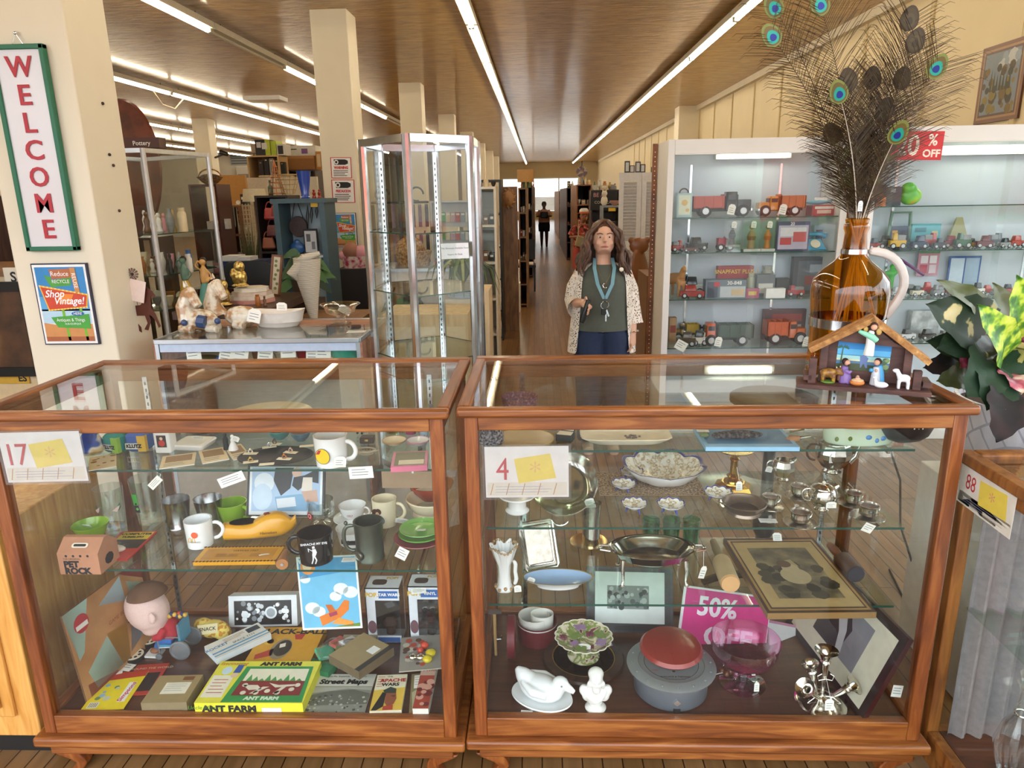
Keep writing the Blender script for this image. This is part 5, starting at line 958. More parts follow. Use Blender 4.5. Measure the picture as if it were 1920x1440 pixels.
t = T('wooden_tool','slender wooden stick with a metal hook at the left end of the deck','tool',S(930,1228,z));g = G(m('a88556',.5));g.tube([(0,0,0),(-.002,.0,.17)],[.005,.006],8);g.obj('stick',t);g = G(PEW);g.box(-.0,0,.165,.045,.012,.012);g.tube([(-.012,0,.16),(-.014,0,.1),(-.018,0,.08)],.002,6);g.tube([(0,0,.06),(.02,0,.062),(.02,0,.075)],.003,6);g.obj('hook',t)
c = Card(V(1100,1062,2.27),V(1262,1066,2.27),V(1100,1184,2.19),.014,DARKW);c.R(m('2b2732',.4)).R(m('17151a',.4),.03,.03,.97,.97,1.5).R(m('d9ddd9',.5),.1,.07,.9,.86,2).R(m('7f817e',.5),.24,.28,.72,.64,3).blobs([m('34363a',.6),m('55585b',.6),m('b4b6b4',.6)],34,.26,.32,.7,.62,.02,.05,4)
c.obj('framed_print','black framed small engraving leaning behind the silver dish','picture')
PK = m('d82a86',.5);c = Card(V(1283,1097,2.2),V(1448,1120,2.2),V(1279,1216,2.14),.002,m('e9e3e6',.5));c.R(m('ece6e9',.5)).R(PK,.03,.03,.99,.95,2).X(m('f6eef2',.5),'50%',.42,.4,.3,3,off=.012,sx=.9).X(m('f6eef2',.5),'OFF',.42,.56,.76,3,off=.012,sx=1.05)
c.obj('sale_sign','bright pink 50% OFF sign standing behind the pink glass compote','sign')
c = Card(V(1440,1162,2.2),V(1522,1178,2.24),V(1452,1250,2.1),.004,m('cfa6b8',.5));c.R(m('e3e6e6',.4)).R(m('c98aa8',.5),0,0,1,.06,2).R(m('c98aa8',.5),0,.93,1,1,2);c.obj('mat_board','white picture mat with pink edges right of the pink sign','picture mat')
# mirror plateau and majolica compote
p,r,h = fit(1018,1222,1172,1296,z);p0 = p+Vector((0,.03,0));t = T('mirror_plateau','round mirror in a dark turned frame under the leaf compote','mirror',p0);g = G(DARKW);g.lathe([(r*.95,0),(r,.006),(r*.97,.013),(r*.78,.016),(r*.74,.012)],40);g.obj('frame',t);g = G(m('e3e6e8',.03,1,v=0));g.cyl((0,0,.009),r*.75,.003,36);g.obj('mirror_glass',t);g = G(m('b7923e',.3,.8));g.tube(arc((0,0,.0135),r*.76,0,2*pi,36,'xy')[:-1],.002,6,True);g.obj('gilt_ring',t)
p,r,h = fit(1027,1153,1158,1258,z);t = T('compote','footed compote painted with grapes and vine leaves on a mirror','compote',p0+Vector((0,-.0,.0168)));h = .075;r = .095
MAJ = ramp_mat('painted_vine',[(.34,'e9dfc6'),(.42,'dfd2b4'),(.47,'7d8f4a'),(.54,'8f9a58'),(.58,'d9cbb0'),(.63,'6b2f3f'),(.72,'8a4a4f')],ns=26,det=3,dist=.6,r=.2,coat=.3)
wb = lambda th,t_,r_,z_: (r_*(1+(.05*(abs(sin(9*th))-.5) if r_ > r*.8 else 0)),z_)
g = G(MAJ);g.lathe([(r*.55,0),(r*.56,.005),(r*.3,.015),(r*.18,.03),(r*.25,.04),(r*.7,h*.8),(r,h)],90,wob=wb,cap=False);g.use(m('ece4d0',.2)).lathe([(r,h),(r*.98,h+.002),(r*.95,h)],90,wob=wb,cap=False);g.use(MAJ).lathe([(r*.95,h),(r*.66,h*.8+.003),(r*.3,h*.72),(.001,h*.71)],90,wob=wb,cap=False);g.obj('bowl',t)
for i in range(9):
    a = i*2*pi/9+.3;q = r*(.45 if i % 2 else .72);mt = [m('7d9450',.4),m('7a3b52',.4),m('a98ab0',.4)][i % 3];g = G(mt);zb = h*.74 if i % 2 else h*.86
    if i % 3 == 1:
        for j in range(9): g.ball((q*cos(a)+.008*(j % 3-1),q*sin(a)+.007*(j//3-1),zb+.002),.0055,7,5)
        g.obj('grape_cluster',t)
    else:
        g.at((q*cos(a),q*sin(a),zb+.002),(0,0,a));g.prism([(.03*(.6+.4*abs(cos(2.5*b)))*cos(b),.026*(.6+.4*abs(cos(2.5*b)))*sin(b)) for b in [2*pi*j/20 for j in range(20)]],0,.002);g.obj('vine_leaf',t)
tagpart(t,(0,-r*.45,h*.85),(-1.1,0,-.15),.04,.02)
# duck dish, bust
MILK = m('f1f3f4',.18,0,.01,10,.4)
p,r,h = fit(960,1270,1072,1342,z,.75);t = T('duck_dish','white milk glass covered dish shaped like a duck','dish',p,rad(-25));L_ = r
g = G(MILK);g.lathe([(L_*.75,0),(L_*.8,.006),(L_*1.02,.022),(L_*1.0,.026),(L_*.8,.016),(.001,.014)],40,e=(1.05,.75));g.obj('base',t)
q = L_/.085;g = G(MILK);g.at((0,0,.018),(0,0,0),q);g.ball((-.002,0,.028),(.066,.042,.036),20,12);g.tube([(-.04,0,.036),(-.065,0,.058),(-.08,0,.07)],[.032,.02,.007],14);g.tube([(.04,0,.035),(.052,0,.05),(.055,0,.06)],[.028,.022,.02],14);g.ball((.058,0,.063),(.024,.02,.02),14,10);g.tube([(.07,0,.06),(.088,-.0,.052),(.1,0,.047)],[.01,.008,.005],10,flat=1.5)
for s in (-1,1): g.tube([(.03,s*.033,.035),(-.01,s*.04,.04),(-.05,s*.025,.05)],[.012,.014,.006],10)
g.obj('duck_lid',t,rem=.004);g = G(m('8a949c',.4));g.at((0,0,.018),(0,0,0),q)
for s in (-1,1): g.ball((.068,s*.0165,.067),.003,8,6)
g.obj('eye',t);tag(988,1337,z,.035,.024,'small tag lying in front of the duck dish','flat')
p,r,h = fit(1090,1228,1143,1345,z);k = .118/.118;t = T('bust','small white china bust of a bearded man','bust',p)
g = G(m('efece6',.25,0,.02,10,.2));g.lathe([(.03,0),(.032,.006),(.027,.012),(.02,.016),(.02,.026)],28);g.obj('socle',t)
g = G(m('f1efea',.25,0,.02,10,.2));g.tube([(0,0,.02),(0,0,.034),(0,.002,.055),(0,0,.072),(0,0,.082)],[.016,.03,.038,.026,.016],18,flat=.62);g.ball((-.034,.004,.062),(.016,.014,.018));g.ball((.034,.004,.062),(.016,.014,.018));g.ball((-.024,-.004,.05),(.018,.014,.02));g.ball((.024,-.004,.05),(.018,.014,.02));g.ball((0,-.004,.108),(.0205,.023,.027),18,12);g.ball((0,.004,.118),(.024,.022,.02));g.tube([(0,-.022,.094),(0,-.026,.08),(0,-.024,.07)],[.014,.013,.004],12);g.tube([(0,-.024,.112),(0,-.03,.104)],[.003,.0045],8)
for s in (-1,1): g.tube([(s*.018,-.014,.1),(s*.02,-.006,.085),(s*.018,-.004,.074)],[.008,.009,.005],10);g.tube([(s*.006,-.0205,.115),(s*.012,-.0195,.115)],.0028,6);g.tube([(s*.03,-.01,.07),(s*.014,-.024,.05),(0,-.026,.036)],[.004,.006,.003],8)
g.obj('head_and_shoulders',t,rem=.0032)
# kitchen scale
p,r,h = fit(1170,1225,1342,1345,z);t = T('kitchen_scale','round grey kitchen scale with a red pan on the bottom deck','scale',p);r *= .93;hh = .082
g = G(m('767c86',.35,.3,.06,25));g.lathe([(r*.8,0),(r*.84,.006),(r*.86,hh*.9),(r*.86,hh)],48);g.obj('drum',t)
g = G(m('85888a',.4,.2,.05,25));g.lathe([(r*.86,hh-.004),(r*1.0,hh),(r*1.02,hh+.006),(r*.98,hh+.01),(r*.76,hh+.014),(r*.74,hh+.011)],48)
for i in range(16): a = 2*pi*i/16;g.ball((r*.9*cos(a),r*.9*sin(a),hh+.011),.004,6,5)
g.obj('rim',t)
g = G(m('b7bca4',.4));g.cyl((0,0,hh),r*.75,.0105,40);g.use(INK).tube(arc((0,0,hh+.011),r*.62,0,2*pi,40,'xy')[:-1],.0008,4,True)
g.mtx(Matrix.Translation((0,-r*.52,hh+.0112))).text('WALLACE & TIERNAN',.009,off=.0002);g.text('NEWARK NEW JERSEY',.006,0,-.011);g.use(RED).text('WAX',.009,-.055,.03);g.use(DGREY).disc(0,.025,.005,.0003,12);g.obj('dial',t)
RP = m('8f2f28',.28,.1,.05,8,.3);g = G(RP);g.at((0,.012,hh+.025),(.08,0,0));g.lathe([(.001,0),(r*.3,.004),(r*.66,.022),(r*.72,.032),(r*.66,.042),(r*.3,.05),(.001,.051)],48);g.obj('pan',t)
g = G(INK);g.cyl((0,.012,hh+.01),.012,.022,14);g.obj('stem',t)
g = G(CHROME);g.at((.0,-r*.855,hh*.45)).box(0,0,0,.016,.006,.016,ry=.78);g.use(INK).box(0,0,-.03,.02,.006,.016);g.obj('zero_knob',t)
# pink glass compote
p,r,h = fit(1322,1153,1462,1322,z,.95);R_ = r*.9;t = T('glass_compote','tall pink glass compote in front of the pink sign','compote',p);f = .06
g = G(PINKGL);g.lathe([(.001,f),(R_*.35,f+.006),(R_*.8,f+.03),(R_*.98,f+.07),(R_,f+.1),(R_*.98,f+.1),(R_*.95,f+.07),(R_*.77,f+.033),(.001,f+.01)],40);g.obj('bowl',t)
g = G(PINKGL);g.lathe([(R_*.66,0),(R_*.67,.003),(R_*.3,.008),(R_*.16,.015),(R_*.14,.03),(R_*.2,.035),(R_*.14,.042),(R_*.18,f)],32);g.obj('stem',t);tagpart(t,(.03,-.045,.02),(-.3,.2,.3),.018,.028)
t = T('wooden_beads','string of round brown wooden beads beside the pink compote','beads',S(1362,1262,z))
for q in ((-.015,0,.009),(0,.012,.009),(.012,-.002,.009),(-.004,-.014,.009),(.002,0,.022)): g = G(m('6b3a24',.3));g.ball(q,.0105,12,8);g.obj('bead',t)
g = G(PAPER);g.tube([(-.015,-.01,.009),(-.04,-.012,.003),(-.055,-.02,.002)],.001,4);g.obj('string',t)
# epergne
p,r,h = fit(1493,1285,1586,1346,z);t = T('epergne','silver epergne with four trumpet vases on a domed round base','epergne',p);g = G(SILVER);g.lathe([(r,0),(r*1.02,.004),(r*.95,.008),(r*.5,.016),(r*.2,.024),(r*.12,.03)],36);g.obj('base',t)
def trumpet(a,bq,R1,lb='trumpet_vase'):
    a = Vector(a);d = Vector(bq)-a;g = G(SILVER);g.tube([a,a+d*.5,a+d*.72,a+d*.76,a+d*.8,a+d*.93,a+d],[.005,.009,.012,.015,.012,R1*.6,R1],20,cap=False);g.tube([a+d,a+d*.94,a+d*.8],[R1*.97,R1*.55,.009],20,cap=False);g.obj(lb,t)
trumpet((0,0,.02),(0,.0,.18),.034);trumpet((-.015,0,.02),(-.045,.0,.135),.026);trumpet((-.01,-.01,.02),(-.072,-.045,.085),.03);trumpet((.02,0,.012),(.078,-.03,.085),.03)
for s in (-1,1): g = G(SILVER);g.tube([(0,-.012,.09),(s*.02,-.012,.085),(s*.024,-.012,.1),(s*.012,-.012,.108)],.0016,6);g.tube([(0,-.01,.03),(s*.025,-.015,.03),(s*.05,-.02,.012),(s*.045,-.02,.024)],.0018,6);g.obj('scroll',t)
tagpart(t,(.0,-.055,.035),(-.1,0,.05),.026,.036,[(0,-.012,.1),(.003,-.05,.055)])
# framed print leaning along the right side
b0 = S(1636,1348,z);b0.x = min(b0.x,.925);b1 = Vector((b0.x-.05,2.29,z));tl = V(1706,1196,1.85);ups = Vector((.112,0,.268))
c = Card(b1+ups,b0+ups,b1,.016,m('3a1416',.4));c.R(m('26161a',.4)).R(m('35171a',.35),.0,.0,1,.03,2).R(m('dcd6bf',.55),.055,.09,.945,.93,2).R(m('8b898f',.5),.27,.2,.76,.74,3).P(m('3a363b',.5),[(.27,.2),(.5,.2),(.6,.4),(.56,.74),(.27,.74)],4).P(m('c3bfc0',.5),[(.4,.26),(.46,.22),(.5,.3),(.56,.45),(.6,.7),(.55,.74),(.5,.52),(.44,.4)],5)
o = c.obj('framed_print','dark framed grey photograph with a cream mat leaning at the right end of the deck','picture')
tag(1682,1296,z,.03,.04,'white tag on a string hanging beside the dark framed photograph',(0,.1,0),None,1.84)
# dark pedestal table behind the right showcase and its cord
t = T('pedestal_table','dark round pedestal table standing behind the right showcase','table',(.93,2.75,0));g = G(m('16110f',.35));g.lathe([(.16,.88),(.17,.885),(.17,.905),(.16,.91)],32);g.obj('tabletop',t);g = G(m('16110f',.35));g.lathe([(.03,.05),(.03,.3),(.045,.33),(.045,.42),(.025,.46),(.022,.88)],20);g.obj('column',t)
for i in range(3): g = G(m('16110f',.35));a = 2*pi*i/3+.5;g.tube([(0,0,.12),(.14*cos(a),.14*sin(a),.08),(.24*cos(a),.24*sin(a),.012)],.018,8);g.obj('leg',t)
g = G(INK);a = [V(1668,840,2.5),V(1688,900,2.5),V(1688,985,2.5),V(1715,1070,2.5),V(1714,1120,2.5)];g.tube(a+[Vector((a[-1].x+.05,2.5,.004)),Vector((1.6,3.0,.004))],.004,6);g.obj('power_cord',label='black power cord hanging behind the right showcase',cat='cord')
# ---------------------------------------------------------------- oak cabinet at the left edge, showcase at the right edge
t = T('oak_cabinet','yellow oak cabinet with raised panels at the left edge of the photo','cabinet',(-2.0,2.05,0))
g = G(OAK);g.bx(-.4,.44,-.24,.24,.09,.8);g.obj('body',t,bev=.004)
g = G(BLACK);g.bx(-.4,.44,-.2,.24,0,.09);g.obj('toe_kick',t)
for x in (-.2,.21):
    g = G(OAK);g.bx(x-.17,x+.17,-.252,-.24,.17,.72);g.obj('door',t,bev=.003);g = G(ramp_mat('oak_moulding',[(.3,'9a6428'),(.7,'c08a45')],ns=20,r=.4));g.tube([(x-.13,-.256,.21),(x+.13,-.256,.21),(x+.13,-.256,.68),(x-.13,-.256,.68)],.008,6,True);g.obj('panel_moulding',t)
t = T('showcase','oak glass showcase turned sideways at the right edge of the photo','display case',(1.5,1.42,0));L = t.location
def B8(name,mat,q,bev=.003):
    g = G(mat);g.bx(q[0]-L.x,q[1]-L.x,q[2]-L.y,q[3]-L.y,q[4],q[5]);return g.obj(name,t,bev=bev)
x0,x1,y0,y1 = 1.135,1.75,1.0,1.84;P = .034
for xx in (x0,x1-P):
    for yy in (y0,y1-P): B8('post',OAKD,(xx,xx+P,yy,yy+P,.1,.985))
for xx in (x0,x1-P): B8('top_rail',OAKD,(xx,xx+P,y0+P,y1-P,.95,.985));B8('bottom_rail',OAKD,(xx,xx+P,y0+P,y1-P,.1,.15))
for yy in (y0,y1-P): B8('end_rail',OAKD,(x0+P,x1-P,yy,yy+P,.95,.985));B8('end_bottom_rail',OAKD,(x0+P,x1-P,yy,yy+P,.1,.15))
for q in ((x0-.012,x0+.03,y0-.01,y1+.012),(x1-.03,x1+.01,y0-.01,y1+.012)): B8('top_frame_side',OAKD,(*q,.985,1.015),.006)
for q in ((x0+.03,x1-.03,y0-.01,y0+.03),(x0+.03,x1-.03,y1-.03,y1+.012)): B8('top_frame_end',OAKD,(*q,.985,1.015),.006)
B8('plinth',OAKD,(x0+.01,x1,y0,y1,.04,.1));B8('deck',DECK,(x0+P,x1-P,y0+P,y1-P,.13,.15),0)
B8('face_glass',PANE,(x0+.012,x0+.017,y0+P,y1-P,.15,.95),0);B8('top_glass',PANE,(x0+.03,x1-.03,y0+.03,y1-.03,1.0,1.006),0)
B8('end_glass',PANE,(x0+P,x1-P,y1-.02,y1-.015,.15,.95),0)
for yy in (y0+.05,y1-.08):
    for xx in (x0+.03,x1-.06): B8('foot',OAKD,(xx,xx+.04,yy,yy+.04,0,.04))
g = G(m('8d8788',.9,0,.12,60));R = []
for zz in (.152,.94): R.append([(1.18+i*.0087-L.x,1.785+.012*sin(i*1.1)-L.y,zz) for i in range(62)])
g.loft(R,False,False);g.obj('grey_curtain',t)
B8('middle_shelf',SHELF,(x0+.05,x1-.12,y0+P,y1-.04,.56,.567),0)
c = Card(VX(1806,862,1.131),VX(1908,928,1.131),VX(1800,942,1.131),.001,m('f0ece4',.3));c.n = c.n
c.R(m('ece6da',.5)).R(m('e9e2cf',.5),.02,.7,.98,.96,1).P(m('f0d95a',.5),[(.38,.2),(.4,.76),(.9,.7),(.86,.14)],2).X(m('e2a080',.5),'*',.5,.62,.5,3).X(m('c5343c',.5),'88',.5,.22,.42,3,sx=.75).lines(m('9aa0b8',.6),.12,.78,.9,.94,3,.15,3)
c.obj('number_card','number card reading 88 taped to the oak showcase at the right edge','sign')
p = VX(1848,1325,1.26);p.z = .1505;t = T('glass_decanter','clear glass decanter standing inside the oak showcase at the right edge','decanter',(1.27,1.64,.1505));g = G(CLEAR);g.lathe([(.03,0),(.032,.008),(.04,.03),(.055,.1),(.04,.16),(.016,.2),(.015,.27),(.024,.29)],28);g.obj('bottle',t);g = G(CLEAR);g.lathe([(.01,.27),(.016,.3),(.022,.32),(.001,.35)],20);g.obj('stopper',t);g = G(SILVER);g.tube(arc((0,0,.2),.018,0,2*pi,14,'xy')[:-1],.003,6,True);g.obj('collar',t)
a = VX(1905,1260,1.2);bq = VX(1860,1385,1.2)
c = Card(Vector((1.2,1.50,.36)),Vector((1.25,1.14,.4)),Vector((1.175,1.50,.155)),.006,m('6b5b4a',.5));c.R(m('d3d5cd',.3)).R(m('b9c7c4',.5),.05,.05,.95,.6,2).P(m('8a9a78',.5),[(.05,.55),(.5,.4),(.95,.6),(.95,.9),(.05,.95)],3).R(m('efece0',.5),.1,.72,.6,.86,4);c.obj('framed_card','pale landscape card leaning inside the oak showcase at the right edge','picture')
# ---------------------------------------------------------------- amber jug and peacock feathers
JP = S(1571,676,ZT);JP.y = 2.22;t = T('amber_jug','large amber glass jug with silver bands and a pale handle on the right showcase','jug',(JP.x,JP.y,ZT+.0005));kj = mp(V(1571,560,2.22));k = kj*1.03
jz = lambda y: (682-y)*k
JPR = [(.001,0),(58,0),(63,.008),(62,jz(640)),(63,jz(606)),(66,jz(575)),(67,jz(548)),(64,jz(528)),(52,jz(511)),(32,jz(495)),(22,jz(484)),(20,jz(470)),(18,jz(445)),(21,jz(437)),(21,jz(430)),(18.5,jz(427)),(20,jz(421)),(17,jz(419))]
g = G(AMBER);g.lathe([(r*k if r > 1 else r,z_) for r,z_ in JPR],48,cap=False);g.obj('bottle',t)
g = G(CHROME);g.lathe([(64.6*k,jz(611)),(65.6*k,jz(611)),(66.2*k,jz(594)),(65.2*k,jz(594))],48,cap=False);g.obj('metal_band',t);g = G(CHROME);g.lathe([(20.5*k,jz(481)),(22.5*k,jz(481)),(22*k,jz(473)),(20*k,jz(473))],32,cap=False);g.obj('metal_band',t)
g = G(m('d9cfc6',.35));g.tube([(21*k,0,jz(477)),(55*k,0,jz(479)),(80*k,0,jz(495)),(97*k,0,jz(525)),(94*k,0,jz(555)),(78*k,0,jz(580)),(67*k,0,jz(602))],7*k,8,flat=1.3);g.obj('handle',t,sub=1)
FB = ramp_mat('feather_barb',[(.35,'2e2014'),(.55,'4f3a22'),(.7,'5d5a30')],ns=30,r=.6);QU = m('d9cbb8',.5);QD = m('6a5640',.5)
TEAL = m('1f9d8a',.3,.3,.1,20);BLU = m('1c2a86',.3,.3);BRZ = m('6b5a2c',.35,.3,.1,20);OLV = m('7d8440',.4,.2);BRN = m('4c3f2c',.5)
J0 = Vector((JP.x,JP.y,ZT+jz(421)))
def feather(x,y,dy,front,lb,sp=1.0,pale=False,nb=62,dx=0,bend=0):
    E = V(x,y,2.22+dy);Bm = J0+Vector((dx*k,dy*.06,0));t = T('peacock_feather',lb,'feather',Bm,0,'peacock feathers in the amber jug');d = E-Bm
    Ct = Vector((d.x*(.28+bend),d.y*.4,d.z*.55));rt = Vector((-d.x*.35-dx*k,0,-.33))
    Q = lambda f: Ct*(2*f*(1-f))+d*(f*f)
    path = [Q(i/14) for i in range(15)]
    g = G(QU if pale else QD);g.tube(path,[.002-.0013*i/14 for i in range(15)],5);g.use(QU).tube([rt,rt*.5,Q(0)],.0025,5);g.obj('quill',t)
    g = G(FB);ln = d.length
    for i in range(nb):
        f = .03+.99*i/nb;f = min(f,1.0);b0 = Q(f);tn = (Q(min(1,f+.02))-Q(f-.02)).normalized();sd = tn.cross(Vector((0,1,0))).normalized()
        L_ = (.055+.045*sin(pi*min(1,f*.9))*(.5+.5*f))*sp*random.uniform(.75,1.15)
        for s in (-1,1):
            o = sd*s;w = Vector((random.uniform(-.2,.2),random.uniform(-.5,.5),0));a1 = b0+(tn*.55+o*.5+w*.3)*L_*.55;a2 = b0+(tn*.9+o*.95+w*.6)*L_;a3 = a2+(tn*.3+o*.5-Vector((0,0,.35)))*L_*.3
            g.tube([b0,a1,a2,a3],[.0009,.0008,.0007,.0003],3,cap=False)
    g.obj('barbs',t)
    tn = (Q(1)-Q(.95)).normalized();sd = tn.cross(Vector((0,1,0))).normalized();nn = sd.cross(tn)
    M = Matrix(((sd.x,tn.x,nn.x,d.x),(sd.y,tn.y,nn.y,d.y),(sd.z,tn.z,nn.z,d.z),(0,0,0,1)))
    if nn.y > 0: M = M @ Matrix.Rotation(pi,4,'Y')
    g = G();g.mtx(M)
    for r,ry,yy,mt in ((.026,.034,0,OLV if front else BRN),(.021,.028,-.002,BRZ if front else m('55482f',.5)),(.016,.019,-.006,TEAL if front else m('5e5138',.5)),(.009,.01,-.008,BLU if front else m('4a3f2c',.5))):
        q = [(r*cos(a)*(1-.18*sin(a)),yy+ry*sin(a)) for a in [2*pi*j/20 for j in range(20)]];zz = .0012*(.03-r)/.01;g.use(mt).prism(q,-.0008-zz,.0008+zz)
    g.obj('eye',t,smooth=0)
FE = [(1537,6,0,1,'peacock feather with a teal and blue eye at the very top of the photo',1.25),(1450,12,.03,1,'peacock feather with a dark blue eye at the top left',.9),(1446,66,-.03,1,'peacock feather with a green curled eye farthest left',.9),(1572,172,-.06,1,'peacock feather with a bright teal ringed eye low in the middle',1),(1636,146,.05,0,'peacock feather seen from its brown back in the middle of the bunch',.9),(1706,34,.02,0,'peacock feather seen from its brown back, highest on the right',1.15),(1717,76,-.02,0,'peacock feather seen from its brown back just under the highest right one',1.1),(1758,124,-.05,1,'peacock feather with a blue eye farthest right',1.2),(1692,146,.06,0,'dark brown backed peacock feather right of the middle',1),(1660,205,.0,0,'brown backed peacock feather over a white quill, low in the middle',.9),(1685,248,-.08,1,'peacock feather with a blue eye beside the 20% OFF sign',.8)]
for i,q in enumerate(FE): feather(*q,pale=i in (3,5,9,10),dx=(q[0]-1600)*.09,nb=76 if i in (0,5,6,7) else 62)
for i,(x,y) in enumerate(((1560,250),(1625,260),(1590,150))): feather(x,y,.05-.04*i,0,['short brown peacock feather at the left of the jug mouth','short brown peacock feather right of the jug mouth','brown peacock feather behind the teal eyed one'][i],.9,nb=70,dx=(x-1590)*.1)
o = S(1568,418,1.6);tagpart(bpy.data.objects['amber_jug'],(-.015,-.045,jz(398)),(0,0,.1),.014,.03,[(-.012,-.035,jz(420)),(-.015,-.045,jz(408))])
# ---------------------------------------------------------------- nativity stable
a = S(1493,728,ZT);bq = S(1746,746,ZT);d = bq-a;W8 = d.length;ya = math.atan2(d.y,d.x);ctr = (a+bq)/2;q = W8/1630
NM = Matrix.Translation((ctr.x,ctr.y,ZT+.0005)) @ Matrix.Rotation(ya,4,'Z')
STB = ramp_mat('stained_pine',[(.3,'432a26'),(.7,'6b473d')],(2,8,8),5,3,.6,.6);RF = ramp_mat('cork_roof',[(.35,'94653a'),(.6,'bb8a52'),(.75,'d9b27c')],ns=60,r=.9,bump=.6)
t = T('nativity_stable','brown wooden nativity stable with a cork roof on the right showcase','stable',NM.translation,ya)
X = lambda cx: (cx-890)*q;Zz = lambda cy: (1060-cy)*q*1.03
D = .092
g = G(STB);g.bx(-W8/2,W8/2,0,D,0,.012);g.obj('base',t,bev=.001)
g = G(STB);g.loft([[(X(390),yy,.012),(X(1480),yy,.012),(X(1480),yy,Zz(500)),(X(950),yy,Zz(150)),(X(390),yy,Zz(480))] for yy in (D-.01,D-.004)]);g.obj('back_wall',t,smooth=0)
for cx in (400,1430): g = G(STB);g.box(X(cx),.06,(.012+Zz(500))/2,.02,.016,Zz(500)-.012);g.obj('post',t,bev=.001)
g = G(STB);g.loft([[(X(470),yy,Zz(440)),(X(1370),yy,Zz(490)),(X(1240),yy,Zz(430)),(X(950),yy,Zz(200)),(X(640),yy,Zz(370))] for yy in (.05,.058)]);g.obj('gable',t,smooth=0)
for s,(ex,ey) in ((-1,(190,540)),(1,(1690,625))):
    pk = Vector((X(950),0,Zz(85)));e_ = Vector((X(ex),0,Zz(ey)));n_ = Vector((-(e_-pk).z,0,(e_-pk).x)).normalized()*(.0075);n_ = n_ if n_.z > 0 else -n_
    g = G(RF);g.loft([[pk+Vector((0,y_,0)),e_+Vector((0,y_,0)),e_-n_*2+Vector((0,y_,0)),pk-n_*2+Vector((0,y_,0))] for y_ in (.026,D)]);g.obj('roof_panel',t,smooth=0)
for cx,cz in ((265,760),(1540,850)): g = G(STB);g.box(X(cx),.03,(.012+Zz(cz)+.02)/2,.02,.02,Zz(cz)+.008);g.obj('fence_post',t,bev=.001)
for cx,s in ((190,-1),(1640,1)): g = G(STB);g.bx(X(cx)-.006,X(cx)+.014,.02,.088,.02,.034);g.obj('fence_rail',t)
c = Card(Vector((X(578),D-.012,Zz(410))),Vector((X(1240),D-.012,Zz(425))),Vector((X(565),D-.012,Zz(850))),.001);M = c.M
c.R(m('2b8fd6',.4)).R(m('5fb6e6',.4),0,.35,1,.55,2).R(m('a9dcd9',.4),0,.52,1,.7,2).R(m('e0e3b0',.4),0,.66,1,.72,2.5).R(m('5b7fa5',.4),0,.71,1,.8,3).P(m('4a5536',.4),[(0,.82),(.4,.78),(1,.84),(1,1),(0,1)],4)
for i in range(9): a_ = pi*(.05+.9*i/8);c.P(m('3b6a52',.4),[(.1,.3),(.1+.13*cos(a_),.3-.16*sin(a_)+.06),(.1+.11*cos(a_),.34-.12*sin(a_)+.05)],5)
c.P(m('4a6a4a',.4),[(.09,.3),(.11,.3),(.1,.8),(.07,.8)],5).P(m('6a7fb0',.4),[(.44,.55),(.52,.5),(.6,.6),(.58,.72),(.6,.9),(.56,.9),(.52,.74),(.48,.9),(.46,.9)],5).blobs([m('4f6b50',.4),m('8aa36a',.4)],14,.84,.6,.98,.9,.04,.08,5)
c.g.obj('backdrop_picture',t,c.c,smooth=0)
def nat(name,lb,cat,cx,y_,parts,par=None,zz=.0125,rem=.0022):
    loc = NM @ Vector((X(cx),y_,zz));t_ = par or T(name,lb,cat,loc,ya)
    for nm,mt,ps in parts:
        g = G(mt)
        for w in ps:
            if w[0] == 'b': g.ball(w[1],w[2],12,8)
            elif w[0] == 't': g.tube(w[1],w[2],10)
            else: g.lathe(w[1],16)
        g.obj(nm,t_,(X(cx),y_,zz) if par else (0,0,0),rem=rem if mt is not INK else 0)
    return t_
SKN = m('e0a98c',.5);HR = m('3d2320',.6)
za = Zz(590)
nat('','','',930,.024,[('angel_robe',m('e9ece8',.5),[('t',[(0,0,za),(.002,0,za+.03),(0,0,za+.052),(.002,0,za+.068)],[.014,.012,.01,.007])]),('angel_sash',m('8fd8b8',.5),[('t',[(-.03,-.004,za+.066),(-.015,-.006,za+.06),(.004,-.008,za+.052),(.016,-.006,za+.042)],[.005,.007,.009,.008])]),('angel_head',SKN,[('b',(.006,-.004,za+.078),.0085)]),('angel_hair',HR,[('b',(.006,.002,za+.081),.0105)]),('angel_wing',m('c9a45a',.5),[('b',(.02,.006,za+.066),(.008,.003,.012)),('b',(-.012,.006,za+.07),(.007,.003,.009))])],t,0)
nat('ox_figurine','brown and yellow ox figurine standing at the left of the nativity stable','figurine',475,.045,[('base',m('6f9440',.5),[('l',[(.02,0),(.021,.004),(.001,.005)])]),('body',ramp_mat('ox_coat',[(.4,'7a5028'),(.6,'b98a3a'),(.7,'d9b84a')],ns=70,r=.4),[('b',(0,0,.026),(.024,.013,.014)),('b',(.024,-.004,.034),(.011,.009,.01)),('t',[(.028,-.006,.032),(.036,-.01,.024)],[.008,.005])]+[('t',[(x_,y_,.02),(x_,y_,.003)],[.006,.005]) for x_ in (-.014,.014) for y_ in (-.006,.006)]),('horn',IVORY,[('t',[(.02,-.008,.042),(.016,-.012,.05)],[.003,.001]),('t',[(.028,.004,.042),(.03,.006,.05)],[.003,.001])])])
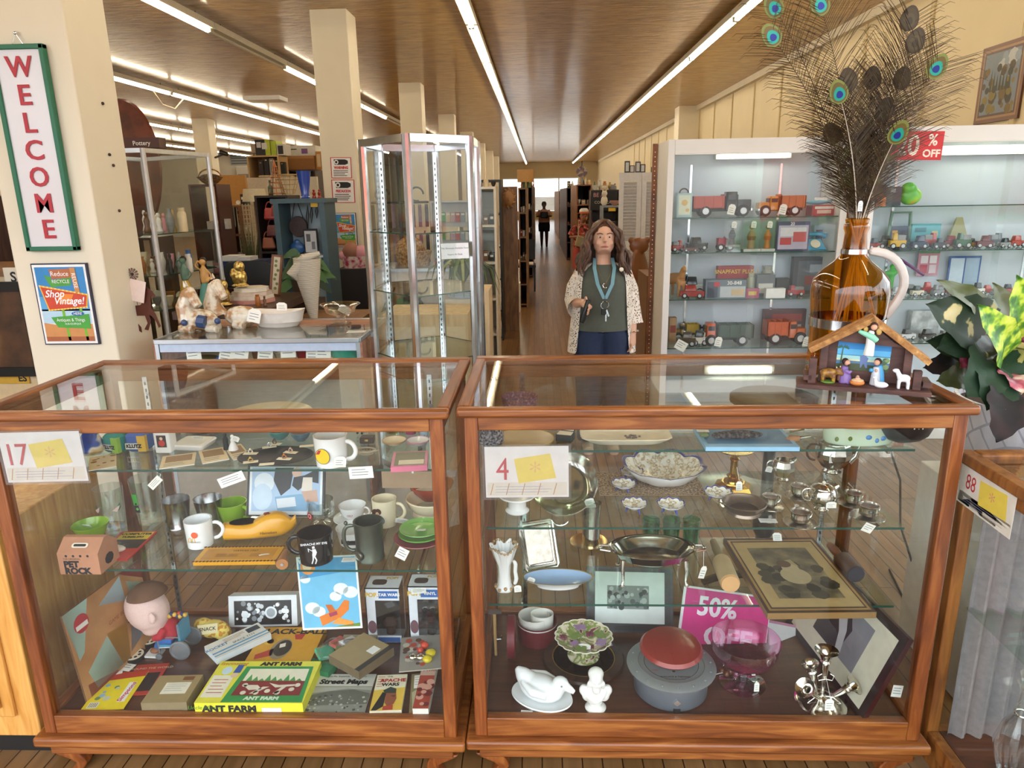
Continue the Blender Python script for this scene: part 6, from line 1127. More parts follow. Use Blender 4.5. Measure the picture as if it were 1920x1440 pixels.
nat('kneeling_figurine','kneeling figurine in a purple robe in the nativity stable','figurine',690,.055,[('robe',m('8d70b0',.5),[('t',[(.002,0,0),(0,0,.016),(-.004,0,.032),(-.002,0,.046)],[.018,.016,.012,.008]),('t',[(.004,-.01,.004),(.018,-.008,.006)],[.009,.007]),('t',[(-.002,-.01,.036),(.01,-.012,.03),(.014,-.01,.036)],[.005,.005,.004])]),('cloak',m('8f5f4f',.5),[('t',[(-.01,.004,.004),(-.012,.004,.03),(-.006,.004,.046)],[.012,.01,.006])]),('head',SKN,[('b',(.002,-.002,.056),.0085)]),('hair',HR,[('b',(-.003,.002,.059),.0095),('b',(.006,-.007,.05),.004)])])
nat('crib_figurine','baby in an orange crib in front of the nativity stable','figurine',835,.028,[('crib',m('d9843f',.5),[('b',(0,0,.008),(.02,.014,.009))]),('straw',m('e0b98a',.6),[('b',(0,-.002,.014),(.017,.012,.006))]),('baby',m('e3b398',.5),[('b',(0,-.004,.019),(.008,.007,.005)),('b',(0,.004,.023),.005)])])
nat('standing_figurine','figurine of a woman in a blue cloak in the nativity stable','figurine',1060,.052,[('dress',m('d6dbe4',.5),[('t',[(0,-.003,0),(0,-.003,.03),(0,-.003,.05)],[.014,.011,.008])]),('cloak',m('4fa3d4',.5),[('t',[(.014,.003,0),(.012,.004,.03),(.008,.004,.054)],[.012,.01,.007]),('t',[(-.012,-.004,.044),(-.012,-.008,.036)],[.007,.006])]),('hands',SKN,[('b',(-.001,-.013,.042),(.004,.003,.006))]),('head',SKN,[('b',(0,-.003,.062),.0085)]),('hair',HR,[('b',(.003,.002,.064),.01)])])
SH = m('eceef2',.4)
nat('lamb_figurine','white lamb figurine lying at the front of the nativity stable','figurine',1100,.02,[('body',SH,[('b',(.004,0,.008),(.019,.009,.009)),('t',[(-.008,0,.012),(-.012,0,.024)],[.006,.005]),('b',(-.013,-.003,.028),(.007,.005,.005))])])
nat('lamb_figurine','white lamb figurine standing at the right front of the nativity stable','figurine',1370,.025,[('body',SH,[('b',(.003,0,.029),(.017,.009,.011)),('t',[(-.008,0,.034),(-.014,0,.046)],[.007,.006]),('b',(-.018,-.002,.049),(.009,.006,.006))]+[('t',[(x_,y_,.022),(x_,y_,.0)],[.0045,.004]) for x_ in (-.008,.014) for y_ in (-.004,.004)])])
# ---------------------------------------------------------------- potted croton at the right
t = T('plant_stand','white painted plant stand behind the oak showcase','stand',(1.62,2.32,0));g = G(WHITE);g.box(0,0,.36,.42,.42,.72);g.obj('body',t,bev=.004)
t = T('potted_croton','large leaved potted plant with variegated leaves in a white quilted pot','plant',(1.62,2.32,.7205))
g = G(brickmat('quilted_glaze','e9e9ee','dfe0e8','b9bac6',1,.05,.05,.003,.3,.3,(0,pi/4,pi/4)));g.lathe([(.17,0),(.21,.06),(.225,.2),(.215,.3),(.205,.3),(.21,.2),(.001,.15)],40);g.obj('pot',t)
g = G(m('3b2a1e',.9,0,.2,60));g.lathe([(.207,.27),(.001,.285)],28);g.obj('soil',t)
VG = ramp_mat('variegated_leaf',[(.5,'1f3320'),(.56,'2b4426'),(.6,'d9c98c'),(.75,'e6d8a4')],ns=14,det=3,r=.5,coat=.1)
BG = ramp_mat('lime_croton_leaf',[(.38,'2d6a1f'),(.48,'5f9a22'),(.56,'b9d23a'),(.7,'d9e560')],(1,1,1),ns=26,det=2,r=.45,coat=.1);DG = m('1d3a22',.7,0,.15,30);MR = ramp_mat('maroon_leaf',[(.45,'1c1716'),(.62,'34201f'),(.72,'b03a4a')],ns=12,det=1,r=.75);PKL = ramp_mat('pink_leaf',[(.4,'8d2f42'),(.55,'c96a7c'),(.68,'e9d5c4')],ns=24,det=2,r=.4);OLG = m('5a6238',.4,0,.15,25,.2);CRL = m('d9c48a',.4,0,.15,25,.2)
def leaf(bx_,by_,tx,ty,wpx,mt,Y0=2.25,Y1=2.1,fold=.25,nm='leaf'):
    a = V(bx_,by_,Y0)-t.location;e_ = V(tx,ty,Y1)-t.location;d = e_-a;L_ = d.length;sd = d.cross(Vector((0,-1,.35))).normalized();n_ = sd.cross(d).normalized();n_ = n_ if n_.y < 0 else -n_;w = wpx*mp(V(bx_,by_,Y0))/2
    g = G(mt);vs = [];N = 12
    for i in range(N+1):
        f = i/N;ww = w*(sin(pi*f**.8)**.8)*(1+.08*sin(f*31))+.0015;c_ = a+d*f+n_*(.12*L_*sin(pi*f))
        for s in (-1,-.5,0,.5,1): vs.append(c_+sd*s*ww+n_*(abs(s)*ww*fold+.006*sin(f*17+s*3)*abs(s)))
    g.add(vs,[(i*5+j,i*5+j+1,i*5+j+6,i*5+j+5) for i in range(N) for j in range(4)]);g.obj(nm,t,smooth=80)
    c0 = V(1860,760,2.3)-t.location;g = G(m('6b7a3f',.5));g.tube([c0,(c0+a)/2+Vector((0,0,.01)),a,a+d*.5+n_*.12*L_-n_*.001],[.005,.004,.0035,.0015],6);g.obj('stem',t)
for q in ((1850,650,1735,570,110,VG),(1850,620,1755,655,95,VG),(1845,600,1755,525,40,OLG),(1880,655,1905,515,85,BG,2.22,2.05),(1870,690,1830,570,70,BG,2.2,2.0),(1900,640,1860,530,50,OLG,2.35,2.3),(1860,670,1735,640,70,DG,2.3,2.2),(1850,665,1810,745,95,DG,2.15,2.0),(1855,690,1850,770,90,DG,2.12,1.98),(1880,720,1868,830,80,MR,2.05,1.93),(1860,660,1910,720,60,DG,2.2,2.1),(1830,640,1800,690,60,PKL,2.2,2.1),(1880,700,1915,740,60,PKL,2.12,2.0),(1885,640,1935,600,60,PKL,2.3,2.2),(1895,650,1945,650,60,CRL,2.2,2.1),(1840,590,1800,600,40,PKL,2.3,2.25),(1880,690,1940,700,70,DG,2.2,2.1),(1800,680,1730,690,50,MR,2.3,2.25),(1820,700,1755,715,50,OLG,2.25,2.2)): leaf(*q)
# ---------------------------------------------------------------- generic builders for the shop behind
def bb(x0,y0,x1,y1,Y):
    a = V(x0,y1,Y);b = V(x1,y1,Y);c = V((x0+x1)/2,y0,Y);return Vector(((a.x+b.x)/2,Y,(a.z+b.z)/2)),b.x-a.x,c.z-(a.z+b.z)/2
def qbox(name,label,cat,q,Y,d,mat,prints=(),zb=None,group=None,txt=None,rz=0):
    p,w,h = bb(*q,Y)
    if zb is not None: h = h+p.z-zb;p.z = zb
    g = G(mat);g.bx(-w/2,w/2,0,d,0,h);g.mtx(UPR)
    for i,(mt,a0,b0,a1,b1) in enumerate(prints): g.use(mt).rect((a0-.5)*w,(1-b1)*h,(a1-.5)*w,(1-b0)*h,.001+.0008*i)
    for s,size,a,b,mt in (txt or ()): g.use(mt).text(s,size*h,(a-.5)*w,(1-b)*h,.005,off=.012*size*h)
    return g.obj(name,loc=p,rz=rz,label=label,cat=cat,group=group,smooth=0)
def qlathe(name,label,cat,q,Y,prof,mat,zb=None,group=None,e=(1,1),wob=None):
    p,w,h = bb(*q,Y)
    if zb is not None: h = h+p.z-zb;p.z = zb
    g = G(mat);g.lathe([(max(.0005,r*w/2),z_*h) for r,z_ in prof],22,e=e,wob=wob);return g.obj(name,loc=p+Vector((0,w*e[1]/2,0)),label=label,cat=cat,group=group)
VASE = [(.5,0),(.55,.03),(.9,.35),(.95,.5),(.6,.75),(.4,.85),(.6,1),(.5,1),(.001,.9)]
POTP = [(.6,0),(.65,.03),(.95,.6),(1,1),(.9,1),(.001,.8)]
BOTT = [(.8,0),(.9,.03),(.9,.55),(.35,.75),(.3,.95),(.4,1),(.001,1)]
FIGP = [(.8,0),(.9,.05),(.5,.3),(.7,.55),(.45,.7),(.3,.76),(.5,.88),(.25,1),(.001,1)]
JARP = [(.9,0),(1,.05),(1,.75),(.7,.85),(.75,.88),(.75,1),(.001,1)]
DISHP = [(.4,0),(.45,.1),(.85,.5),(1,1),(.92,1),(.001,.3)]
KIND = {'vase': VASE,'pot': POTP,'bottle': BOTT,'figurine': FIGP,'jar': JARP,'dish': DISHP}
CN = {'white': 'e6e2da','cream': 'd9c8a3','brown': '6d4a30','dark': '2e2420','green': '4d6a48','blue': '3e5f96','red': '9a2f2a','grey': '8a8a88','amber': 'a8662a','pink': 'cf8e96','gold': 'b8923f','teal': '3f8a86','black': '191818','orange': 'c96a2a','yellow': 'd2ab35'}
def row(where,x0,x1,ybase,Y,spec,hpx,zb,group):           # a row of small countable things standing on one shelf
    n = len(spec);ybase = PJ((V((x0+x1)/2,400,Y).x,Y,zb))[1]
    for i,s in enumerate(spec):
        col,kd = s.split();w = (x1-x0)/n;xc = x0+w*(i+.5);hh = hpx*random.uniform(.6,1)
        lb = '%s %s, %s from left %s' % (col,kd,ORD[i],where)
        mt = m(CN[col],.3 if kd not in ('box','book') else .6)
        if kd in ('box','book'): qbox(kd,lb,kd,(xc-w*.42,ybase-hh,xc+w*.42,ybase),Y,.08,mt,[(PAPER,.2,.25,.8,.5)] if kd == 'box' else [(GOLDM,.3,.1,.7,.16)],zb,group)
        elif kd == 'plate':
            p,ww,h = bb(xc-w*.45,ybase-hh,xc+w*.45,ybase,Y);r = min(ww,h)/2;g = G(mt);g.at((0,.02,r),(pi/2-.2,0,0));g.lathe([(r*.5,0),(r*.6,.004),(r,.014),(r*.97,.016),(.001,.006)],24);g.obj('plate',loc=(p.x,Y,zb),label=lb,cat='plate',group=group)
        else: qlathe(kd,lb,kd,(xc-w*.36,ybase-hh,xc+w*.36,ybase),Y,KIND[kd],mt,zb,group)
def shelves(name,label,cat,q,Y,d,n,mat,back=None,zs=None):   # a floor standing shelf unit that shows in the photo box q
    p,w,h = bb(*q,Y);top = p.z+h;t = T(name,label,cat,(p.x,Y,0));th = .022
    for s in (-1,1): g = G(mat);g.box(s*(w/2-th/2),d/2,top/2,th,d,top);g.obj('side_panel',t)
    if back: g = G(back);g.bx(-w/2+th,w/2-th,d-.01,d,.05,top-th);g.obj('back_panel',t)
    zs = zs or [top*(i+.0)/(n-1) if i else .05 for i in range(n)]
    for z_ in zs: g = G(mat);g.bx(-w/2+th,w/2-th,0,d-.011,z_-th,z_);g.obj('shelf',t)
    return t,zs,p.x-w/2,p.x+w/2
def glasscase(name,label,plan,z1,zs,zbase,frame,th=.028,base=None,skip=()):
    cx = sum(a for a,b in plan)/len(plan);cy = sum(b for a,b in plan)/len(plan);t = T(name,label,'display case',(cx,cy,0));P_ = [Vector((a-cx,b-cy,0)) for a,b in plan];n = len(P_)
    for i,a in enumerate(P_):
        b = P_[(i+1) % n];g = G(frame);g.tube([a+Vector((0,0,zbase)),a+Vector((0,0,z1))],th*.6,8);g.obj('post',t)
        for z_ in (zbase,z1-th/2): g = G(frame);dd = (b-a).length;mm = (a+b)/2;g.box(mm.x,mm.y,z_,dd,th*.8,th,rz=math.atan2((b-a).y,(b-a).x));g.obj('rail',t)
        if i not in skip:
            g = G(PANE);mm = (a+b)/2;g.box(mm.x,mm.y,(zbase+z1)/2,(b-a).length-th,.004,z1-zbase-th*1.5,rz=math.atan2((b-a).y,(b-a).x));g.obj('pane',t)
    for z_ in zs:
        k_ = .94;g = G(SHELF);g.prism([(a.x*k_,a.y*k_) for a in P_],z_-.007,z_);s = g.obj('glass_shelf',t,smooth=0)
        g = G(EDGE);a = [(q_.x*k_*1.001,q_.y*k_*1.001) for q_ in P_];g.loft([[(x,y,zz) for x,y in a] for zz in (z_-.0065,z_-.0005)],False);g.obj('shelf_edge',s,smooth=0)
    g = G(base or WHITE);g.prism([(a.x,a.y) for a in P_],.0,zbase-th/2);g.obj('base',t,smooth=0);return t
# ---------------------------------------------------------------- aluminium counter left of the middle
t = T('counter_showcase','low aluminium framed counter showcase left of the tall glass tower','display case',(-1.455,3.85,0));w,d = 1.07,.6;zc = 1.0;hw = w/2
PKW = ramp_mat('pinkish_wood',[(.3,'94604a'),(.7,'b98468')],(1,8,8),4,3,.5,.45)
g = G(ALU)
for y in (-.3,.3): g.box(0,y,zc-.008,w,.02,.024)
for x in (-hw,hw): g.box(x,0,zc-.008,.016,d,.024)
g.obj('top_trim',t,bev=.002)
for x in (-hw+.008,hw-.008):
    for y in (-.292,.292): g = G(ALU);g.box(x,y,(zc-.02)/2+.05,.02,.02,zc-.12);g.obj('post',t)
g = G(m('c3d3ea',.3));g.bx(-hw+.02,hw-.02,-.297,-.285,zc-.064,zc-.02);g.obj('header_strip',t)
g = G(PKW);g.bx(-hw-.012,-hw,-.3,.3,.1,zc-.02);g.obj('end_panel',t);g = G(PKW);g.bx(hw,hw+.012,-.3,.3,.1,zc-.02);g.obj('end_panel',t)
g = G(PKW);g.bx(-hw+.02,hw-.02,.1,.29,zc-.012,zc+.0);g.obj('back_board',t)
g = G(PANE);g.bx(-hw+.01,hw-.01,-.29,.1,zc-.006,zc);g.obj('top_glass',t);g = G(PANE);g.bx(-hw+.02,hw-.02,-.296,-.291,.3,zc-.065);g.obj('front_glass',t)
g = G(m('d9d4c8',.5));g.bx(-hw+.02,hw-.02,.27,.285,.3,zc-.02);g.bx(-hw+.02,hw-.02,-.28,.27,.82,.835);g.obj('inner_shelf',t)
g = G(m('c9c4ba',.5));g.bx(-hw,hw,-.3,.3,0,.3);g.obj('base',t)
zi = .8355
def on_i(x,w_,h_,mat,nm,lb,cat,prof=POTP,Y=3.68,e=(1,1)):
    p = V(x,665,Y);g = G(mat);g.lathe([(max(r*w_,.0005),z_*h_) for r,z_ in prof],26,e=e);return g.obj(nm,loc=(p.x,Y,zi),label=lb,cat=cat)
on_i(652,.1,.1,m('3fa88f',.25),'bowl','aqua bowl at the right end inside the counter showcase','bowl',DISHP)
on_i(365,.13,.03,m('1f3b2c',.25),'plate','dark green plate at the left inside the counter showcase','plate',DISHP);on_i(418,.045,.06,m('2b62a8',.15),'paperweight','blue glass paperweight inside the counter showcase','paperweight',[(.6,0),(1,.4),(.7,.85),(.001,1)])
on_i(491,.05,.075,m('4d2f2a',.25),'pot','dark brown striped pot inside the counter showcase','pot');on_i(538,.07,.075,CLEAR,'sauce_boat','clear glass sauce boat inside the counter showcase','dish',DISHP);on_i(572,.045,.08,m('7d2430',.2),'cup','maroon cup inside the counter showcase','cup')
for x,y,lb in ((363,662,'on the dark green plate'),(425,668,'left of the largest tag'),(452,660,'largest one, right of the blue paperweight'),(497,670,'in front of the dark brown pot'),(540,657,'leaning on the clear sauce boat'),(588,665,'in front of the maroon cup'),(606,660,'right of the maroon cup')):
    tag(x,y,0,.08,.075,'white price tag in the counter showcase, '+lb,(-.2,random.uniform(-.2,.2),0),None,3.6)
zt = 1.0005
p,r,h = fit(335,560,445,622,zt,.5);t = T('horse_planter','glazed white and brown planter of two horses on the counter showcase','planter',p)
HG = ramp_mat('brown_glaze',[(.4,'b58a62'),(.52,'ded2bc'),(.7,'ece4d4')],ns=22,det=3,r=.25,coat=.3);k = r/.055
for s,nm in ((0,'front_horse'),(1,'rear_horse')):
    ox,oy = (-.02,-.01) if s == 0 else (.016,.024);g = G(HG);g.at((0,0,0),(0,0,0),k)
    g.tube([(ox-.006,oy,.02),(ox-.014,oy,.045),(ox-.004,oy,.07+s*.01)],[.022,.016,.012],12);g.tube([(ox-.004,oy,.072+s*.01),(ox+.008,oy-.008,.06+s*.01),(ox+.018,oy-.012,.046+s*.01)],[.013,.01,.008],12)
    g.ball((ox+.012+s*.03,oy,.02),(.034,.02,.02));g.tube([(ox-.02,oy-.015,.006),(ox+.006,oy-.02,.005)],.008,8);g.tube([(ox+.03,oy-.015,.006),(ox+.052,oy-.02,.005)],.008,8)
    for q_ in (-.004,.004): g.tube([(ox-.006,oy+q_,.08+s*.01),(ox-.008,oy+q_,.092+s*.01)],[.004,.001],6)
    g.obj(nm,t,rem=.004)
g = G(m('3b4f78',.3));g.at((0,0,0),(0,0,0),k);g.tube([(-.002,-.03,.02),(.012,-.03,.018)],.012,8);g.ball((-.028,-.031,.018),.006,8,6);g.ball((.034,-.03,.02),.006,8,6);g.obj('blue_ornament',t);tagpart(t,(.095*k,-.03,.026*k),(-.2,.25,.1),.07,.075)
p,r,h = fit(473,570,574,616,zt,.6);t = T('oval_planter','white ribbed oval planter bowl with a tag on the counter showcase','planter',p);g = G(m('efe6dc',.35));h = .085
g.lathe([(r*.7,0),(r*.74,.005),(r*.85,h*.3),(r*.88,h*.33),(r*.93,h*.7),(r,h),(r*1.02,h+.004),(r*.95,h),(r*.75,.02),(.001,.02)],40,e=(1,.62),wob=lambda th,t_,r_,z_: (r_,z_+(.008*cos(2*th) if z_ > h*.8 else 0)));g.obj('bowl',t);tagpart(t,(.015,.03,h+.02),(0,.05,0),.06,.045)
p,r,h = fit(603,567,677,614,zt);t = T('glass_compote','clear pressed glass compote with a tag on the counter showcase','compote',p);g = G(glass('pressed_glass','f4f2ec',.1,.8,.1,2));h = .115;g.lathe([(r*.5,0),(r*.52,.006),(r*.22,.014),(r*.3,.03),(r*.2,.04),(r*.7,h*.6),(r*.8,h*.85),(r*1.02,h),(r*.98,h),(r*.74,h*.85),(r*.62,h*.62),(.001,.046)],36);g.obj('bowl',t);tagpart(t,(.03,-.01,h*.72),(-.3,.5,0),.07,.045)
tag(668,625,0,.1,.05,'printed white card lying at the right end of the counter showcase top','flat',None,3.62) if 0 else tag(668,622,zt,.1,.06,'printed white card lying at the right end of the counter showcase top','flat')
# ---------------------------------------------------------------- tall glass tower
glasscase('display_tower','tall empty hexagonal glass display tower with silver posts',[(-.865,3.655),(-.59,3.341),(-.325,3.564),(-.322,3.922),(-.57,4.15),(-.85,4.0)],1.97,(1.53,1.235,.9),.3,CHROME,.034)
t = bpy.data.objects['display_tower'];L = t.location
for x,y in ((-.84,3.96),(-.57,4.1)):
    g = G(CHROME);g.box(x-L.x,y-L.y,1.13,.018,.008,1.6);g.use(INK)
    for i in range(50): g.box(x-L.x,y-L.y-.0045,.4+i*.03,.006,.002,.014)
    g.obj('shelf_standard',t)
c = Card(V(826,457,3.5),V(878,455,3.5),V(829,486,3.5),.0015,PAPER);c.R(m('f4f2f4',.6)).X(INK,'This Showcase Available Soon',.15,.5,.32,2).X(INK,'Inquire At Desk',.15,.5,.72,2);c.obj('paper_notice','white paper notice taped inside the tall glass tower','sign')
# ---------------------------------------------------------------- signs on the second column
Yc = 8.525
for q,ln,mt,lb in (((619,295,658,334),'WARNING',m('c9342f',.5),'white WARNING camera notice on the second column, upper one'),((621,337,664,380),'PRECAUCION',m('c9546a',.5),'white PRECAUCION camera notice on the second column, lower one')):
    c = upr(*q,Yc,.003,m('c33a3a',.5));c.R(m('f3f0ec',.5),.04,.03,.96,.97).P(INK,[(.16,.1),(.7,.1),(.84,.16),(.84,.3),(.7,.36),(.2,.36)],2).D(WHITE,.28,.23,.11,3).D(INK,.28,.23,.06,4).X(mt,ln,.17 if len(ln) < 8 else .15,.5,.5,3,off=.012,sx=.85 if len(ln) < 8 else .72).lines(INK,.12,.62,.9,.94,4,.4,2);c.obj('camera_notice',lb,'sign')
cx,cz,w,h = corners([(628,400),(667,400),(670,462),(632,462)],Yc);poster(cx,Yc-.001,cz,w,h,'small framed Shop Vintage poster on the second column under the camera notices')
# ---------------------------------------------------------------- behind the counter
t = T('dark_table','dark wooden table behind the counter showcase','table',(-2.19,5.24,0)); 
for x in (-.28,.28):
    for y in (-.42,.42): g = G(DARKW);g.box(x,y,.45,.06,.06,.9);g.obj('leg',t)
g = G(DARKW);g.box(0,0,.93,.66,.96,.06);g.obj('tabletop',t,bev=.004);g = G(DARKW);g.box(0,-.44,.75,.58,.03,.3);g.obj('apron',t);zT = .9605
def figure(name,lb,cat,x,y,Y,zb,parts,mat,rem=.006): p = V(x,y,Y);return blob(name,lb,cat,(p.x,Y,zb),parts,mat,rem)
BK = [('b',(0,0,.07),(.055,.045,.07)),('b',(.01,-.01,.15),(.04,.035,.04)),('b',(-.03,-.02,.1),(.03,.03,.04)),('b',(0,0,.012),(.065,.05,.012))]
figure('gold_bookend','gold sculpted bookend standing left of the stacked tiles','bookend',420,575,5.0,zT,BK,GOLDM);figure('gold_bookend','gold sculpted bookend standing on the stack of tiles','bookend',452,545,5.15,zT+.115,BK,GOLDM)
p = V(464,566,5.1)
for i,(w_,mt,lb) in enumerate(((.34,m('c98f80',.5),'pink tile at the bottom of the tile stack'),(.31,m('ded4c4',.5),'cream tile second from the bottom of the tile stack'),(.28,m('d3bfae',.5),'beige tile second from the top of the tile stack'),(.25,m('e4dccb',.5),'cream tile on top of the tile stack'))):
    g = G(mt);g.lathe([(w_/2,0),(w_/2,.026),(.001,.026)],8);g.obj('stone_tile',loc=(p.x,5.2,zT+.0005+.0272*i),rz=.2*i,label=lb,cat='tile',smooth=0)
p,w,h = bb(503,473,524,540,5.5);t = T('narrow_picture','narrow framed floral picture on a small easel behind the counter','picture',(p.x,5.5,zT),0,None,(-.15,.12,0));g = G(m('7a4a2c',.4))
for s in (-1,1): g.box(s*.035,0,.16,.016,.018,.32)
for s in (.008,.312): g.box(0,0,s,.086,.018,.016)
g.obj('frame',t);g = G(m('dcd2b8',.6));g.box(0,.004,.16,.06,.006,.3);g.use(m('6f7f4a',.6));g.mtx(UPR);[g.disc(.012*sin(i*2),.06+i*.035,.012,.0015,8) for i in range(7)];g.obj('print',t,smooth=0)
p,w,h = bb(555,478,606,598,5.3);WK = ramp_mat('white_wicker',[(.4,'a59c8b'),(.6,'e6dfd2')],(1,1,1),ns=34,det=1,r=.7,wave='Z',bump=.6,dist=1)
t = T('wicker_cone','white wicker cone shaped basket on a counter behind the oval planter','basket',(p.x+.02,5.3,p.z));g = G(WK);g.tube([(.012,0,0),(.005,0,h*.3),(-.005,0,h*.72),(-.0,0,h*.95)],[.03,.055,.095,.1],28,cap=False);g.obj('cone',t);g = G(WK);g.tube([(.1,0,h*1.02),(.0,-.05,h*.96),(-.1,-.06,h*.72),(-.06,-.04,h*.62)],[.02,.045,.05,.02],14,flat=.8);g.obj('rolled_rim',t)
t = T('side_counter','plain brown counter behind the oval planter','counter',(p.x-.1,5.45,0));g = G(MIDW);g.bx(-.02,.5,-.3,.3,0,p.z-.0005);g.obj('body',t)
# teal display cabinet with purse and necklaces
p,w,h = bb(532,372,625,590,6.6);TC = m('3d5560',.45,0,.08,20);t = T('teal_cabinet','dark teal display cabinet with purses behind the wicker cone','cabinet',(p.x,6.6,0));top = p.z+h
for s in (-1,1): g = G(TC);g.bx(s*w/2-(s > 0)*.05,s*w/2+(s < 0)*.05,0,.35,0,top-.04);g.obj('side_panel',t)
g = G(TC);g.bx(-w/2-.02,w/2+.02,-.01,.37,top-.04,top);g.obj('top',t);g = G(m('a9bcc4',.5));g.bx(-w/2+.05,w/2-.05,.32,.35,.1,top-.04);g.obj('back_panel',t);zs = V(575,478,6.7).z
for z_ in (zs,zs-.5,.3): g = G(m('c9d2d4',.4));g.bx(-w/2+.05,w/2-.05,.02,.32,z_-.02,z_);g.obj('shelf',t)
P_ = V(560,425,6.85);g = G(m('4a3a38',.6,0,.2,80));g.at((P_.x,6.85,P_.z),(pi/2,0,0));g.lathe([(.085,-.02),(.09,0),(.085,.02)],18,e=(1,1.1));g.tube([(-.06,.06,0),(-.02,.22,0),(.0,.26,0),(.05,.08,0)],.004,6);g.obj('beaded_purse',label='dark beaded purse hanging in the teal cabinet',cat='purse')
for x,lb in ((577,'left'),(584,'middle'),(594,'right')):
    g = G(m('5a4f4a',.4));a = V(x,384,6.85);b = V(x,426-(x-577),6.85);g.tube([a,(a+b)/2+Vector((.01,0,0)),b,(a+b)/2-Vector((.012,0,0))],.006,6,True);g.obj('necklace',label='necklace hanging in the teal cabinet, %s one of three' % lb,cat='necklace')
qbox('price_sign','small yellow sign inside the top of the teal cabinet','sign',(583,380,596,388),6.62,.004,m('e2b52a',.5));qbox('framed_collection','small framed collection on the shelf of the teal cabinet','picture',(570,429,596,455),6.75,.02,INK,[(m('c9c9cc',.5),.08,.08,.92,.92),(m('5a5a60',.5),.2,.2,.5,.5),(m('7a7a80',.5),.55,.5,.8,.8)],zs+.0005)
P_ = V(557,455,6.8);blob('blue_purse','blue rounded purse on the shelf of the teal cabinet','purse',(P_.x,6.8,zs+.0005),[('b',(0,0,.06),(.075,.03,.06)),('b',(0,0,.12),(.03,.02,.02))],m('2f5d9a',.3),.008)
qlathe('blue_vase','tall cobalt blue glass vase on top of the teal cabinet','vase',(556,320,582,373),6.7,[(.6,0),(.7,.03),(.55,.15),(.8,.6),(1,1),(.9,1),(.001,.2)],m('2446a6',.1,0,.06,10,.5),top+.0005)
for i,x in enumerate((588,598)): qlathe('red_ornament','red glass ornament on the teal cabinet, %s of two' % ('left' if i == 0 else 'right'),'ornament',(x-5,355,x+5,373),6.7,FIGP,m('8d2a1e',.2),top+.0005)
p = V(570,500,5.9);t = T('leafy_plant','dark green leafy plant in front of the teal cabinet','plant',(p.x,5.9,.0));g = G(m('4a3a2e',.6));g.lathe([(.09,.88),(.12,1.05),(.11,1.05),(.001,1.0)],20);g.bx(-.12,.12,-.12,.12,0,.88);g.obj('planter',t)
for i in range(26):
    a = random.uniform(0,2*pi);l = random.uniform(.12,.26);z0 = 1.04+random.uniform(0,.2);g = G(m(['1f3d1f','2d5226','3f6a30'][i % 3],.4));d = Vector((cos(a),sin(a)*.6,random.uniform(-.2,.7))).normalized();s = d.cross(Vector((0,-1,.3))).normalized();b0 = Vector((0,0,z0))+d*.03
    vs = [];
    for k in range(6): f = k/5;wv = .045*sin(pi*f)+.002;cc = b0+d*l*f-Vector((0,0,.12*f*f));vs += [cc-s*wv,cc,cc+s*wv]
    g.add(vs,[(j*3+q,j*3+q+1,j*3+q+4,j*3+q+3) for j in range(5) for q in (0,1)]);g.obj('leaf',t)
# ---------------------------------------------------------------- white toy cabinets on the right
CABW = m('e4e1dc',.4,0,.02,6);CABI = m('cfd5e0',.5,0,.02,6);COOL = emit('cool_tube','f6fce2',12)
def cabinet(label,x0,x1,y0,y1,top,zs,lamp,doors):
    t = T('toy_cabinet',label,'cabinet',((x0+x1)/2,(y0+y1)/2,0));L = t.location
    def B(nm,mt,*qs,bev=.003):
        g = G(mt)
        for q in qs: g.bx(q[0]-L.x,q[1]-L.x,q[2]-L.y,q[3]-L.y,q[4],q[5])
        return g.obj(nm,t,bev=bev)
    B('side_panel',CABW,(x0,x0+.03,y0,y1,0,top));B('side_panel',CABW,(x1-.03,x1,y0,y1,0,top))
    B('stile',CABW,(x0,x0+.045,y0-.012,y0,0,top));B('stile',CABW,(x1-.045,x1,y0-.012,y0,0,top))
    B('header',CABW,(x0+.045,x1-.045,y0-.012,y0+.01,top-.09,top));B('header_trim',CABW,(x0+.045,x1-.045,y0-.018,y0-.012,top-.1,top-.088))
    B('top_panel',CABW,(x0+.03,x1-.03,y0+.01,y1,top-.02,top));B('back_panel',CABI,(x0+.03,x1-.03,y1-.02,y1,.1,top-.02));B('base',CABW,(x0+.03,x1-.03,y0,y1-.02,0,.1))
    for a,b,dy in doors: B('glass_door',PANE,(a,b,y0+dy,y0+dy+.005,.1,top-.09),bev=0)
    for z_ in zs:
        s = B('glass_shelf',SHELF,(x0+.03,x1-.03,y0+.05,y1-.02,z_-.007,z_),bev=0);B('shelf_edge',EDGE,(x0+.03,x1-.03,y0+.0485,y0+.0495,z_-.0068,z_-.0002),bev=0).parent = s; 
        s.children[0].location = (0,0,0)
    for f in (.2,.73): x_ = x0+(x1-x0)*f;B('shelf_standard',CHROME,(x_-.008,x_+.008,y1-.026,y1-.02,.2,top-.15),bev=0)
    a,b = V(*lamp[0],y1-.1),V(*lamp[1],y1-.1);g = G(COOL);g.tube([(a.x-L.x,y1-.1-L.y,a.z),(b.x-L.x,y1-.1-L.y,a.z)],.017,10);g.obj('lamp_tube',t)
    g = G(CABW);g.bx(a.x-.03-L.x,b.x+.03-L.x,y1-.08-L.y,y1-.02-L.y,a.z-.03,a.z+.03);g.obj('lamp_holder',t)
    return t
C1,C2 = (1.52,1.285,.96,.609),(1.582,1.296,.975,.673)
cabinet('white glass fronted cabinet of toy trucks left of the peacock feathers',.863,2.07,5.0,5.42,2.03,C1,((1352,290),(1478,289)),((.9,1.5,.01),(1.46,2.03,.018)))
cabinet('white glass fronted cabinet of small toys right of the peacock feathers',2.11,3.9,4.8,5.22,2.065,C2,((1775,282),(1960,276)),((2.15,3.0,.01),(2.96,3.86,.018)))
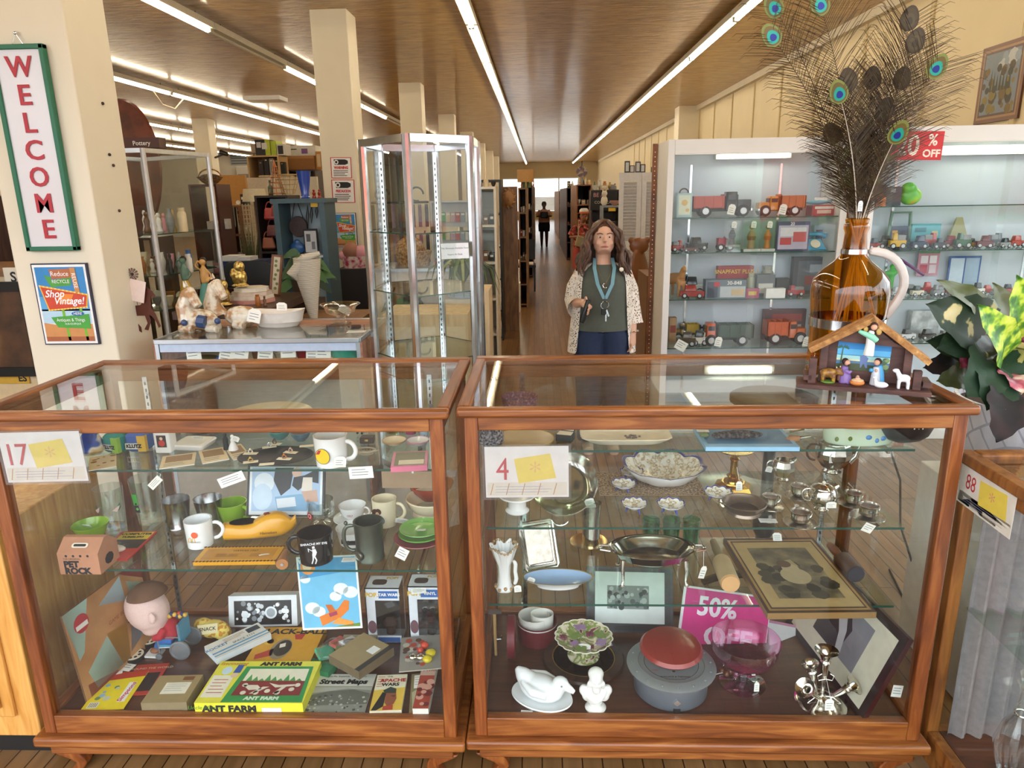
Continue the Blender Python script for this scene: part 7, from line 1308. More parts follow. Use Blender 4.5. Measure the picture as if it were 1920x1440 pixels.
g = G(ramp_mat('red_brown_post',[(.4,'6e3d22'),(.6,'8d5430')],ns=12));g.bx(.825,.858,5.39,5.42,0,2.03);g.use(IVORY)
for i in range(58): g.box(.841,5.3895,.12+i*.0325,.007,.002,.007)
g.obj('perforated_post',label='red brown perforated post at the left of the toy truck cabinet',cat='post',smooth=0)
g = G(OAKD);g.bx(2.075,2.105,5.05,5.4,0,1.9);g.obj('trim_31',kind='structure')
WH = m('1a1a1c',.6);HUB = m('c4c6c8',.3,.5);WIN = m('2a3138',.1)
def wheel(t,x,y,r,w=.022,hub=HUB):
    g = G(WH);g.at((x,y,r),(pi/2,0,0));g.lathe([(r*.7,-w/2),(r,-w/2+.003),(r,w/2-.003),(r*.7,w/2)],18);g.use(hub).lathe([(r*.55,-w/2-.002),(r*.55,w/2+.002)],12);g.obj('wheel',t)
def truck(label,q,Y,zb,dr,cab,bed,tag_=None,rw=.2,hood=1,bedh=.55,gap=0,cat='toy truck'):
    p,w,h = bb(*q,Y);h += p.z-zb;t = T('toy_truck',label,cat,(p.x,Y+.06,zb),0 if dr > 0 else pi);D = min(.12,w*.45);r = h*rw
    CM = m(cab,.3,0,.05,20,.2);BM = m(bed,.35,0,.08,20);g = G(m('1f1f22',.5));g.box(0,0,r*1.15,w*.94,D*.5,h*.09);g.obj('chassis',t)
    hx = w*.5;g = G(CM)
    if hood: g.slab((hx-w*.13,0,r*1.05),w*.24,D*.72,h*.36,.012,.004);g.obj('hood',t);g = G(CM)
    cx = hx-w*(.34 if hood else .15);g.slab((cx,0,r*1.05),w*.2,D*.86,h*.62,.012,.004,tp=.9);g.obj('cab',t)
    g = G(WIN);g.box(cx,0,r*1.05+h*.44,w*.13,D*.87,h*.17);g.box(cx+w*.02,0,r*1.05+h*.44,w*.17,D*.66,h*.17);g.obj('window',t)
    g = G(CHROME);g.box(hx-.004,0,r*1.2,.01,D*.86,h*.08);g.box(hx-.01,0,r*1.05+h*.18,.006,D*.5,h*.18);g.obj('bumper',t)
    bx0 = -w/2;bx1 = cx-w*(.12+gap);g = G(BM);z0 = r*1.4;th = .005;z1 = z0+h*bedh
    g.bx(bx0,bx1,-D/2,D/2,z0,z0+th);g.bx(bx0,bx1,-D/2,-D/2+th,z0,z1);g.bx(bx0,bx1,D/2-th,D/2,z0,z1);g.bx(bx0,bx0+th,-D/2,D/2,z0,z1);g.bx(bx1-th,bx1,-D/2,D/2,z0,z1+.01)
    for i in range(4): xx = bx0+(bx1-bx0)*(.08+.28*i);g.bx(xx,xx+.006,-D/2-.003,D/2+.003,z0,z1)
    g.obj('bed',t,smooth=0)
    for x in (hx-w*.15,-w*.28):
        for y in (-D*.42,D*.42): wheel(t,x,y,r)
    if tag_: tagpart(t,(tag_[0]*w*dr,-(D/2+.02)*dr,tag_[1]*h),(0,.2,0 if dr > 0 else pi),.05,.07)
    return t
def car(label,q,Y,zb,col,dr=1,kind=0,cat='toy car',group=None):
    p,w,h = bb(*q,Y);h += p.z-zb;h = max(h,w*.22);t = T('toy_car',label,cat,(p.x,Y+.04,zb),(0 if dr > 0 else pi)+random.uniform(-.25,.25),group);D = w*.42;r = h*.2;mt = m(col,.25,0,.05,30,.3)
    g = G(mt);g.slab((0,0,r*.7),w,D,h*.4,w*.06,.003);g.obj('body',t)
    g = G(mt if kind else WIN);g.slab((-w*.06 if kind != 2 else w*.18,0,r*.7+h*.4-.001),w*(.5 if kind != 2 else .3),D*.86,h*.42,w*.05,.003,tp=.8);g.obj('cabin',t)
    if kind == 2: g = G(m('8d8d90',.4));g.slab((-w*.2,0,r*.7+h*.4-.001),w*.5,D*.8,h*.3,.004,.002);g.obj('load',t)
    for x in (-w*.3,w*.3):
        for y in (-D*.45,D*.45): wheel(t,x,y,r,D*.16)
    return t
# cabinet 1, top shelf
z = C1[0]+.0005;Y = 5.13
p,w,h = bb(1268,362,1297,409,Y);t = T('tin_lunchbox','pale blue tin lunchbox standing left of the black dump truck','lunchbox',(p.x,Y,z));g = G(m('a9c4c9',.35));g.slab((0,.04,0),w,.08,h+p.z-z,.006,.004);g.obj('box',t);g = G(m('d9dcc4',.4));g.mtx(UPR).rect(-w*.38,.02,w*.38,h*.9,.0012);g.use(m('d9b26a',.5)).disc(0,h*.6,w*.2,.002,10).disc(.02,h*.3,w*.12,.002,8);g.obj('print',t,smooth=0);g = G(BRN);g.tube(arc((0,.04,h+p.z-z),.03,0,pi,8),.005,6);g.obj('handle',t)
truck('large black toy dump truck with a red bed on the top shelf',(1298,350,1410,408),Y,z,1,'1d1f28','b1432f',(.14,.25),.2,1,.42)
truck('orange toy pickup truck facing left on the top shelf',(1422,362,1509,405),Y,z,-1,'d08331','b9622f',(-.0,.3),.24)
qbox('game_carton','red and white box with a blue model boat on it, behind the feathers','box',(1522,385,1566,407),Y,.12,m('a8343a',.5),[(m('d9d2c9',.5),.1,.1,.9,.35),(m('d9b9a9',.5),.2,.45,.8,.8)],z)
p,w,h = bb(1512,371,1566,385,Y);g = G(m('7fb2c9',.3));g.tube([(-w/2,0,.02),(0,0,.018),(w/2,0,.025)],[.006,.03,.012],10,flat=.6);g.use(WHITE).slab((.02,0,.03),.08,.03,.02,.004,.002);g.obj('model_boat',loc=(p.x,Y+.06,V(1540,385,Y).z+.001),label='blue and white model boat on a red box behind the feathers',cat='toy boat')
# second shelf
z = C1[1]+.0005
car('small red toy tractor at the left end of the second shelf',(1260,450,1284,472),Y,z,'9a3230',1,2);car('black vintage toy car with a tan roof on the second shelf',(1288,444,1328,470),5.2,z,'2a2421',1,1);car('small brown toy race car at the front left of the second shelf',(1283,458,1311,473),5.1,z,'6a3524',-1)
truck('small red and blue toy wagon on the second shelf',(1347,445,1375,472),Y,z,1,'33406a','b23342',None,.26)
def boxed(label,q,zb,inner,parts):
    p,w,h = bb(*q,Y);h += p.z-zb;t = T('boxed_figure',label,'figure',(p.x,Y,zb));g = G(PLASTIC);g.bx(-w/2,w/2,0,.07,0,h);g.obj('clear_box',t);g = G(WHITE);g.bx(-w/2,w/2,.0,.07,-.0003,.012);g.obj('box_base',t)
    g = G(m(inner,.5));g.lathe([(w*.22,.013),(w*.18,h*.3),(w*.25,h*.5),(w*.1,h*.66)],14,(0,.035,0));g.ball((0,.035,h*.76),w*.16,12,8);g.obj('figure',t);g = G(m(parts,.5));g.lathe([(w*.24,h*.34),(w*.27,h*.46),(w*.2,h*.5)],14,(0,.035,0));g.obj('sash',t);tagpart(t,(0,-.004,h*.85),(0,.1,0),.035,.045)
boxed('boxed dark figure on the second shelf, left of three',(1362,414,1388,446),z+.03,'1f1f22','4a5a6a');boxed('boxed striped figure on the second shelf, middle of three',(1394,412,1426,470),z,'b98a6a','8a2f35');boxed('boxed orange figure on the second shelf, right of three',(1427,412,1453,470),z,'d9793a','c9502a')
qbox('riser','clear block under the boxed dark figure','block',(1362,446,1388,470),5.13,.07,CLEAR,zb=z)
qbox('model_kit','purple and red model race car kit box on the second shelf','box',(1455,416,1515,468),Y,.05,m('4a3f6a',.5),[(m('b9aec4',.4),.04,.12,.96,.96),(m('d9d4dc',.4),.1,.2,.9,.5),(m('b8323f',.4),.1,.55,.45,.8),(m('c24a52',.4),.5,.35,.9,.7)],z,None,[('20',.15,.45,.07,WHITE)])
t = T('toy_telephone','bright blue rotary telephone on the second shelf beside the feathers','telephone',(*bb(1506,440,1552,468,Y)[0].xy,z));t.location.y += .06;BT_ = m('3f9ac4',.25,0,.03,20,.4);g = G(BT_);g.loft([[(-.08,-.06,0),(.08,-.06,0),(.08,.06,0),(-.08,.06,0)],[(-.045,-.02,.075),(.045,-.02,.075),(.045,.05,.075),(-.045,.05,.075)]]);g.obj('body',t,bev=.006);g = G(BT_);g.tube([(-.09,.02,.09),(-.06,.02,.105),(.06,.02,.105),(.09,.02,.09)],[.022,.014,.014,.022],10);g.obj('handset',t);g = G(IVORY);g.at((0,-.045,.04),(.9,0,0));g.lathe([(.034,0),(.034,.006),(.012,.008),(.001,.008)],20);g.obj('dial',t)
qbox('picture_box','pale picture box behind the blue telephone','box',(1526,422,1566,441),5.3,.04,m('b9c0cc',.5),[(m('7f6a8a',.5),.08,.2,.92,.9)],z)
# third shelf
z = C1[2]+.0005
p,w,h = bb(1258,494,1283,556,Y);hs = (h+p.z-z)/.2;t = T('toy_horse','palomino toy horse standing at the left end of the third shelf','toy horse',(p.x,Y+.05,z),0,None,None,hs);PAL = m('bb8550',.4,0,.08,25)
g = G(PAL);g.tube([(-.03,.04,.105),(0,0,.11),(.02,-.03,.112)],[.032,.034,.032],14);g.tube([(.018,-.03,.12),(.024,-.045,.155),(.026,-.05,.175)],[.024,.018,.014],12);g.tube([(.026,-.05,.178),(.03,-.075,.16)],[.014,.009],10)
for x,y in ((.005,-.035),(.035,-.03),(-.045,.04),(-.015,.045)): g.tube([(x,y,.1),(x,y-.004,.05),(x,y,.004)],[.014,.009,.009],10)
g.obj('body',t,rem=.006);g = G(IVORY);g.tube([(.03,-.04,.19),(.036,-.03,.16),(.03,-.02,.135)],[.008,.012,.006],8);g.obj('mane',t);g = G(IVORY);g.tube([(-.04,.06,.115),(-.05,.075,.08),(-.048,.07,.03)],[.008,.012,.006],8);g.obj('tail',t)
car('white toy police car on the third shelf',(1280,518,1322,542),5.25,z,'d9dcdf',1);car('red clay toy car at the front left of the third shelf',(1276,534,1322,558),5.08,z,'9a2c26',1,1);car('red and white toy pickup on the third shelf near the amber jug',(1477,535,1510,554),Y,z,'a8323a',-1,2)
qbox('model_kit','grey model car kit box in front on the third shelf','box',(1322,525,1398,558),5.08,.09,m('6a7682',.5),[(m('b9bfc4',.5),.36,.35,.98,.95),(m('3a4356',.5),.04,.1,.3,.95),(m('c9b08a',.5),.64,.5,.95,.85),(m('b8323a',.5),.2,.1,.34,.35)],z,None,[('30-848',.28,.7,.17,WHITE)])
qbox('model_kit','red SNAPFAST PLUS model kit box at the back of the third shelf','box',(1345,499,1412,530),5.3,.06,m('a82f35',.5),[(m('7f8fb0',.5),.05,.45,.95,.95),(m('9a4a7a',.5),.1,.6,.85,.85)],z,None,[('SNAPFAST PLUS 1',.2,.52,.2,m('f0c43a',.4))])
qlathe('jar','round labelled jar on the third shelf','jar',(1402,514,1418,540),5.2,JARP,m('c4bfa4',.3),z);qbox('model_box','clear boxed grey model car on the third shelf','box',(1418,515,1452,545),5.15,.08,m('5f656a',.4),[(m('c9c6bc',.4),.1,.4,.9,.85)],z);qlathe('glass_jar','clear glass jar with a red label at the back of the third shelf','jar',(1431,499,1453,520),5.32,JARP,m('b9b4a6',.15),z)
qbox('small_box','small white box at the front of the third shelf','box',(1436,541,1472,556),5.07,.05,WHITE,(),z);qbox('small_box','small black box on the third shelf','box',(1455,522,1479,541),5.2,.06,BLACK,(),z);qbox('small_tin','small pink tin at the front of the third shelf','tin',(1398,541,1423,555),5.08,.04,m('a84a6a',.4),[(m('d9b24a',.4),.2,.3,.8,.7)],z)
qbox('toy_pack','large dark window box of toys on the third shelf behind the jug','box',(1484,482,1560,545),5.25,.06,m('24262c',.4),[(m('4a505a',.4),.12,.1,.95,.9),(m('7a2f35',.4),.3,.5,.8,.75),(m('8d949c',.4),.4,.2,.9,.4)],z)
# fourth shelf
z = C1[3]+.0005
qbox('small_box','tan printed box at the left end of the bottom shelf','box',(1255,596,1268,624),5.25,.06,m('b08a62',.6),[(m('8d3a30',.5),.1,.3,.9,.6)],z);truck('yellow toy stake truck on the bottom shelf',(1266,604,1312,632),5.28,z,-1,'9a7a35','c4a038',None,.22)
car('rusty dark vintage toy car at the front of the bottom shelf',(1270,622,1306,647),5.08,z,'4a3a2a',-1,1);car('small white toy race car on the bottom shelf',(1299,620,1328,646),5.1,z,'d4cfc4',1)
truck('toy truck with an orange cab and dark green bed on the bottom shelf',(1320,600,1412,642),5.1,z,-1,'c4552c','2f4a3a',(-.22,.2),.22,0,.5);truck('orange toy dump truck at the right of the bottom shelf',(1437,598,1512,642),Y,z,1,'c9622c','c4592a',(.48,.15),.24)
g = G(m('252f58',.5));p,w,h = bb(1311,596,1356,618,5.33)
for i in range(6): g.bx(-w/2+w*i/6,-w/2+w*i/6+.012,0,.012,0,h*1.3)
g.bx(-w/2,w/2,0,.01,h*.5,h*.7);g.bx(-w/2,w/2,0,.01,h*1.0,h*1.15);g.obj('toy_fence',loc=(p.x,5.33,z),label='navy blue toy fence standing behind the orange and green truck',cat='toy',smooth=0)
qbox('toy_pack','clear window pack with a red toy behind the orange dump truck','box',(1429,580,1508,630),5.33,.04,m('5a4a52',.3),[(m('9a4a4a',.4),.2,.15,.9,.4),(m('c4b4b4',.4),.1,.5,.9,.8)],z)
tag(1277,648,0,.08,.07,'white tag hanging from the rusty vintage toy car',(0,.5,0),None,5.03)
# cabinet 2
Y = 4.93;z = C2[0]+.0005
qbox('dark_toy_box','dark grey toy box at the left of the top shelf in the right cabinet','box',(1658,350,1688,386),Y,.1,m('3f4248',.6),[(m('8d8d92',.5),.3,.1,.6,.3)],z);qbox('dark_toy_box','black toy box behind the orange tag in the right cabinet','box',(1638,346,1657,386),5.0,.1,m('26262a',.6),[(m('7a3a35',.5),.2,.4,.8,.7)],z)
g = G(m('d2762a',.5));g.mtx(UPR);g.prism([(-.03,0),(.03,0),(.03,.05),(0,.08),(-.03,.05)],0,.004);g.obj('orange_tag',loc=(V(1651,385,4.9).x,4.9,z),label='orange house shaped tag on the top shelf of the right cabinet',cat='tag')
blob('bagged_toy','bright green and yellow bagged toy on the top shelf of the right cabinet','toy',(V(1712,383,Y).x,Y+.05,z),[('b',(0,0,.06),(.075,.04,.06)),('b',(-.02,-.01,.11),(.05,.035,.04))],ramp_mat('green_yellow',[(.42,'4fae2a'),(.55,'8fd23a'),(.6,'e0b83a')],ns=9,det=1,r=.3),.008)
z = C2[1]+.0005
p,w,h = bb(1663,406,1706,468,5.1);g = G(m('7d9a86',.4));g.tube([(-w/2,0,0),(-w*.4,0,h),(w*.4,0,h),(w/2,0,0)],.012,8);g.obj('toy_arch',loc=(p.x,5.12,z+.012),label='pale green toy arch at the left of the second shelf in the right cabinet',cat='toy')
qbox('toy_radio','turquoise toy radio with a handle on the second shelf of the right cabinet','toy',(1708,420,1762,445),5.1,.05,m('5fb0bc',.35),[(m('3a7f8c',.4),.1,.15,.5,.35),(m('2a4a56',.4),.4,.7,.46,.85),(m('2a4a56',.4),.55,.7,.61,.85),(m('c9c08a',.4),.7,.3,.9,.6)],z)
g = G(m('a9a37a',.7));p,w,h = bb(1768,414,1812,468,5.15);g.loft([[(-w/2,0,0),(w/2,0,0),(w/2,.05,0),(-w/2,.05,0)],[(-w*.12,.02,h),(w*.12,.02,h),(w*.12,.03,h),(-w*.12,.03,h)]]);g.obj('toy_tent',loc=(p.x,5.12,z),label='khaki toy tent on the second shelf of the right cabinet',cat='toy')
qbox('navy_box','navy box with an orange figure behind the green arch','box',(1668,424,1702,446),5.12,.03,m('22304f',.5),[(m('d99a3a',.5),.1,.2,.4,.9)],z)
PALC = ['8d2b2b','2b2b30','d1a42c','2c6a78','23304f','b23a35','3a3a40','8f2f3a','2f5a3a','c49a35','6a1f26','4a4f57','9a9a9c','b5432f']
NMC = ['dark red','black','yellow','teal','navy','red','charcoal','crimson','green','mustard','maroon','slate grey','silver','orange red']
for i in range(14):
    x = 1630+i*20.5;car('%s toy car, %s from the left on the second shelf of the right cabinet' % (NMC[i],ORD[i]),(x,446-(i % 3)*5,x+(30 if i % 3 else 24),468),Y+.06*(i % 2),z,PALC[i],1 if i % 2 else -1,(0,1,2)[i % 3],group='toy cars on the second shelf')
truck('yellow toy jeep with black wheels behind the toy cars',(1684,436,1714,455),5.08,z+.0,1,'d2ac2c','26262a',None,.3)
z = C2[2]+.0005
qbox('bead_card','pink and white carded beads hanging in the right cabinet','card',(1718,470,1757,517),5.15,.005,m('c98a9a',.5),[(m('4f8a4f',.5),.0,0,1,.1),(m('e8dce0',.4),.12,.2,.46,.5),(m('e8dce0',.4),.54,.2,.88,.5),(m('b9475a',.4),.12,.56,.46,.9),(m('d9c4cc',.4),.54,.56,.88,.9)]);qbox('blue_sheet','blue framed white printed sheet in the right cabinet','card',(1771,480,1830,555),5.15,.006,m('335a9a',.5),[(m('c4d2e0',.5),.05,.06,.48,.94),(m('9fb6cc',.5),.52,.06,.95,.94)],z)
t = V(1700,500,5.0);g = G(m('6a2a6a',.4));g.tube([V(1688,486,5.02)-t,V(1732,516,5.02)-t],.01,8);g.obj('purple_stick',loc=t,label='purple stick leaning on the third shelf of the right cabinet',cat='stick')
blob('green_dinosaur','green plastic toy animal on the third shelf of the right cabinet','toy',(V(1690,555,Y).x,5.1,z),[('t',[(-.07,0,.15),(0,0,.14),(.06,0,.17)],[.008,.028,.01]),('t',[(0,0,.14),(.0,0,.005)],[.02,.018]),('b',(-.0,0,.19),.02)],m('3fae3a',.4),.008)
NM2 = ['white','dark red','silver','black','cream','red','grey','brick red','pale blue','charcoal','ivory','scarlet','steel grey','dusty red'];PC2 = ['d9d9dc','8a2a30','aeb2b8','232328','d9cfb8','b5302f','7f8288','9a3c30','9ab4cc','3a3d44','e0dccf','c23a2a','6f757e','a85a56']
for i in range(14):
    x = 1636+i*19;car('small %s toy vehicle, %s from left on the third shelf of the right cabinet' % (NM2[i],ORD[i]),(x,540-(i*7 % 12),x+24,558),Y+.07*(i % 2),z,PC2[i],1 if i % 3 else -1,(2,0,1)[i % 3],group='toy vehicles on the third shelf')
z = C2[3]+.0005
qbox('plastic_wrap','crumpled grey plastic pack on the bottom shelf of the right cabinet','bag',(1704,583,1756,640),5.1,.06,ramp_mat('grey_plastic',[(.4,'9a9ea2'),(.6,'d2d6d9')],ns=12,r=.3),(),z)
for i in range(5): x = 1690+i*38;car('%s toy vehicle, %s from the left on the bottom shelf of the right cabinet' % (('white','black','silver','red','grey')[i],ORD[i]),(x,618,x+30,640),Y,z,('d9d9dc','2a2a2e','b4b7bb','a8322f','77797d')[i],1,i % 3)
c = upr(1673,246,1772,300,4.775,.002,m('c42a30',.5));c.R(m('cf2a30',.45)).X(m('f2e6d6',.5),'20',1.0,.33,.52,2,off=.02,sx=.85).X(m('f2e6d6',.5),'%',.55,.8,.32,2,off=.012,sx=.9).X(m('f2e6d6',.5),'OFF',.36,.8,.78,2,off=.012);c.obj('sale_sign','red and white 20% OFF sign on the right toy cabinet','sign')
# painting on the right wall
A_ = [VX(*q,3.945) for q in ((1848,92),(1935,62),(1818,236))];z1,z0 = A_[0].z,A_[2].z;y1,y0 = A_[0].y,A_[1].y
c = Card(Vector((3.93,y1,z1)),Vector((3.93,y0,z1)),Vector((3.93,y1,z0)),.03,m('5a3420',.4));c.R(m('6b4026',.4)).R(m('9a7046',.4),.05,.05,.95,.95,2).R(m('4a2a1a',.4),.08,.08,.92,.92,3).R(m('77808a',.5),.11,.11,.89,.89,4).blobs([m('b4b6b4',.5),m('8d95a0',.5)],8,.4,.15,.85,.4,.05,.12,5).blobs([m('4a3a1c',.5),m('6b5426',.5),m('37301c',.5),m('7d6a30',.5)],40,.13,.3,.85,.86,.03,.08,6)
for i in range(7): x = .3+.07*i;c.P(m('3a3a22',.5),[(x-.03,.6),(x,.3+.04*(i % 3)),(x+.03,.6)],9)
c.obj('landscape_painting','framed mountain landscape painting high on the right wall','painting')
# ---------------------------------------------------------------- people
def lace(name):
    mm,n,l,p = base(name);p.inputs['Base Color'].default_value = lin('e6dccf');p.inputs['Roughness'].default_value = .9;out = n['Material Output']
    t = n.new('ShaderNodeTexCoord');v = n.new('ShaderNodeTexVoronoi');v.inputs['Scale'].default_value = 85;l.new(t.outputs['Object'],v.inputs['Vector'])
    lt = n.new('ShaderNodeMath');lt.operation = 'LESS_THAN';lt.inputs[1].default_value = .34;l.new(v.outputs['Distance'],lt.inputs[0])
    tr = n.new('ShaderNodeBsdfTransparent');mx = n.new('ShaderNodeMixShader');l.new(lt.outputs[0],mx.inputs[0]);l.new(p.outputs[0],mx.inputs[1]);l.new(tr.outputs[0],mx.inputs[2]);l.new(mx.outputs[0],out.inputs[0]);return mm
def garment(t,nm,mat,rings,a0=0,a1=2*pi,n=28,wob=0,th=0):
    g = G(mat);R = []
    for z_,hw_,hd,cx,cy in rings: R.append([(cx+hw_*cos(a0+(a1-a0)*j/n),cy+hd*sin(a0+(a1-a0)*j/n)*(1+wob*sin(j*2.1+z_*9)),z_) for j in range(n+(0 if a1-a0 > 6.2 else 1))])
    g.loft(R,False,a1-a0 > 6.2);o = g.obj(nm,t,smooth=80,sub=1)
    if th: q = o.modifiers.new('solid','SOLIDIFY');q.thickness = th
    return o
def hand(g,w,d,side,curl):           # palm and five separate fingers at wrist w, pointing along d
    w = Vector(w);d = Vector(d).normalized();s = Vector((0,1,0)) if abs(d.z) > .7 else Vector((0,0,1));s = (s-d*s.dot(d)).normalized();nn = d.cross(s)*side
    g.tube([w-d*.02,w+d*.03,w+d*.075],[.022,.028,.03],12,flat=.62)
    for i,ln in enumerate((.058,.068,.064,.05)):
        b = w+d*.07+s*(.028-.019*i);c1 = (d-nn*curl).normalized();c2 = (d-nn*curl*2.4).normalized();g.tube([b,b+c1*ln*.5,b+c1*ln*.5+c2*ln*.5],[.0088,.008,.0068],8)
    b = w+d*.02+s*.026;g.tube([b,b+(d*.5+s*.8-nn*curl*.6).normalized()*.035,b+(d*.9+s*.5-nn*curl).normalized()*.06],[.011,.0095,.008],8)
def person(label,loc,sc,rz,skin,armL,armR,dL,dR,curl,hp=0,legs=((-.085,0),(.085,0)),turn=0):
    t = T('person',label,'person',loc,rz,None,None,sc);g = G(skin)
    hc = Vector((0,-.02-hp,1.425));g.ball(hc,(.073,.088,.1),20,14);g.tube([hc+Vector((0,-.03,-.05)),hc+Vector((0,-.052,-.088))],[.066,.04],14);g.tube([hc+Vector((0,-.086,.012)),hc+Vector((0,-.104,-.018))],[.009,.014],8)
    for s in (-1,1): g.ball(hc+Vector((s*.074,.012,-.01)),(.011,.018,.028),8,6);g.ball(hc+Vector((s*.036,-.07,-.028)),(.022,.014,.018),8,6)
    g.tube([(0,0,1.23),(0,.0,1.3),hc+Vector((0,.01,-.06))],[.07,.048,.05],14)
    g.lathe([(.14,.78),(.15,.9),(.135,1.02),(.145,1.13),(.14,1.2),(.06,1.26)],22,(0,.01,0),(1,.62))
    for A,s,d in ((armL,-1,dL),(armR,1,dR)):
        g.tube([Vector(q) for q in A],[.05,.045,.037,.034,.024][:len(A)] if len(A) == 5 else [.05,.037,.024],12);hand(g,A[-1],d,s,curl)
    for x,y in legs: s = 1 if x > 0 else -1;g.tube([(s*.075,0,.8),(x,-.01,.45),(x,.01,.36),(x,.02,.1),(x,.0,.05)],[.095,.062,.06,.042,.04],14);g.tube([(x,.03,.035),(x,-.1,.025)],[.042,.035],10,flat=1.0)
    g.obj('body',t,rem=.0058)
    for s in (-1,1):
        g = G(m('cdbfb6',.3));g.ball(hc+Vector((s*.029,-.078,.008)),(.012,.006,.0048),10,8);e_ = g.obj('eye',t);g = G(m('3a2a20',.2));g.ball(hc+Vector((s*.029,-.083,.008)),(.0055,.003,.0055),8,6);g.obj('iris',e_)
        g = G(m('4a3326',.7));g.tube([hc+Vector((s*.012,-.089,.027)),hc+Vector((s*.03,-.087,.033)),hc+Vector((s*.046,-.074,.027))],.0034,6,flat=.8);g.obj('eyebrow',t)
    g = G(m('a8605c',.4));g.tube([hc+Vector((-.025,-.078,-.052)),hc+Vector((-.008,-.09,-.049)),hc+Vector((.008,-.09,-.049)),hc+Vector((.025,-.078,-.052))],[.002,.0065,.0065,.002],8);g.obj('mouth',t)
    return t,hc
SKW = m('d3a48a',.5,0,.04,30)
t,hc = person('woman in a grey green top and long white lace cardigan standing in the aisle',(.41,4.6,0),1.0,0,SKW,[(-.14,0,1.2),(-.17,.02,1.11),(-.18,.04,1.03),(-.165,-.06,1.02),(-.135,-.15,1.035)],[(.14,0,1.2),(.17,.02,1.08),(.185,.03,.97),(.19,-.01,.9),(.195,-.05,.82)],(.35,-.75,-.25),(-.05,-.15,-1),.35)
HRM = ramp_mat('brown_hair',[(.3,'33211a'),(.6,'5b3c29'),(.8,'80573c')],(30,30,3),ns=3,det=3,r=.45)
g = G(HRM);g.lathe([(.082,.012),(.085,.045),(.07,.085),(.035,.112),(.001,.118)],24,hc+Vector((0,.018,-.002)),(1,1.05));g.ball(hc+Vector((0,.045,.0)),(.085,.06,.09))
for i in range(54):
    s = -1 if i % 2 else 1;f = (i//2)/26;a = f*1.9;x0 = hc.x+s*(.012+.068*min(1,f*1.8+.1));y0 = hc.y-.062+f*.13;z0 = hc.z+.098-.04*f;L_ = random.uniform(.2,.31);ox = s*random.uniform(.1,.16);w_ = random.uniform(0,6)
    P_ = [Vector((x0*.6,y0*.8,z0+.01))]
    for k in range(1,9): q = k/8;P_.append(Vector((s*(.078+(abs(ox)-.06)*q+.014*sin(w_+q*11))*1.0,y0+.012*cos(w_+q*9)+(-.03*q if f < .5 else .02*q),z0-.035-L_*q+.01)))
    g.tube(P_,[.008]+[.0125]*6+[.009,.003],6)
g.obj('hair',t,smooth=80)
TOP = m('50544a',.8,0,.06,60);NAVY = m('1d2a47',.8,0,.08,60);LC = lace('white_lace')
garment(t,'tank_top',TOP,[(.845,.19,.14,0,0),(.87,.185,.142,0,0),(.98,.172,.135,0,0),(1.1,.172,.145,0,-.01),(1.18,.165,.13,0,-.005),(1.235,.13,.1,0,0),(1.262,.085,.075,0,0)],wob=.02)
g = G(NAVY)
for s in (-1,1): g.tube([(s*.05,0,.85),(s*.078,0,.78),(s*.085,-.01,.45),(s*.086,.01,.08)],[.115,.112,.085,.07],18)
g.obj('trousers',t,rem=.008)
garment(t,'cardigan',LC,[(.69,.225,.15,0,.02),(.8,.215,.16,0,.02),(.95,.197,.158,0,.015),(1.1,.187,.155,0,0),(1.2,.18,.135,0,0),(1.245,.14,.1,0,.0),(1.268,.085,.07,0,.01)],-pi/2+.85,1.5*pi-.85,40,.03)
for s,A in ((-1,[(-.12,0,1.2),(-.17,.02,1.11),(-.182,.045,1.03),(-.17,-.03,1.0),(-.16,-.075,.99)]),(1,[(.12,0,1.2),(.17,.02,1.09),(.186,.03,.98),(.196,.015,.9),(.2,.01,.87)])): g = G(LC);g.tube(A,[.063,.062,.062,.065,.07],16,cap=False);g.obj('sleeve',t)
LAN = m('6f9aa6',.6)
for s in (-1,1):
    P_ = [Vector((s*.055,-.02,1.3)),Vector((s*.062,-.1,1.245)),Vector((s*.045,-.162,1.15)),Vector((s*.004,-.168,1.06))];g = G(LAN);g.loft([[q-Vector((.011,0,0)),q+Vector((.011,0,0)),q+Vector((.011,-.003,0)),q-Vector((.011,.003,0))] for q in P_]);g.obj('lanyard',t)
g = G(CHROME);g.tube(arc((0,-.17,1.02),.024,0,2*pi,18)[:-1],.003,6,True);g.obj('key_ring',t);g = G(BLACK);g.slab((-.006,-.172,.962),.03,.012,.036,.005,.002);g.obj('key_fob',t);g = G(CHROME);g.box(.018,-.172,.972,.01,.003,.045,ry=-.35);g.box(.008,-.172,.945,.008,.003,.05);g.obj('key',t)
g = G(m('b9a06a',.3,.8));g.tube([(-.05,-.07,1.26),(-.02,-.16,1.19),(.002,-.172,1.155),(.03,-.15,1.2),(.05,-.07,1.26)],.0018,5);g.obj('necklace',t);g = G(CHROME);g.tube(arc((.0,-.172,1.142),.014,1.2,5.6,10),.004,6);g.obj('pendant',t)
g = G(IVORY);g.ball((.105,-.112,1.235),(.014,.005,.014),12,8);g.obj('button',t);g = G(CHROME);g.tube(arc((.2,-.045,.835),.031,0,2*pi,14,'xy')[:-1],.004,6,True);g.obj('wristwatch',t)
hp_ = Vector((.41-.118,4.6-.228,1.02));g = G(BLACK);g.tube([(.012,0,.045),(0,0,0),(-.022,-.005,-.07),(-.03,-.005,-.095)],[.014,.017,.02,.015],12);g.obj('handset',loc=hp_,label="black handheld device in the woman's hand",cat='device')
AL2 = [(-.15,0,1.2),(-.24,.02,1.03),(-.1,-.19,1.04)];AR2 = [(.15,0,1.2),(.24,.02,1.03),(.1,-.19,1.04)]
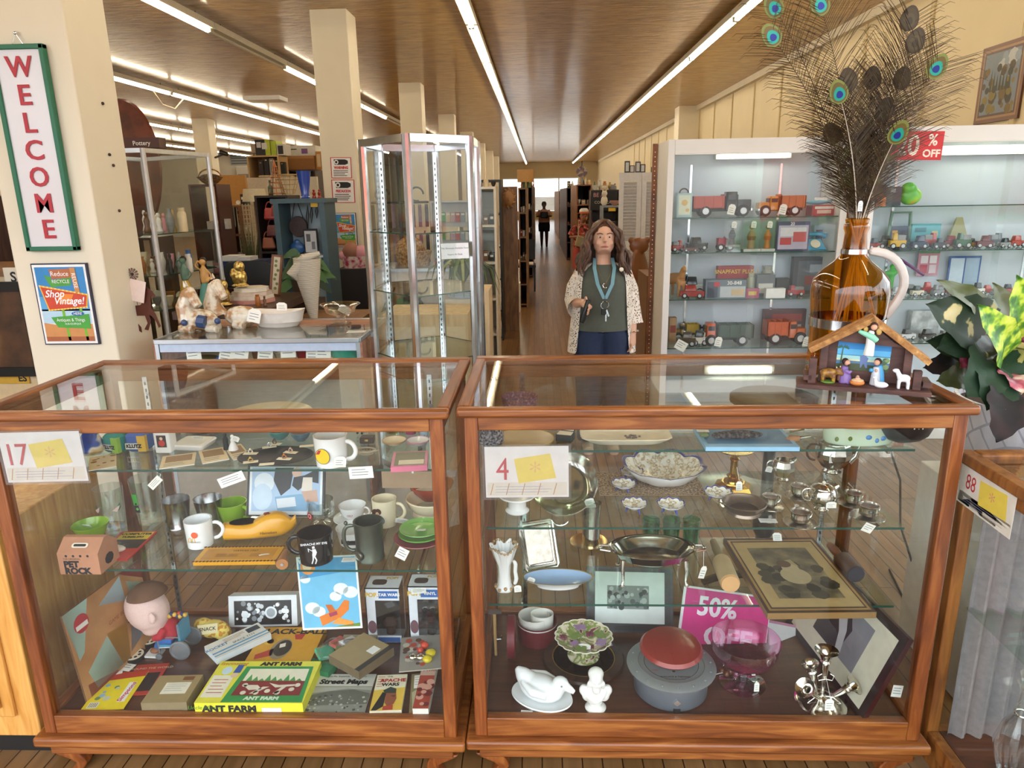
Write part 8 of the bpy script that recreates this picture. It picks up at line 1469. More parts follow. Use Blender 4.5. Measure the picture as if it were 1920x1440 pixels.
def shirt(t,mat,pants,ph,bare=True):
    garment(t,'shirt',mat,[(.83,.2,.15,0,0),(.95,.19,.15,0,0),(1.1,.185,.15,0,0),(1.2,.17,.125,0,0),(1.262,.08,.075,0,0)])
    for s in (-1,1): g = G(mat);g.tube([(s*.13,0,1.22),(s*.2,.01,1.12),(s*.225,.02,1.06)],[.062,.068,.075],14,cap=False);g.obj('sleeve',t);g = G(pants);g.tube([(s*.06,0,.86),(s*.085,0,.7),(s*.088,0,ph)],[.12,.12,.105],14);g.obj('shorts',t)
t,hc = person('person in a pink t-shirt and dark shorts standing far down the aisle',(.19,24,0),.95,0,m('5b3a28',.5),AL2,AR2,(.9,-.3,-.1),(-.9,-.3,-.1),.4)
shirt(t,m('f0b8a4',.8),m('22263a',.8),.52);g = G(INK);g.lathe([(.08,.0),(.084,.04),(.05,.1),(.001,.11)],18,hc);g.obj('hair',t)
g = G(BLACK);g.slab((0,0,0),.24,.07,.2,.04,.02);g.obj('dark_bag',loc=(.19,23.72,.93),label='dark bag held in front by the person far down the aisle',cat='bag')
t,hc = person('person in a red patterned shirt and white hat browsing at the right of the aisle',(.79,13,0),.92,.25,m('b5805f',.5),AL2,AR2,(.9,-.3,-.2),(-.9,-.3,-.2),.4,.05)
shirt(t,ramp_mat('patterned_shirt',[(.42,'3a2430'),(.5,'b3452f'),(.6,'c9503a'),(.68,'d9b9a0')],ns=16,det=2,dist=.5,r=.8),m('c95548',.8),.42)
g = G(WHITE);g.lathe([(.09,.055),(.088,.1),(.06,.135),(.001,.14)],20,hc);g.use(m('d2622f',.6)).lathe([(.14,.045),(.092,.05),(.092,.075)],20,hc,cap=False);g.obj('hat',t)
g = G(m('c7b98a',.7));g.slab((0,0,0),.2,.05,.18,.02,.01);g.tube([(-.08,0,.17),(-.14,.05,.42)],.008,6);g.obj('shoulder_bag',loc=(.72,12.7,.78),rot=(0,.3,.2),label='khaki bag hanging in front of the person in red',cat='bag')
# ---------------------------------------------------------------- left background
fl,fr_,br = S(265,275,2.05),S(365,282,2.05),S(235,262,2.05)
glasscase('display_case','silver framed glass case of figurines right behind the near column',[(-3.5,5.06),(-2.72,5.06),(-2.58,5.75),(-3.35,6.2)],2.05,(1.467,1.17,.92),.35,m('d3d7db',.35,.55),.03,DARKW)
wh_ = 'in the case behind the near column'
row('on the top shelf '+wh_,262,352,400,5.35,['brown figurine','white figurine','grey vase','cream jar'],48,1.4675,'figurines in the left glass case')
row('on the middle shelf '+wh_,258,362,470,5.3,['amber vase','white figurine','white dish','dark figurine','grey figurine','white jar'],40,1.1705,'figurines in the left glass case')
row('on the lowest shelf '+wh_,280,372,525,5.3,['grey dish','cream dish','green dish','white dish'],22,.9205,'dishes in the left glass case')
p = V(264,380,6.6);g = G(ramp_mat('red_brown_top',[(.4,'4a2118'),(.6,'6b3324')],ns=6,r=.3));g.at((0,0,.62),(pi/2-.12,0,0));g.lathe([(.6,-.02),(.62,0),(.6,.02)],40,e=(.55,1));g.obj('round_tabletop',loc=(p.x-.1,6.6,V(264,445,6.6).z-.02+.0),label='round dark tabletop standing on edge behind the near column',cat='tabletop')
t,zs,a,b = shelves('plank_stand','low dark stand under the round tabletop','stand',(236,446,300,560),6.45,.4,2,DARKW)
qbox('brown_sign','brown wooden sign with white script on top of the left glass case','sign',(234,258,299,274),5.3,.1,m('4a2418',.5),(),2.066,None,[('Pottery',.6,.5,.55,WHITE)])
def lady(nm,lb,x,y0,y1,Y,zb,skirt,topc):
    p,w,h = bb(x-14,y0,x+14,y1,Y);h += p.z-zb;t = T(nm,lb,'figurine',(p.x,Y,zb));g = G(m(skirt,.4));g.lathe([(.3*h,0),(.2*h,.3*h),(.1*h,.48*h)],18,e=(.6,.45));g.obj('skirt',t)
    g = G(m(topc,.4));g.tube([(0,0,.45*h),(0,0,.6*h),(0,0,.78*h)],[.07*h,.085*h,.05*h],12);g.tube([(.07*h,0,.72*h),(.16*h,0,.6*h),(.08*h,-.02,.48*h)],.025*h,8);g.tube([(-.07*h,0,.72*h),(-.16*h,0,.8*h),(-.1*h,0,.92*h)],.025*h,8);g.ball((0,0,.88*h),.07*h,12,8);g.obj('torso',t,rem=.008);g = G(m('2a1c18',.5));g.ball((0,.012,.91*h),.07*h,10,8);g.obj('hair',t)
lady('dancer_figurine','tall dancer figurine in a teal skirt behind the horse planter',390,480,572,5.05,zT,'4f8f84','c99a58');lady('dancer_figurine','dancer figurine in a yellow skirt behind the horse planter',352,478,562,5.25,zT,'c9a034','5f7f6a')
# shelving beyond the dark table
t,zs,a,b = shelves('red_shelf_unit','dark red shelf unit of packets under the wicker basket','shelf',(384,345,434,590),7.6,.35,5,m('4d1f1a',.4))
for i,z_ in enumerate(zs[1:-1]):
    y = 590-(590-345)*z_/zs[-1]
    row('on the %s shelf up of the dark red unit' % ORD[i+1],388,430,y,7.7,[('white box','red box','cream box'),('white box','pink box','white book'),('white book','grey box','white box'),('amber jar','white figurine','red vase')][i % 4],22 if i < 3 else 30,z_+.0005,'things on the dark red shelf unit')
p,w,h = bb(362,322,409,346,7.7);t = T('wicker_basket','wide wicker basket with a hoop handle on the dark red shelf unit','basket',(p.x+.02,7.78,zs[-1]+.0005));TW = ramp_mat('tan_wicker',[(.4,'7a5430'),(.6,'b58a55')],ns=50,det=1,r=.8,bump=.5);zb = p.z-zs[-1]
g = G(TW);g.lathe([(w*.15,0),(w*.16,zb),(w*.3,zb+.02),(w*.5,zb+h*.6),(w*.46,zb+h*.6),(.001,zb+.04)],26);g.obj('body',t);g = G(TW);g.tube(arc((0,0,zb+h*.55),w*.46,0,pi,14,e=.7),.008,6);g.obj('handle',t);g = G(m('3a2a22',.8,0,.2,60));g.ball((0,0,zb+h*.6),(w*.38,w*.36,h*.25));g.obj('filling',t)
for q,Y,n,mt,bk,lb,nm,sp in (((440,385,472,590),8.35,6,m('8a5a3a',.5),m('6d452c',.5),'brown cubby bookcase left of the wicker lattice','cubby_bookcase',['white pot','cream box']),((412,425,435,590),8.0,4,m('d9d2c4',.5),m('cfc8b9',.5),'white narrow shelf left of the brown cubby bookcase','white_shelf',['cream jar'])):
    t,zs,a,b = shelves(nm,lb,'shelf',q,Y,.3,n,mt,bk)
    for i,z_ in enumerate(zs[2:-1]):
        y = q[3];row('on the %s shelf up of the %s' % (ORD[i+2],lb.split(' left')[0]),q[0]+5,q[2]-5,V(0,0,1) and q[1]+(q[3]-q[1])*(zs[-1]-z_)/(zs[-1]-V(450,q[3],Y).z),Y+.05,sp,18,z_+.0005,'things in the '+nm.replace('_',' '))
qbox('grey_panel','grey green panel leaning above the white narrow shelf','panel',(405,388,441,426),7.95,.03,m('6d7668',.5),[(m('7f8878',.5),.08,.08,.92,.92)])
Z0 = V(460,540,6.9).z;t = T('long_table','long dark table under the blue storage bin','table',(V(470,540,6.9).x,7.2,0));g = G(DARKW);g.bx(-.6,.28,-.35,.28,Z0-.04,Z0);g.obj('tabletop',t)
for x in (-.55,.22):
    for y in (-.3,.22): g = G(DARKW);g.box(x,y,(Z0-.04)/2,.05,.05,Z0-.04);g.obj('leg',t)
qbox('storage_bin','dark blue storage bin on the long dark table','bin',(416,490,498,535),7.0,.35,m('1f3468',.4),[(m('28407c',.4),.04,.1,.96,.9)],Z0+.0005)
for q,lb in (((416,480,446,490),'flat white box on the blue storage bin, left one'),((447,482,470,490),'flat white box on the blue storage bin, right one')): qbox('flat_box',lb,'box',q,7.05,.2,WHITE,(),V(450,490,7.0).z+.001)
p,w,h = bb(456,486,502,535,6.4);t = T('folding_chair','black folding chair in front of the blue storage bin','chair',(p.x,6.2,0),.25);g = G(BLACK);g.mtx(Matrix.Translation((0,.2,p.z+h*.45)) @ UPR);g.slab((0,0,-.012),.42,h,.024,.08,.006);g.obj('backrest',t);g = G(BLACK);g.slab((0,0,.45),.42,.4,.025,.05,.006);g.obj('seat',t)
for s in (-1,1): g = G(CHROME);g.tube([(s*.21,-.2,.01),(s*.21,.22,p.z+h*.6)],.012,8);g.obj('frame',t);g = G(CHROME);g.tube([(s*.19,.22,.01),(s*.19,-.1,.5)],.012,8);g.obj('rear_leg',t)
# lamp, lattice, coats, teal cabinet neighbours
zl = V(483,452,8.1).z;t = T('table_lamp','lamp with a cream speckled shade left of the red bags','lamp',(V(481,400,8.1).x,8.1,0));p,w,h = bb(459,354,504,378,8.1);g = G(m('d9cba8',.6,0,.1,60));g.lathe([(w*.5,p.z),(w*.42,p.z+h),(w*.41,p.z+h),(w*.49,p.z)],28,cap=False);g.obj('lamp_shade',t);g = G(MIDW);g.lathe([(.14,0),(.14,.03),(.02,.06),(.02,p.z),(.001,p.z+.05)],16);g.obj('stand',t)
p,w,h = bb(456,382,501,500,8.4);t = T('wicker_screen','cream wicker lattice screen behind the lamp','screen',(p.x,8.4,0));g = G(m('cdbf9f',.7))
for i in range(9): x = -w/2+w*i/8;g.box(x,0,(p.z+h)/2,.012,.012,p.z+h)
for i in range(22): g.box(0,.008,p.z+h-.02-i*.05,w,.01,.014)
g.obj('lattice',t,smooth=0)
p,w,h = bb(464,408,492,540,7.75);t = T('dried_plant','tall brown and green dried plant in front of the wicker screen','plant',(p.x,7.75,0));g = G(m('5a4a30',.8,0,.2,30));g.lathe([(.1,0),(.12,.5),(.11,.5),(.001,.45)],18);g.obj('pot',t);g = G(m('4f5a34',.7,0,.25,20))
for i in range(30): a_ = random.uniform(0,6.28);r = random.uniform(.03,.16);g.tube([(0,0,.46),(r*.5*cos(a_),r*.5*sin(a_),1.0),(r*cos(a_),r*sin(a_),random.uniform(1.2,p.z+h))],[.008,.007,.002],4)
g.obj('stems',t)
t,zs,a,b = shelves('bag_shelf','dark shelf unit of handbags left of the teal cabinet','shelf',(500,366,560,590),7.6,.4,4,m('2e1d18',.5),m('1d1412',.6))
for i,(x,y,c_,lb) in enumerate(((508,400,'9a2c28','red'),(520,396,'7d2420','dark red'),(532,402,'3a2a50','violet'),(513,432,'5a1f24','maroon'),(527,436,'2f2430','black'),(505,455,'8a4a30','rust'))):
    q = V(x,y+12,7.57);t = T('handbag',lb+' handbag hanging on the dark shelf unit left of the teal cabinet','bag',(q.x,7.572,q.z));g = G(m(c_,.4));g.slab((0,0,0),.14,.05,.12,.02,.015,tp=.8);g.obj('body',t);g = G(m(c_,.4));g.tube(arc((0,0,.11),.045,0,pi,8,e=1.6),.006,6);g.obj('handle',t)
zs_ = zs[-1]+.0005;p = V(520,366,7.4)
t = T('wire_tree','copper wire tree on the dark shelf unit left of the blue vase','ornament',(V(520,366,7.8).x,7.8,zs_));g = G(m('a8673a',.3,.7))
for i in range(6): g.tube(arc((0,0,.02+i*.055),.09*(1-i/6.5),0,2*pi,14,'xy')[:-1],.006,5,True)
for i in range(5): a_ = 2*pi*i/5;g.tube([(.09*cos(a_),.09*sin(a_),0),(0,0,.36)],.004,5)
g.obj('tree',t)
t = T('wire_basket','gold wire basket right of the copper wire tree','basket',(V(542,366,7.8).x,7.8,zs_));g = G(m('b59a62',.3,.7))
for i in range(5): g.tube(arc((0,0,.01+i*.05),.06+.02*i,0,2*pi,16,'xy')[:-1],.004,5,True)
for i in range(12): a_ = 2*pi*i/12;g.tube([(.06*cos(a_),.06*sin(a_),.01),(.14*cos(a_),.14*sin(a_),.21)],.003,5)
g.obj('body',t)
qlathe('green_pitcher','dark green pitcher left of the copper wire tree','pitcher',(501,338,511,366),7.75,BOTT,m('3a5a44',.3),zs_)
# partitions, tall cabinets with boxes on top
for q,Y,mt,lb,nm in (((418,328,474,470),9.6,m('c08a45',.5),'tan partition panel behind the lamp shade','partition'),((474,332,606,480),10.2,m('d6cbb6',.5),'cream partition panel behind the copper wire tree','partition')): qbox(nm,lb,'partition',q,Y,.06,mt,(),0)
t,zs,a,b = shelves('binder_shelf','tall tan shelf of dark binders behind the wire ornaments','shelf',(482,291,540,480),11,.4,4,m('c9a877',.5),m('8a6a48',.5))
row('on the top shelf of the tall tan shelf',486,536,328,11.05,['dark book','black book','grey book','dark book','black book'],34,V(510,328,11).z,'binders on the tall tan shelf')
g = G(PALEW);p,w,h = bb(484,328,538,331,11);g.bx(-w/2,w/2,0,.34,0,h); 
o = g.obj('shelf',t,(p.x-t.location.x,11.02-t.location.y,p.z-.004))
zz = zs[-1]+.0005
qbox('game_box','black and lime green box on the tall tan shelf','box',(480,262,508,291),11.05,.3,m('26262a',.5),[(m('c4d23a',.5),.66,0,1,1),(m('d9d9d9',.5),.1,.15,.4,.5),(m('e2e2e0',.5),.45,.2,.8,.6)],zz);qbox('game_box','lime and white box right of the black and lime green box','box',(509,264,519,291),11.05,.3,m('b4c93a',.5),(),zz);qbox('speaker_box','small dark box with a white front on the tall tan shelf','box',(520,270,534,291),11.05,.3,m('d9d6d0',.5),[(m('2c2a2c',.5),.15,.15,.85,.9)],zz)
z2 = V(560,330,10.9).z;t,zs,a,b = shelves('tall_cupboard','tall dark cupboard right of the binder shelf','cupboard',(543,318,604,480),11.45,.4,3,m('3a2a22',.5),m('241a16',.5));zz = zs[-1]+.0005
qbox('cardboard_box','brown cardboard box on the tall dark cupboard','box',(536,292,590,317),11.5,.35,m('9a6a3c',.7),[(m('b0804e',.7),.0,.0,1,.2)],zz);qbox('white_carton','white printed carton on top of the brown cardboard box','box',(534,273,592,292),11.55,.3,m('e6e2da',.5),[(m('8a5a9a',.5),.55,.3,.75,.8),(m('3a3a40',.5),.1,.3,.4,.4)],V(560,292,11.5).z+.001);qbox('orange_box','tilted orange framed box at the right end of the tall dark cupboard','box',(592,284,603,300),11.55,.1,m('c98a3a',.5),[(m('e0c9a0',.5),.2,.15,.8,.85)],zz)
p,w,h = bb(641,480,690,502,8.0);t = T('painted_basket','pink and white painted basket with a brown ball right of the second column','basket',(p.x,8.0,p.z));g = G(ramp_mat('rose_print',[(.4,'e9d9cf'),(.55,'d9a0a8'),(.65,'b03a5a')],ns=20,det=2));g.lathe([(w*.42,0),(w*.48,h),(w*.45,h),(.001,.03)],28,e=(1,.7));g.obj('body',t);g = G(m('9a6a58',.6));g.ball((-.03,0,h+.05),.1);g.obj('ball',t);g = G(m('e8a8b4',.8));g.ball((.08,.0,h+.04),(.08,.07,.08));g.ball((-.12,-.03,h+.01),(.05,.04,.05));g.obj('tissue',t)
t = T('black_pedestal','black pedestal under the painted basket','pedestal',(p.x,8.0,0));g = G(m('262224',.6));g.bx(-.17,.3,-.15,.2,0,p.z-.0005);g.obj('body',t)
# ---------------------------------------------------------------- behind the tall glass tower
zc = V(790,503,6.4).z;t = T('white_counter','white counter with a wicker hamper behind the tall glass tower','counter',(V(790,503,6.4).x,6.7,0));g = G(m('dcd8d4',.4));g.bx(-.42,.38,-.3,.3,0,zc-.03);g.obj('body',t);g = G(ALU);g.bx(-.44,.4,-.32,.32,zc-.03,zc);g.obj('countertop',t)
p,w,h = bb(735,445,806,501,6.5);t = T('wicker_hamper','round wicker basket with a domed lid behind the tall glass tower','basket',(p.x,6.65,zc+.0005));g = G(TW);g.lathe([(w*.42,0),(w*.5,h*.5),(w*.47,h*.52),(.001,h*.4)],28,e=(1,.8));g.obj('body',t);g = G(TW);g.at((-.03,0,h*.5),(0,-.35,0));g.ball((0,0,0),(w*.42,w*.36,h*.5));g.obj('lid',t)
t = T('trailing_plant','trailing green plant hanging in front of the white counter','plant',(V(752,515,6.2).x,6.2,0));g = G(m('8a6a48',.6));g.lathe([(.1,0),(.13,zc-.12),(.12,zc-.12),(.001,zc-.16)],18);g.obj('planter',t)
for i in range(40):
    a_ = random.uniform(-.6,.6)-pi/2;z0 = zc-.1-random.random()*.5;d = Vector((cos(a_),sin(a_),-.6)).normalized();g = G(m(['1f4a24','2f6330','17381c'][i % 3],.5));s = d.cross(Vector((0,1,.2))).normalized()*.03;b0 = Vector((random.uniform(-.1,.2),-.14,z0));g.add([b0,b0+d*.07-s,b0+d*.17,b0+d*.07+s],[(0,1,2,3)]);g.obj('leaf',t)
t,zs,a,b = shelves('pegboard_rack','grey pegboard rack of small packets behind the glass tower','rack',(812,376,884,520),8.6,.1,2,m('c9ccd0',.5),m('bfc3c8',.5));p,w,h = bb(814,380,882,450,8.59)
for i in range(14):
    c_,n_ = [('d9793a','orange'),('4fae5a','green'),('d9c9a0','cream'),('c9a0b0','pink'),('b9402f','red'),('8fa0b4','blue grey'),('e2dcd0','white')][i % 7];x = 818+(i % 7)*9.2;y = 398+(i//7)*34;qbox('hanging_packet','small %s packet on the %s row of the grey pegboard rack' % (n_,('upper','lower')[i//7]),'packet',(x,y,x+8,y+18),8.669,.02,m(c_,.5),[(PAPER,.1,.1,.9,.3)])
t = T('coat_rack','black iron rack of belts behind the left half of the glass tower','rack',(V(752,420,7.6).x,7.6,0));g = G(BLACK);top = V(752,285,7.6).z
g.tube([(0,0,0),(0,0,top)],.018,8);g.tube([(-.3,0,top-.5),(.3,0,top-.5)],.012,8)
for s in (-1,1): g.tube(arc((s*.18,0,top-.42),.07,0,5,12),.01,6);g.tube([(0,0,.12),(s*.25,-.1,.0)],.015,6)
g.obj('frame',t)
for i in range(9): x = -.28+.07*i;g = G(m(['2a1d18','4a3324','1a1716','6a4a5a'][i % 4],.5));g.box(x,-.03,top-.5-.32-(i % 3)*.04,.035,.012,.6+(i % 3)*.08);g.obj('belt',t)
qbox('pale_crate','pale wooden base cabinet behind the bottom of the glass tower','cabinet',(722,590,880,690),5.0,.5,PALEW,[(m('e3d2b0',.5),.03,.1,.97,.95)],0);qbox('wooden_crate','pale wooden open crate right of the glass tower base','crate',(897,546,920,690),5.2,.4,PALEW,[(m('d8c090',.5),.2,.08,.8,.95)],0)
p = V(868,530,6.0);t = T('palm_plant','spiky striped leaved plant in a blue and white pot behind the glass tower','plant',(p.x,6.0,0));g = G(m('d9cdb8',.5));g.bx(-.18,.2,-.15,.2,0,p.z-.12);g.obj('stand',t);g = G(ramp_mat('blue_stripe',[(.45,'6f9ac4'),(.55,'dfe6ee')],ns=30,det=0,wave='Z'));g.lathe([(.13,p.z-.119),(.17,p.z),(.16,p.z),(.001,p.z-.03)],24);g.obj('pot',t)
for i in range(26):
    a_ = 2*pi*i/26;l = random.uniform(.22,.36);g = G(m(['2f4a2a','59703f','8a8f55'][i % 3],.5));g.tube([(0,0,p.z-.02),(l*.4*cos(a_),l*.4*sin(a_),p.z+.2),(l*.8*cos(a_),l*.8*sin(a_),p.z+.12),(l*cos(a_),l*sin(a_),p.z-.08)],[.012,.014,.011,.002],6,flat=.3);g.obj('leaf',t)
# ---------------------------------------------------------------- left side of the aisle
t,zs,a,b = shelves('glass_cabinet','white display cabinet of purses at the left of the aisle','cabinet',(888,350,934,560),7.0,.4,6,m('e2d8c6',.45),m('b9b6ae',.5));g = G(PANE);g.bx(-.1,.1,-.008,-.004,.9,zs[-1]-.05);g.obj('glass_door',t)
for i,z_ in enumerate(zs[3:5]): row('on the %s shelf up of the white cabinet' % ORD[i+3],894,928,350+(zs[-1]-z_)*190,7.08,['red pot','brown box','dark box'],22,z_+.0005,'purses in the white cabinet')
t,zs,a,b = shelves('metal_rack','black metal rack behind the white display cabinet','rack',(902,337,944,600),8.4,.5,6,BLACK)
p,w,h = bb(942,350,972,552,9.0);t = T('carved_plank','tall wooden plank with a carved face at the left of the aisle','carving',(p.x,9.0,0));g = G(MIDW);g.bx(-w/2,w/2,0,.25,0,p.z+h);g.obj('plank',t);g = G(m('a87848',.5));zf = V(957,372,9).z;g.ball((0,-.01,zf),(.075,.04,.1))
for i in range(10): a_ = 2*pi*i/10;g.tube([(.06*cos(a_),-.02,zf+.09*sin(a_)),(.09*cos(a_+.3),-.01,zf+.13*sin(a_+.3))],[.02,.01],6)
g.ball((0,-.05,zf-.01),(.012,.02,.022));g.obj('carved_face',t)
SETS = [['green box','brown box','cream jar'],['red box','white book','dark book'],['white dish','cream box','grey jar'],['amber vase','dark figurine','gold vase'],['brown book','green book','red book']]
for k,(q,Y,d,n,mt,lb,sn) in enumerate((((974,352,990,540),11,1.6,6,MIDW,'brown bookcase with a lamp on top at the left of the aisle','lamp topped bookcase'),((985,348,1000,500),15,2.5,5,DARKW,'dark bookcase farther down the left of the aisle','second left bookcase'),((991,350,1003,470),22,5,5,MIDW,'farthest bookcase on the left of the aisle','farthest left bookcase'),((1062,352,1078,480),19,6,5,DARKW,'dark bookcase far down the right of the aisle','dark right bookcase'),((1048,358,1062,450),28,8,4,MIDW,'farthest bookcase on the right of the aisle','farthest right bookcase'),((1080,346,1108,520),14.2,2.5,6,OAKD,'oak shelf unit behind the person in red','oak shelf unit'),((1106,356,1160,560),12,.5,4,DARKW,'dark shelf unit behind the woman','unit behind the woman'))):
    t,zs,a,b = shelves('bookcase',lb,'bookcase',q,Y,d,n,mt,DARKW)
    for i,z_ in enumerate(zs[2:]):
        yb = q[1]+(zs[-1]-z_)/mp(V(q[0],q[1],Y));row('on the %s shelf up of the %s' % (ORD[i+2],sn),q[0]+1.5,q[2]-1.5,yb,Y+.1,SETS[(i+k) % 5],min(24,150/Y),z_+.0005,'things on the '+lb)
p,w,h = bb(969,317,1001,341,11.2);t = T('table_lamp','lamp with a tan drum shade at the left of the aisle','lamp',(p.x,11.5,V(980,352,11).z+.001));zb = p.z-t.location.z;g = G(m('c2935a',.6));g.lathe([(w*.5,zb),(w*.5,zb+h),(w*.48,zb+h),(w*.48,zb)],24,cap=False);g.obj('lamp_shade',t);g = G(m('3f5a3a',.4));g.lathe([(.08,0),(.06,.1),(.02,.14),(.015,zb+.02)],14);g.obj('base',t)
p,w,h = bb(936,535,955,572,9.3);t = T('floor_basket','small wicker basket with a handle standing by the aisle','basket',(p.x+.05,9.5,0));g = G(TW);g.lathe([(.1,0),(.13,.18),(.12,.18),(.001,.03)],20);g.obj('body',t);g = G(TW);g.tube(arc((0,0,.17),.12,0,pi,10,e=1.7),.009,6);g.obj('handle',t)
p = V(962,560,10.6);t = T('plant_stool','small white wire stool at the left of the aisle','stool',(p.x,10.6,0));g = G(WHITE);g.box(0,0,.42,.22,.22,.02);g.obj('seat',t)
for x in (-.1,.1):
    for y in (-.1,.1): g = G(WHITE);g.box(x,y,.205,.018,.018,.41);g.obj('leg',t)
p = V(992,500,13);t = T('cloth_chair','chair with a white cloth and a black bag at the left of the aisle','chair',(p.x-.1,13.0,0));g = G(BLACK);g.box(0,0,.45,.45,.45,.04);g.obj('seat',t);g = G(m('e0d9cf',.8));g.box(-.02,-.02,.485,.4,.44,.02);g.obj('cloth',t);g = G(BLACK);g.box(0,.21,.72,.42,.03,.36);g.obj('backrest',t)
for x in (-.2,.2):
    for y in (-.2,.2): g = G(BLACK);g.box(x,y,.215,.03,.03,.43);g.obj('leg',t)
# ---------------------------------------------------------------- right side of the aisle
p,w,h = bb(1156,322,1238,560,9.0);top = p.z+h;t = T('louvered_doors','pair of white louvered folding doors at the right of the aisle','door',(p.x,9.0,0));LW = m('d9d6d4',.5)
for s in (-1,1):
    x0 = s*w*.25;g = G(LW)
    for e_ in (-1,1): g.box(x0+e_*(w*.25-.03),0,top/2,.055,.035,top-.02)
    for zz in (.08,top*.55,top-.06): g.box(x0,0,zz,w*.5-.1,.034,.1)
    g.obj('frame',t);g = G(LW)
    for i in range(44):
        zz = .16+i*(top-.26)/44;g.box(x0,0,zz,w*.5-.1,.006,.045,rx=.7)
    g.obj('louvers',t,smooth=0)
for i,(x,h_,c_) in enumerate(((1176,19,'3a3a3e'),(1185,11,'6a4a3a'),(1196,18,'4a4a4c'),(1205,13,'2f2f33'),(1226,8,'26262a'))): qbox('small_picture','small dark framed picture on the louvered doors, %s from the left' % ORD[i],'picture',(x-5,321-h_,x+5,321),9.0,.02,m(c_,.4),[(m('c9c9c4',.4),.2,.12,.8,.88)],top-.009)
p,w,h = bb(1178,447,1213,562,8.0);BW = m('7a4726',.35,0,.12,10,.2);t = T('carved_chair','brown wooden chair with a carved bear shaped back right of the woman','chair',(p.x,8.0,0));g = G(BW);zt_ = p.z+h;g.ball((0,0,zt_-.08),(.11,.05,.09));g.ball((-.09,0,zt_-.02),.035);g.ball((.09,0,zt_-.02),.035);g.tube([(0,0,zt_-.14),(0,0,zt_-.35),(0,0,.42)],[.09,.18,.17],18,flat=.3);g.obj('back',t,rem=.012);g = G(BW);g.slab((0,-.2,.4),.42,.42,.05,.08,.01);g.obj('seat',t)
for x in (-.16,.16):
    for y in (-.36,-.04): g = G(BW);g.tube([(x,y,.4),(x*1.1,y,0)],[.03,.02],8);g.obj('leg',t)
qbox('side_desk','brown wooden desk end beside the perforated post','desk',(1208,518,1226,690),6.4,.6,m('7a5230',.4),(),0)
c = Card(S(1090,585,.004)+Vector((.15,.6,0)),S(1090,585,.004)+Vector((1.3,.6,0)),S(1090,585,.004)+Vector((.15,-1.0,0)),.003);c.R(ramp_mat('leopard_rug',[(.44,'cdbd9c'),(.52,'5a4a38'),(.58,'d9caab')],ns=9,det=1,r=.95));c.obj('patterned_rug','cream rug with dark spots on the floor right of the woman','rug')
c = upr(1108,358,1158,394,11.967,.03,DARKW);c.R(m('1a1a1a',.6)).X(m('d9a0a8',.6),'BE A',.3,.3,.22,2).X(m('c9c4bc',.6),'COOL CAT',.2,.5,.6,2);c.obj('chalkboard','black chalkboard with pale writing behind the woman','sign')
t = V(1091,322,14.4);q = T('ornamental_fan','round patterned fan standing above the shelves at the right of the aisle','fan',(t.x,14.4,V(1091,346,14.2).z));dz = t.z-q.location.z;g = G(ramp_mat('fan_print',[(.45,'b9a890'),(.55,'6a5a6a')],ns=12,det=2));g.at((0,0,dz),(pi/2,0,.2));g.lathe([(.11,-.01),(.115,0),(.11,.01)],24,e=(1,.95));g.obj('blade',q);g = G(BLACK);g.tube([(0,.02,0),(0,.02,dz+.2)],.008,6);g.obj('stand',q)
# ---------------------------------------------------------------- street outside the shop windows, mirrored in the cabinet glass
t = T('street_building','orange shop building across the street mirrored in the right cabinet','building',(16,-14,-.02));OR = m('d9582f',.6);g = G(OR);g.bx(-7,5,-6,0,0,4.6);g.obj('wall',t)
for x in (-6,-1,4): g = G(m('e2653a',.6));g.bx(x-.5,x+.5,0,.8,0,4.2);g.obj('pillar',t)
g = G(m('a83f28',.6));g.bx(-7.4,5.4,-6.4,1.4,4.6,5.2);g.obj('roof',t);g = G(m('5a5560',.6));g.loft([[(-5,0,3.4),(3.5,0,3.4),(3.5,1.6,2.7),(-5,1.6,2.7)],[(-5,0,3.45),(3.5,0,3.45),(3.5,1.6,2.75),(-5,1.6,2.75)]]);g.obj('awning',t);g = G(m('d9d2a0',.5));g.bx(-4.5,3.2,.01,.06,1,2.6);g.obj('shop_window',t)
for i,(x,y,c_,n_) in enumerate(((9,-7.5,'e4e6ea','white'),(14,-8,'c9ced6','silver'),(18.5,-4.5,'c22a35','red'))):
    t = T('parked_car',n_+' parked car on the street mirrored in the right cabinet','car',(x,y,-.02),.3*i);g = G(m(c_,.25,0,0,1,.6));g.slab((0,0,.3),4.3,1.75,.6,.4,.08);g.obj('body',t);g = G(m('20262c',.1));g.slab((-.2,0,.9),2.4,1.6,.5,.4,.08,tp=.85);g.obj('cabin',t)
    for a in (-1.35,1.35):
        for b in (-.8,.8): wheel(t,a,b,.32,.2)
g = G(m('4f7a33',.8,0,.3,3))
for i in range(40): g.ball((6+i*.35,-10.5+random.uniform(-.3,.3),.35),(.5,.5,random.uniform(.4,.7)),8,6)
o = g.obj('hedge',label='green hedge across the street mirrored in the right cabinet',cat='hedge',kind='stuff')
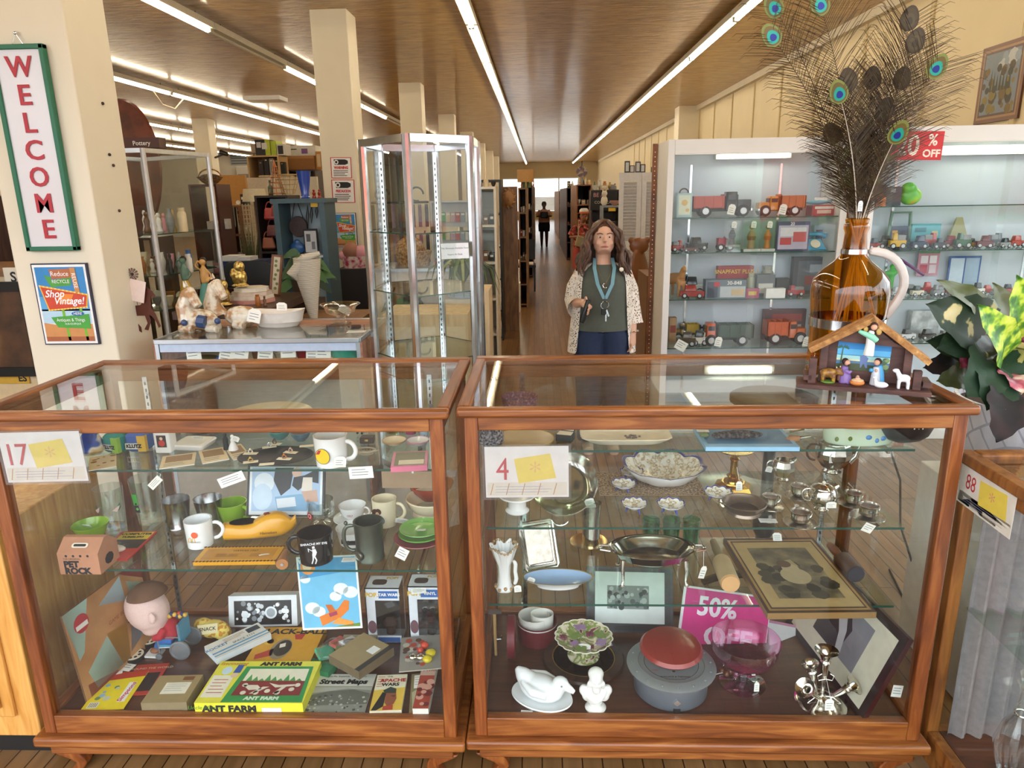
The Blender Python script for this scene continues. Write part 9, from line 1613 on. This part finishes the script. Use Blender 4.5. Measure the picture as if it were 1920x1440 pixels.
# ---------------------------------------------------------------- last small things
t,zs,a,b = shelves('wire_shelf','small glass topped stand behind the woman','stand',(1126,386,1164,560),10.5,.35,4,m('8d9298',.4))
qbox('price_sign','small yellow sign on the stand behind the woman','sign',(1141,390,1154,396),10.48,.01,m('e2b52a',.5))
z_ = zs[-1]+.0005;x = V(1134,386,10.5).x;blob('cat_figurine','white cat figurine on the stand behind the woman','figurine',(x,10.6,z_),[('b',(0,0,.07),(.05,.05,.075)),('b',(0,-.02,.17),.042),('t',[(-.02,-.02,.2),(-.03,-.02,.23)],[.014,.003]),('t',[(.02,-.02,.2),(.03,-.02,.23)],[.014,.003])],m('e0d6c4',.4),.01)
qlathe('dish','pink and tan dish right of the white cat figurine','dish',(1144,376,1163,386),10.55,DISHP,m('b98a78',.4),z_)
zt2 = V(1094,346,14.2).z+.0005
row('on top of the oak shelf unit',1082,1108,346,14.3,['white jar','grey jar','white vase','cream jar'],14,zt2,'jars on top of the oak shelf unit')
zt2 = V(1133,356,12).z+.0005
row('on top of the unit behind the woman',1110,1158,356,12.2,['green bottle','white dish','amber jar','gold vase','dark bottle'],18,zt2,'things on top of the unit behind the woman')
row('on top of the white cabinet',890,932,350,7.1,['brown box','cream jar','dark dish'],16,V(911,350,7.0).z+.0005,'things on top of the white cabinet')
t = T('security_camera','small dark camera on an arm from the far left column','camera',V(418,290,18.9));g = G(DGREY);g.tube([(-.28,.15,-.06),(0,0,0)],.025,6);g.obj('arm',t);g = G(BLACK);g.tube([(-.05,0,.06),(.14,-.06,.0)],[.07,.05],10);g.obj('body',t)
g = G(m('9aa0a4',.5));v = V(440,302,33.9);g.box(0,0,0,.9,.06,.9);g.use(DGREY)
for i in range(8): g.box(0,-.04,-.38+i*.11,.8,.03,.03)
g.obj('wall_vent',loc=(v.x+.25,33.95,V(458,290,34).z),label='grey slatted vent on the far white wall at the left',cat='vent',smooth=0)
qbox('lattice_panel','white lattice panel standing by the far white wall','panel',(444,313,488,330),33.8,.05,m('cfcac0',.5),[(m('7d868c',.5),.05,.1,.6,.9),(m('a8a294',.5),.7,.1,.78,.9),(m('a8a294',.5),.84,.1,.92,.9)],0)
cw = 'case shelf behind the near column'
row('at back of the top '+cw,262,350,400,5.56,['white figurine','cream vase','pink figurine','gold figurine','white jar'],42,1.4675,'figurines at the back of the left glass case')
row('at back of the middle '+cw,262,362,470,5.56,['cream dish','brown jar','white vase','pink dish','white bottle','blue jar'],38,1.1705,'figurines at the back of the left glass case')
row('at back of the lowest '+cw,285,372,525,5.56,['white plate','amber dish','cream plate','brown dish'],26,.9205,'dishes at the back of the left glass case')
row('on the dark table behind the oval planter',476,502,560,4.95,['amber jar','brown figurine'],26,zT,'things on the dark table')
row('on the white counter behind the glass tower',814,850,500,6.5,['red jar','blue dish','cream pot'],20,zc+.0005,'things on the white counter')
for x0,x1,y,Y,sp,w_ in ((986,999,348,15.2,['green box','brown vase'],'second left bookcase'),(1063,1077,352,19.3,['brown box','white vase'],'dark right bookcase'),(442,470,385,8.42,['white plate','dark box','green bottle'],'brown cubby bookcase'),(414,433,425,8.05,['amber jar'],'white narrow shelf')):
    row('on top of the '+w_,x0,x1,y,Y,sp,240/Y if Y > 9 else 24,V((x0+x1)/2,y,{15.2: 15,19.3: 19,8.42: 8.35,8.05: 8.0}[Y]).z+.003,'things on top of the '+w_)
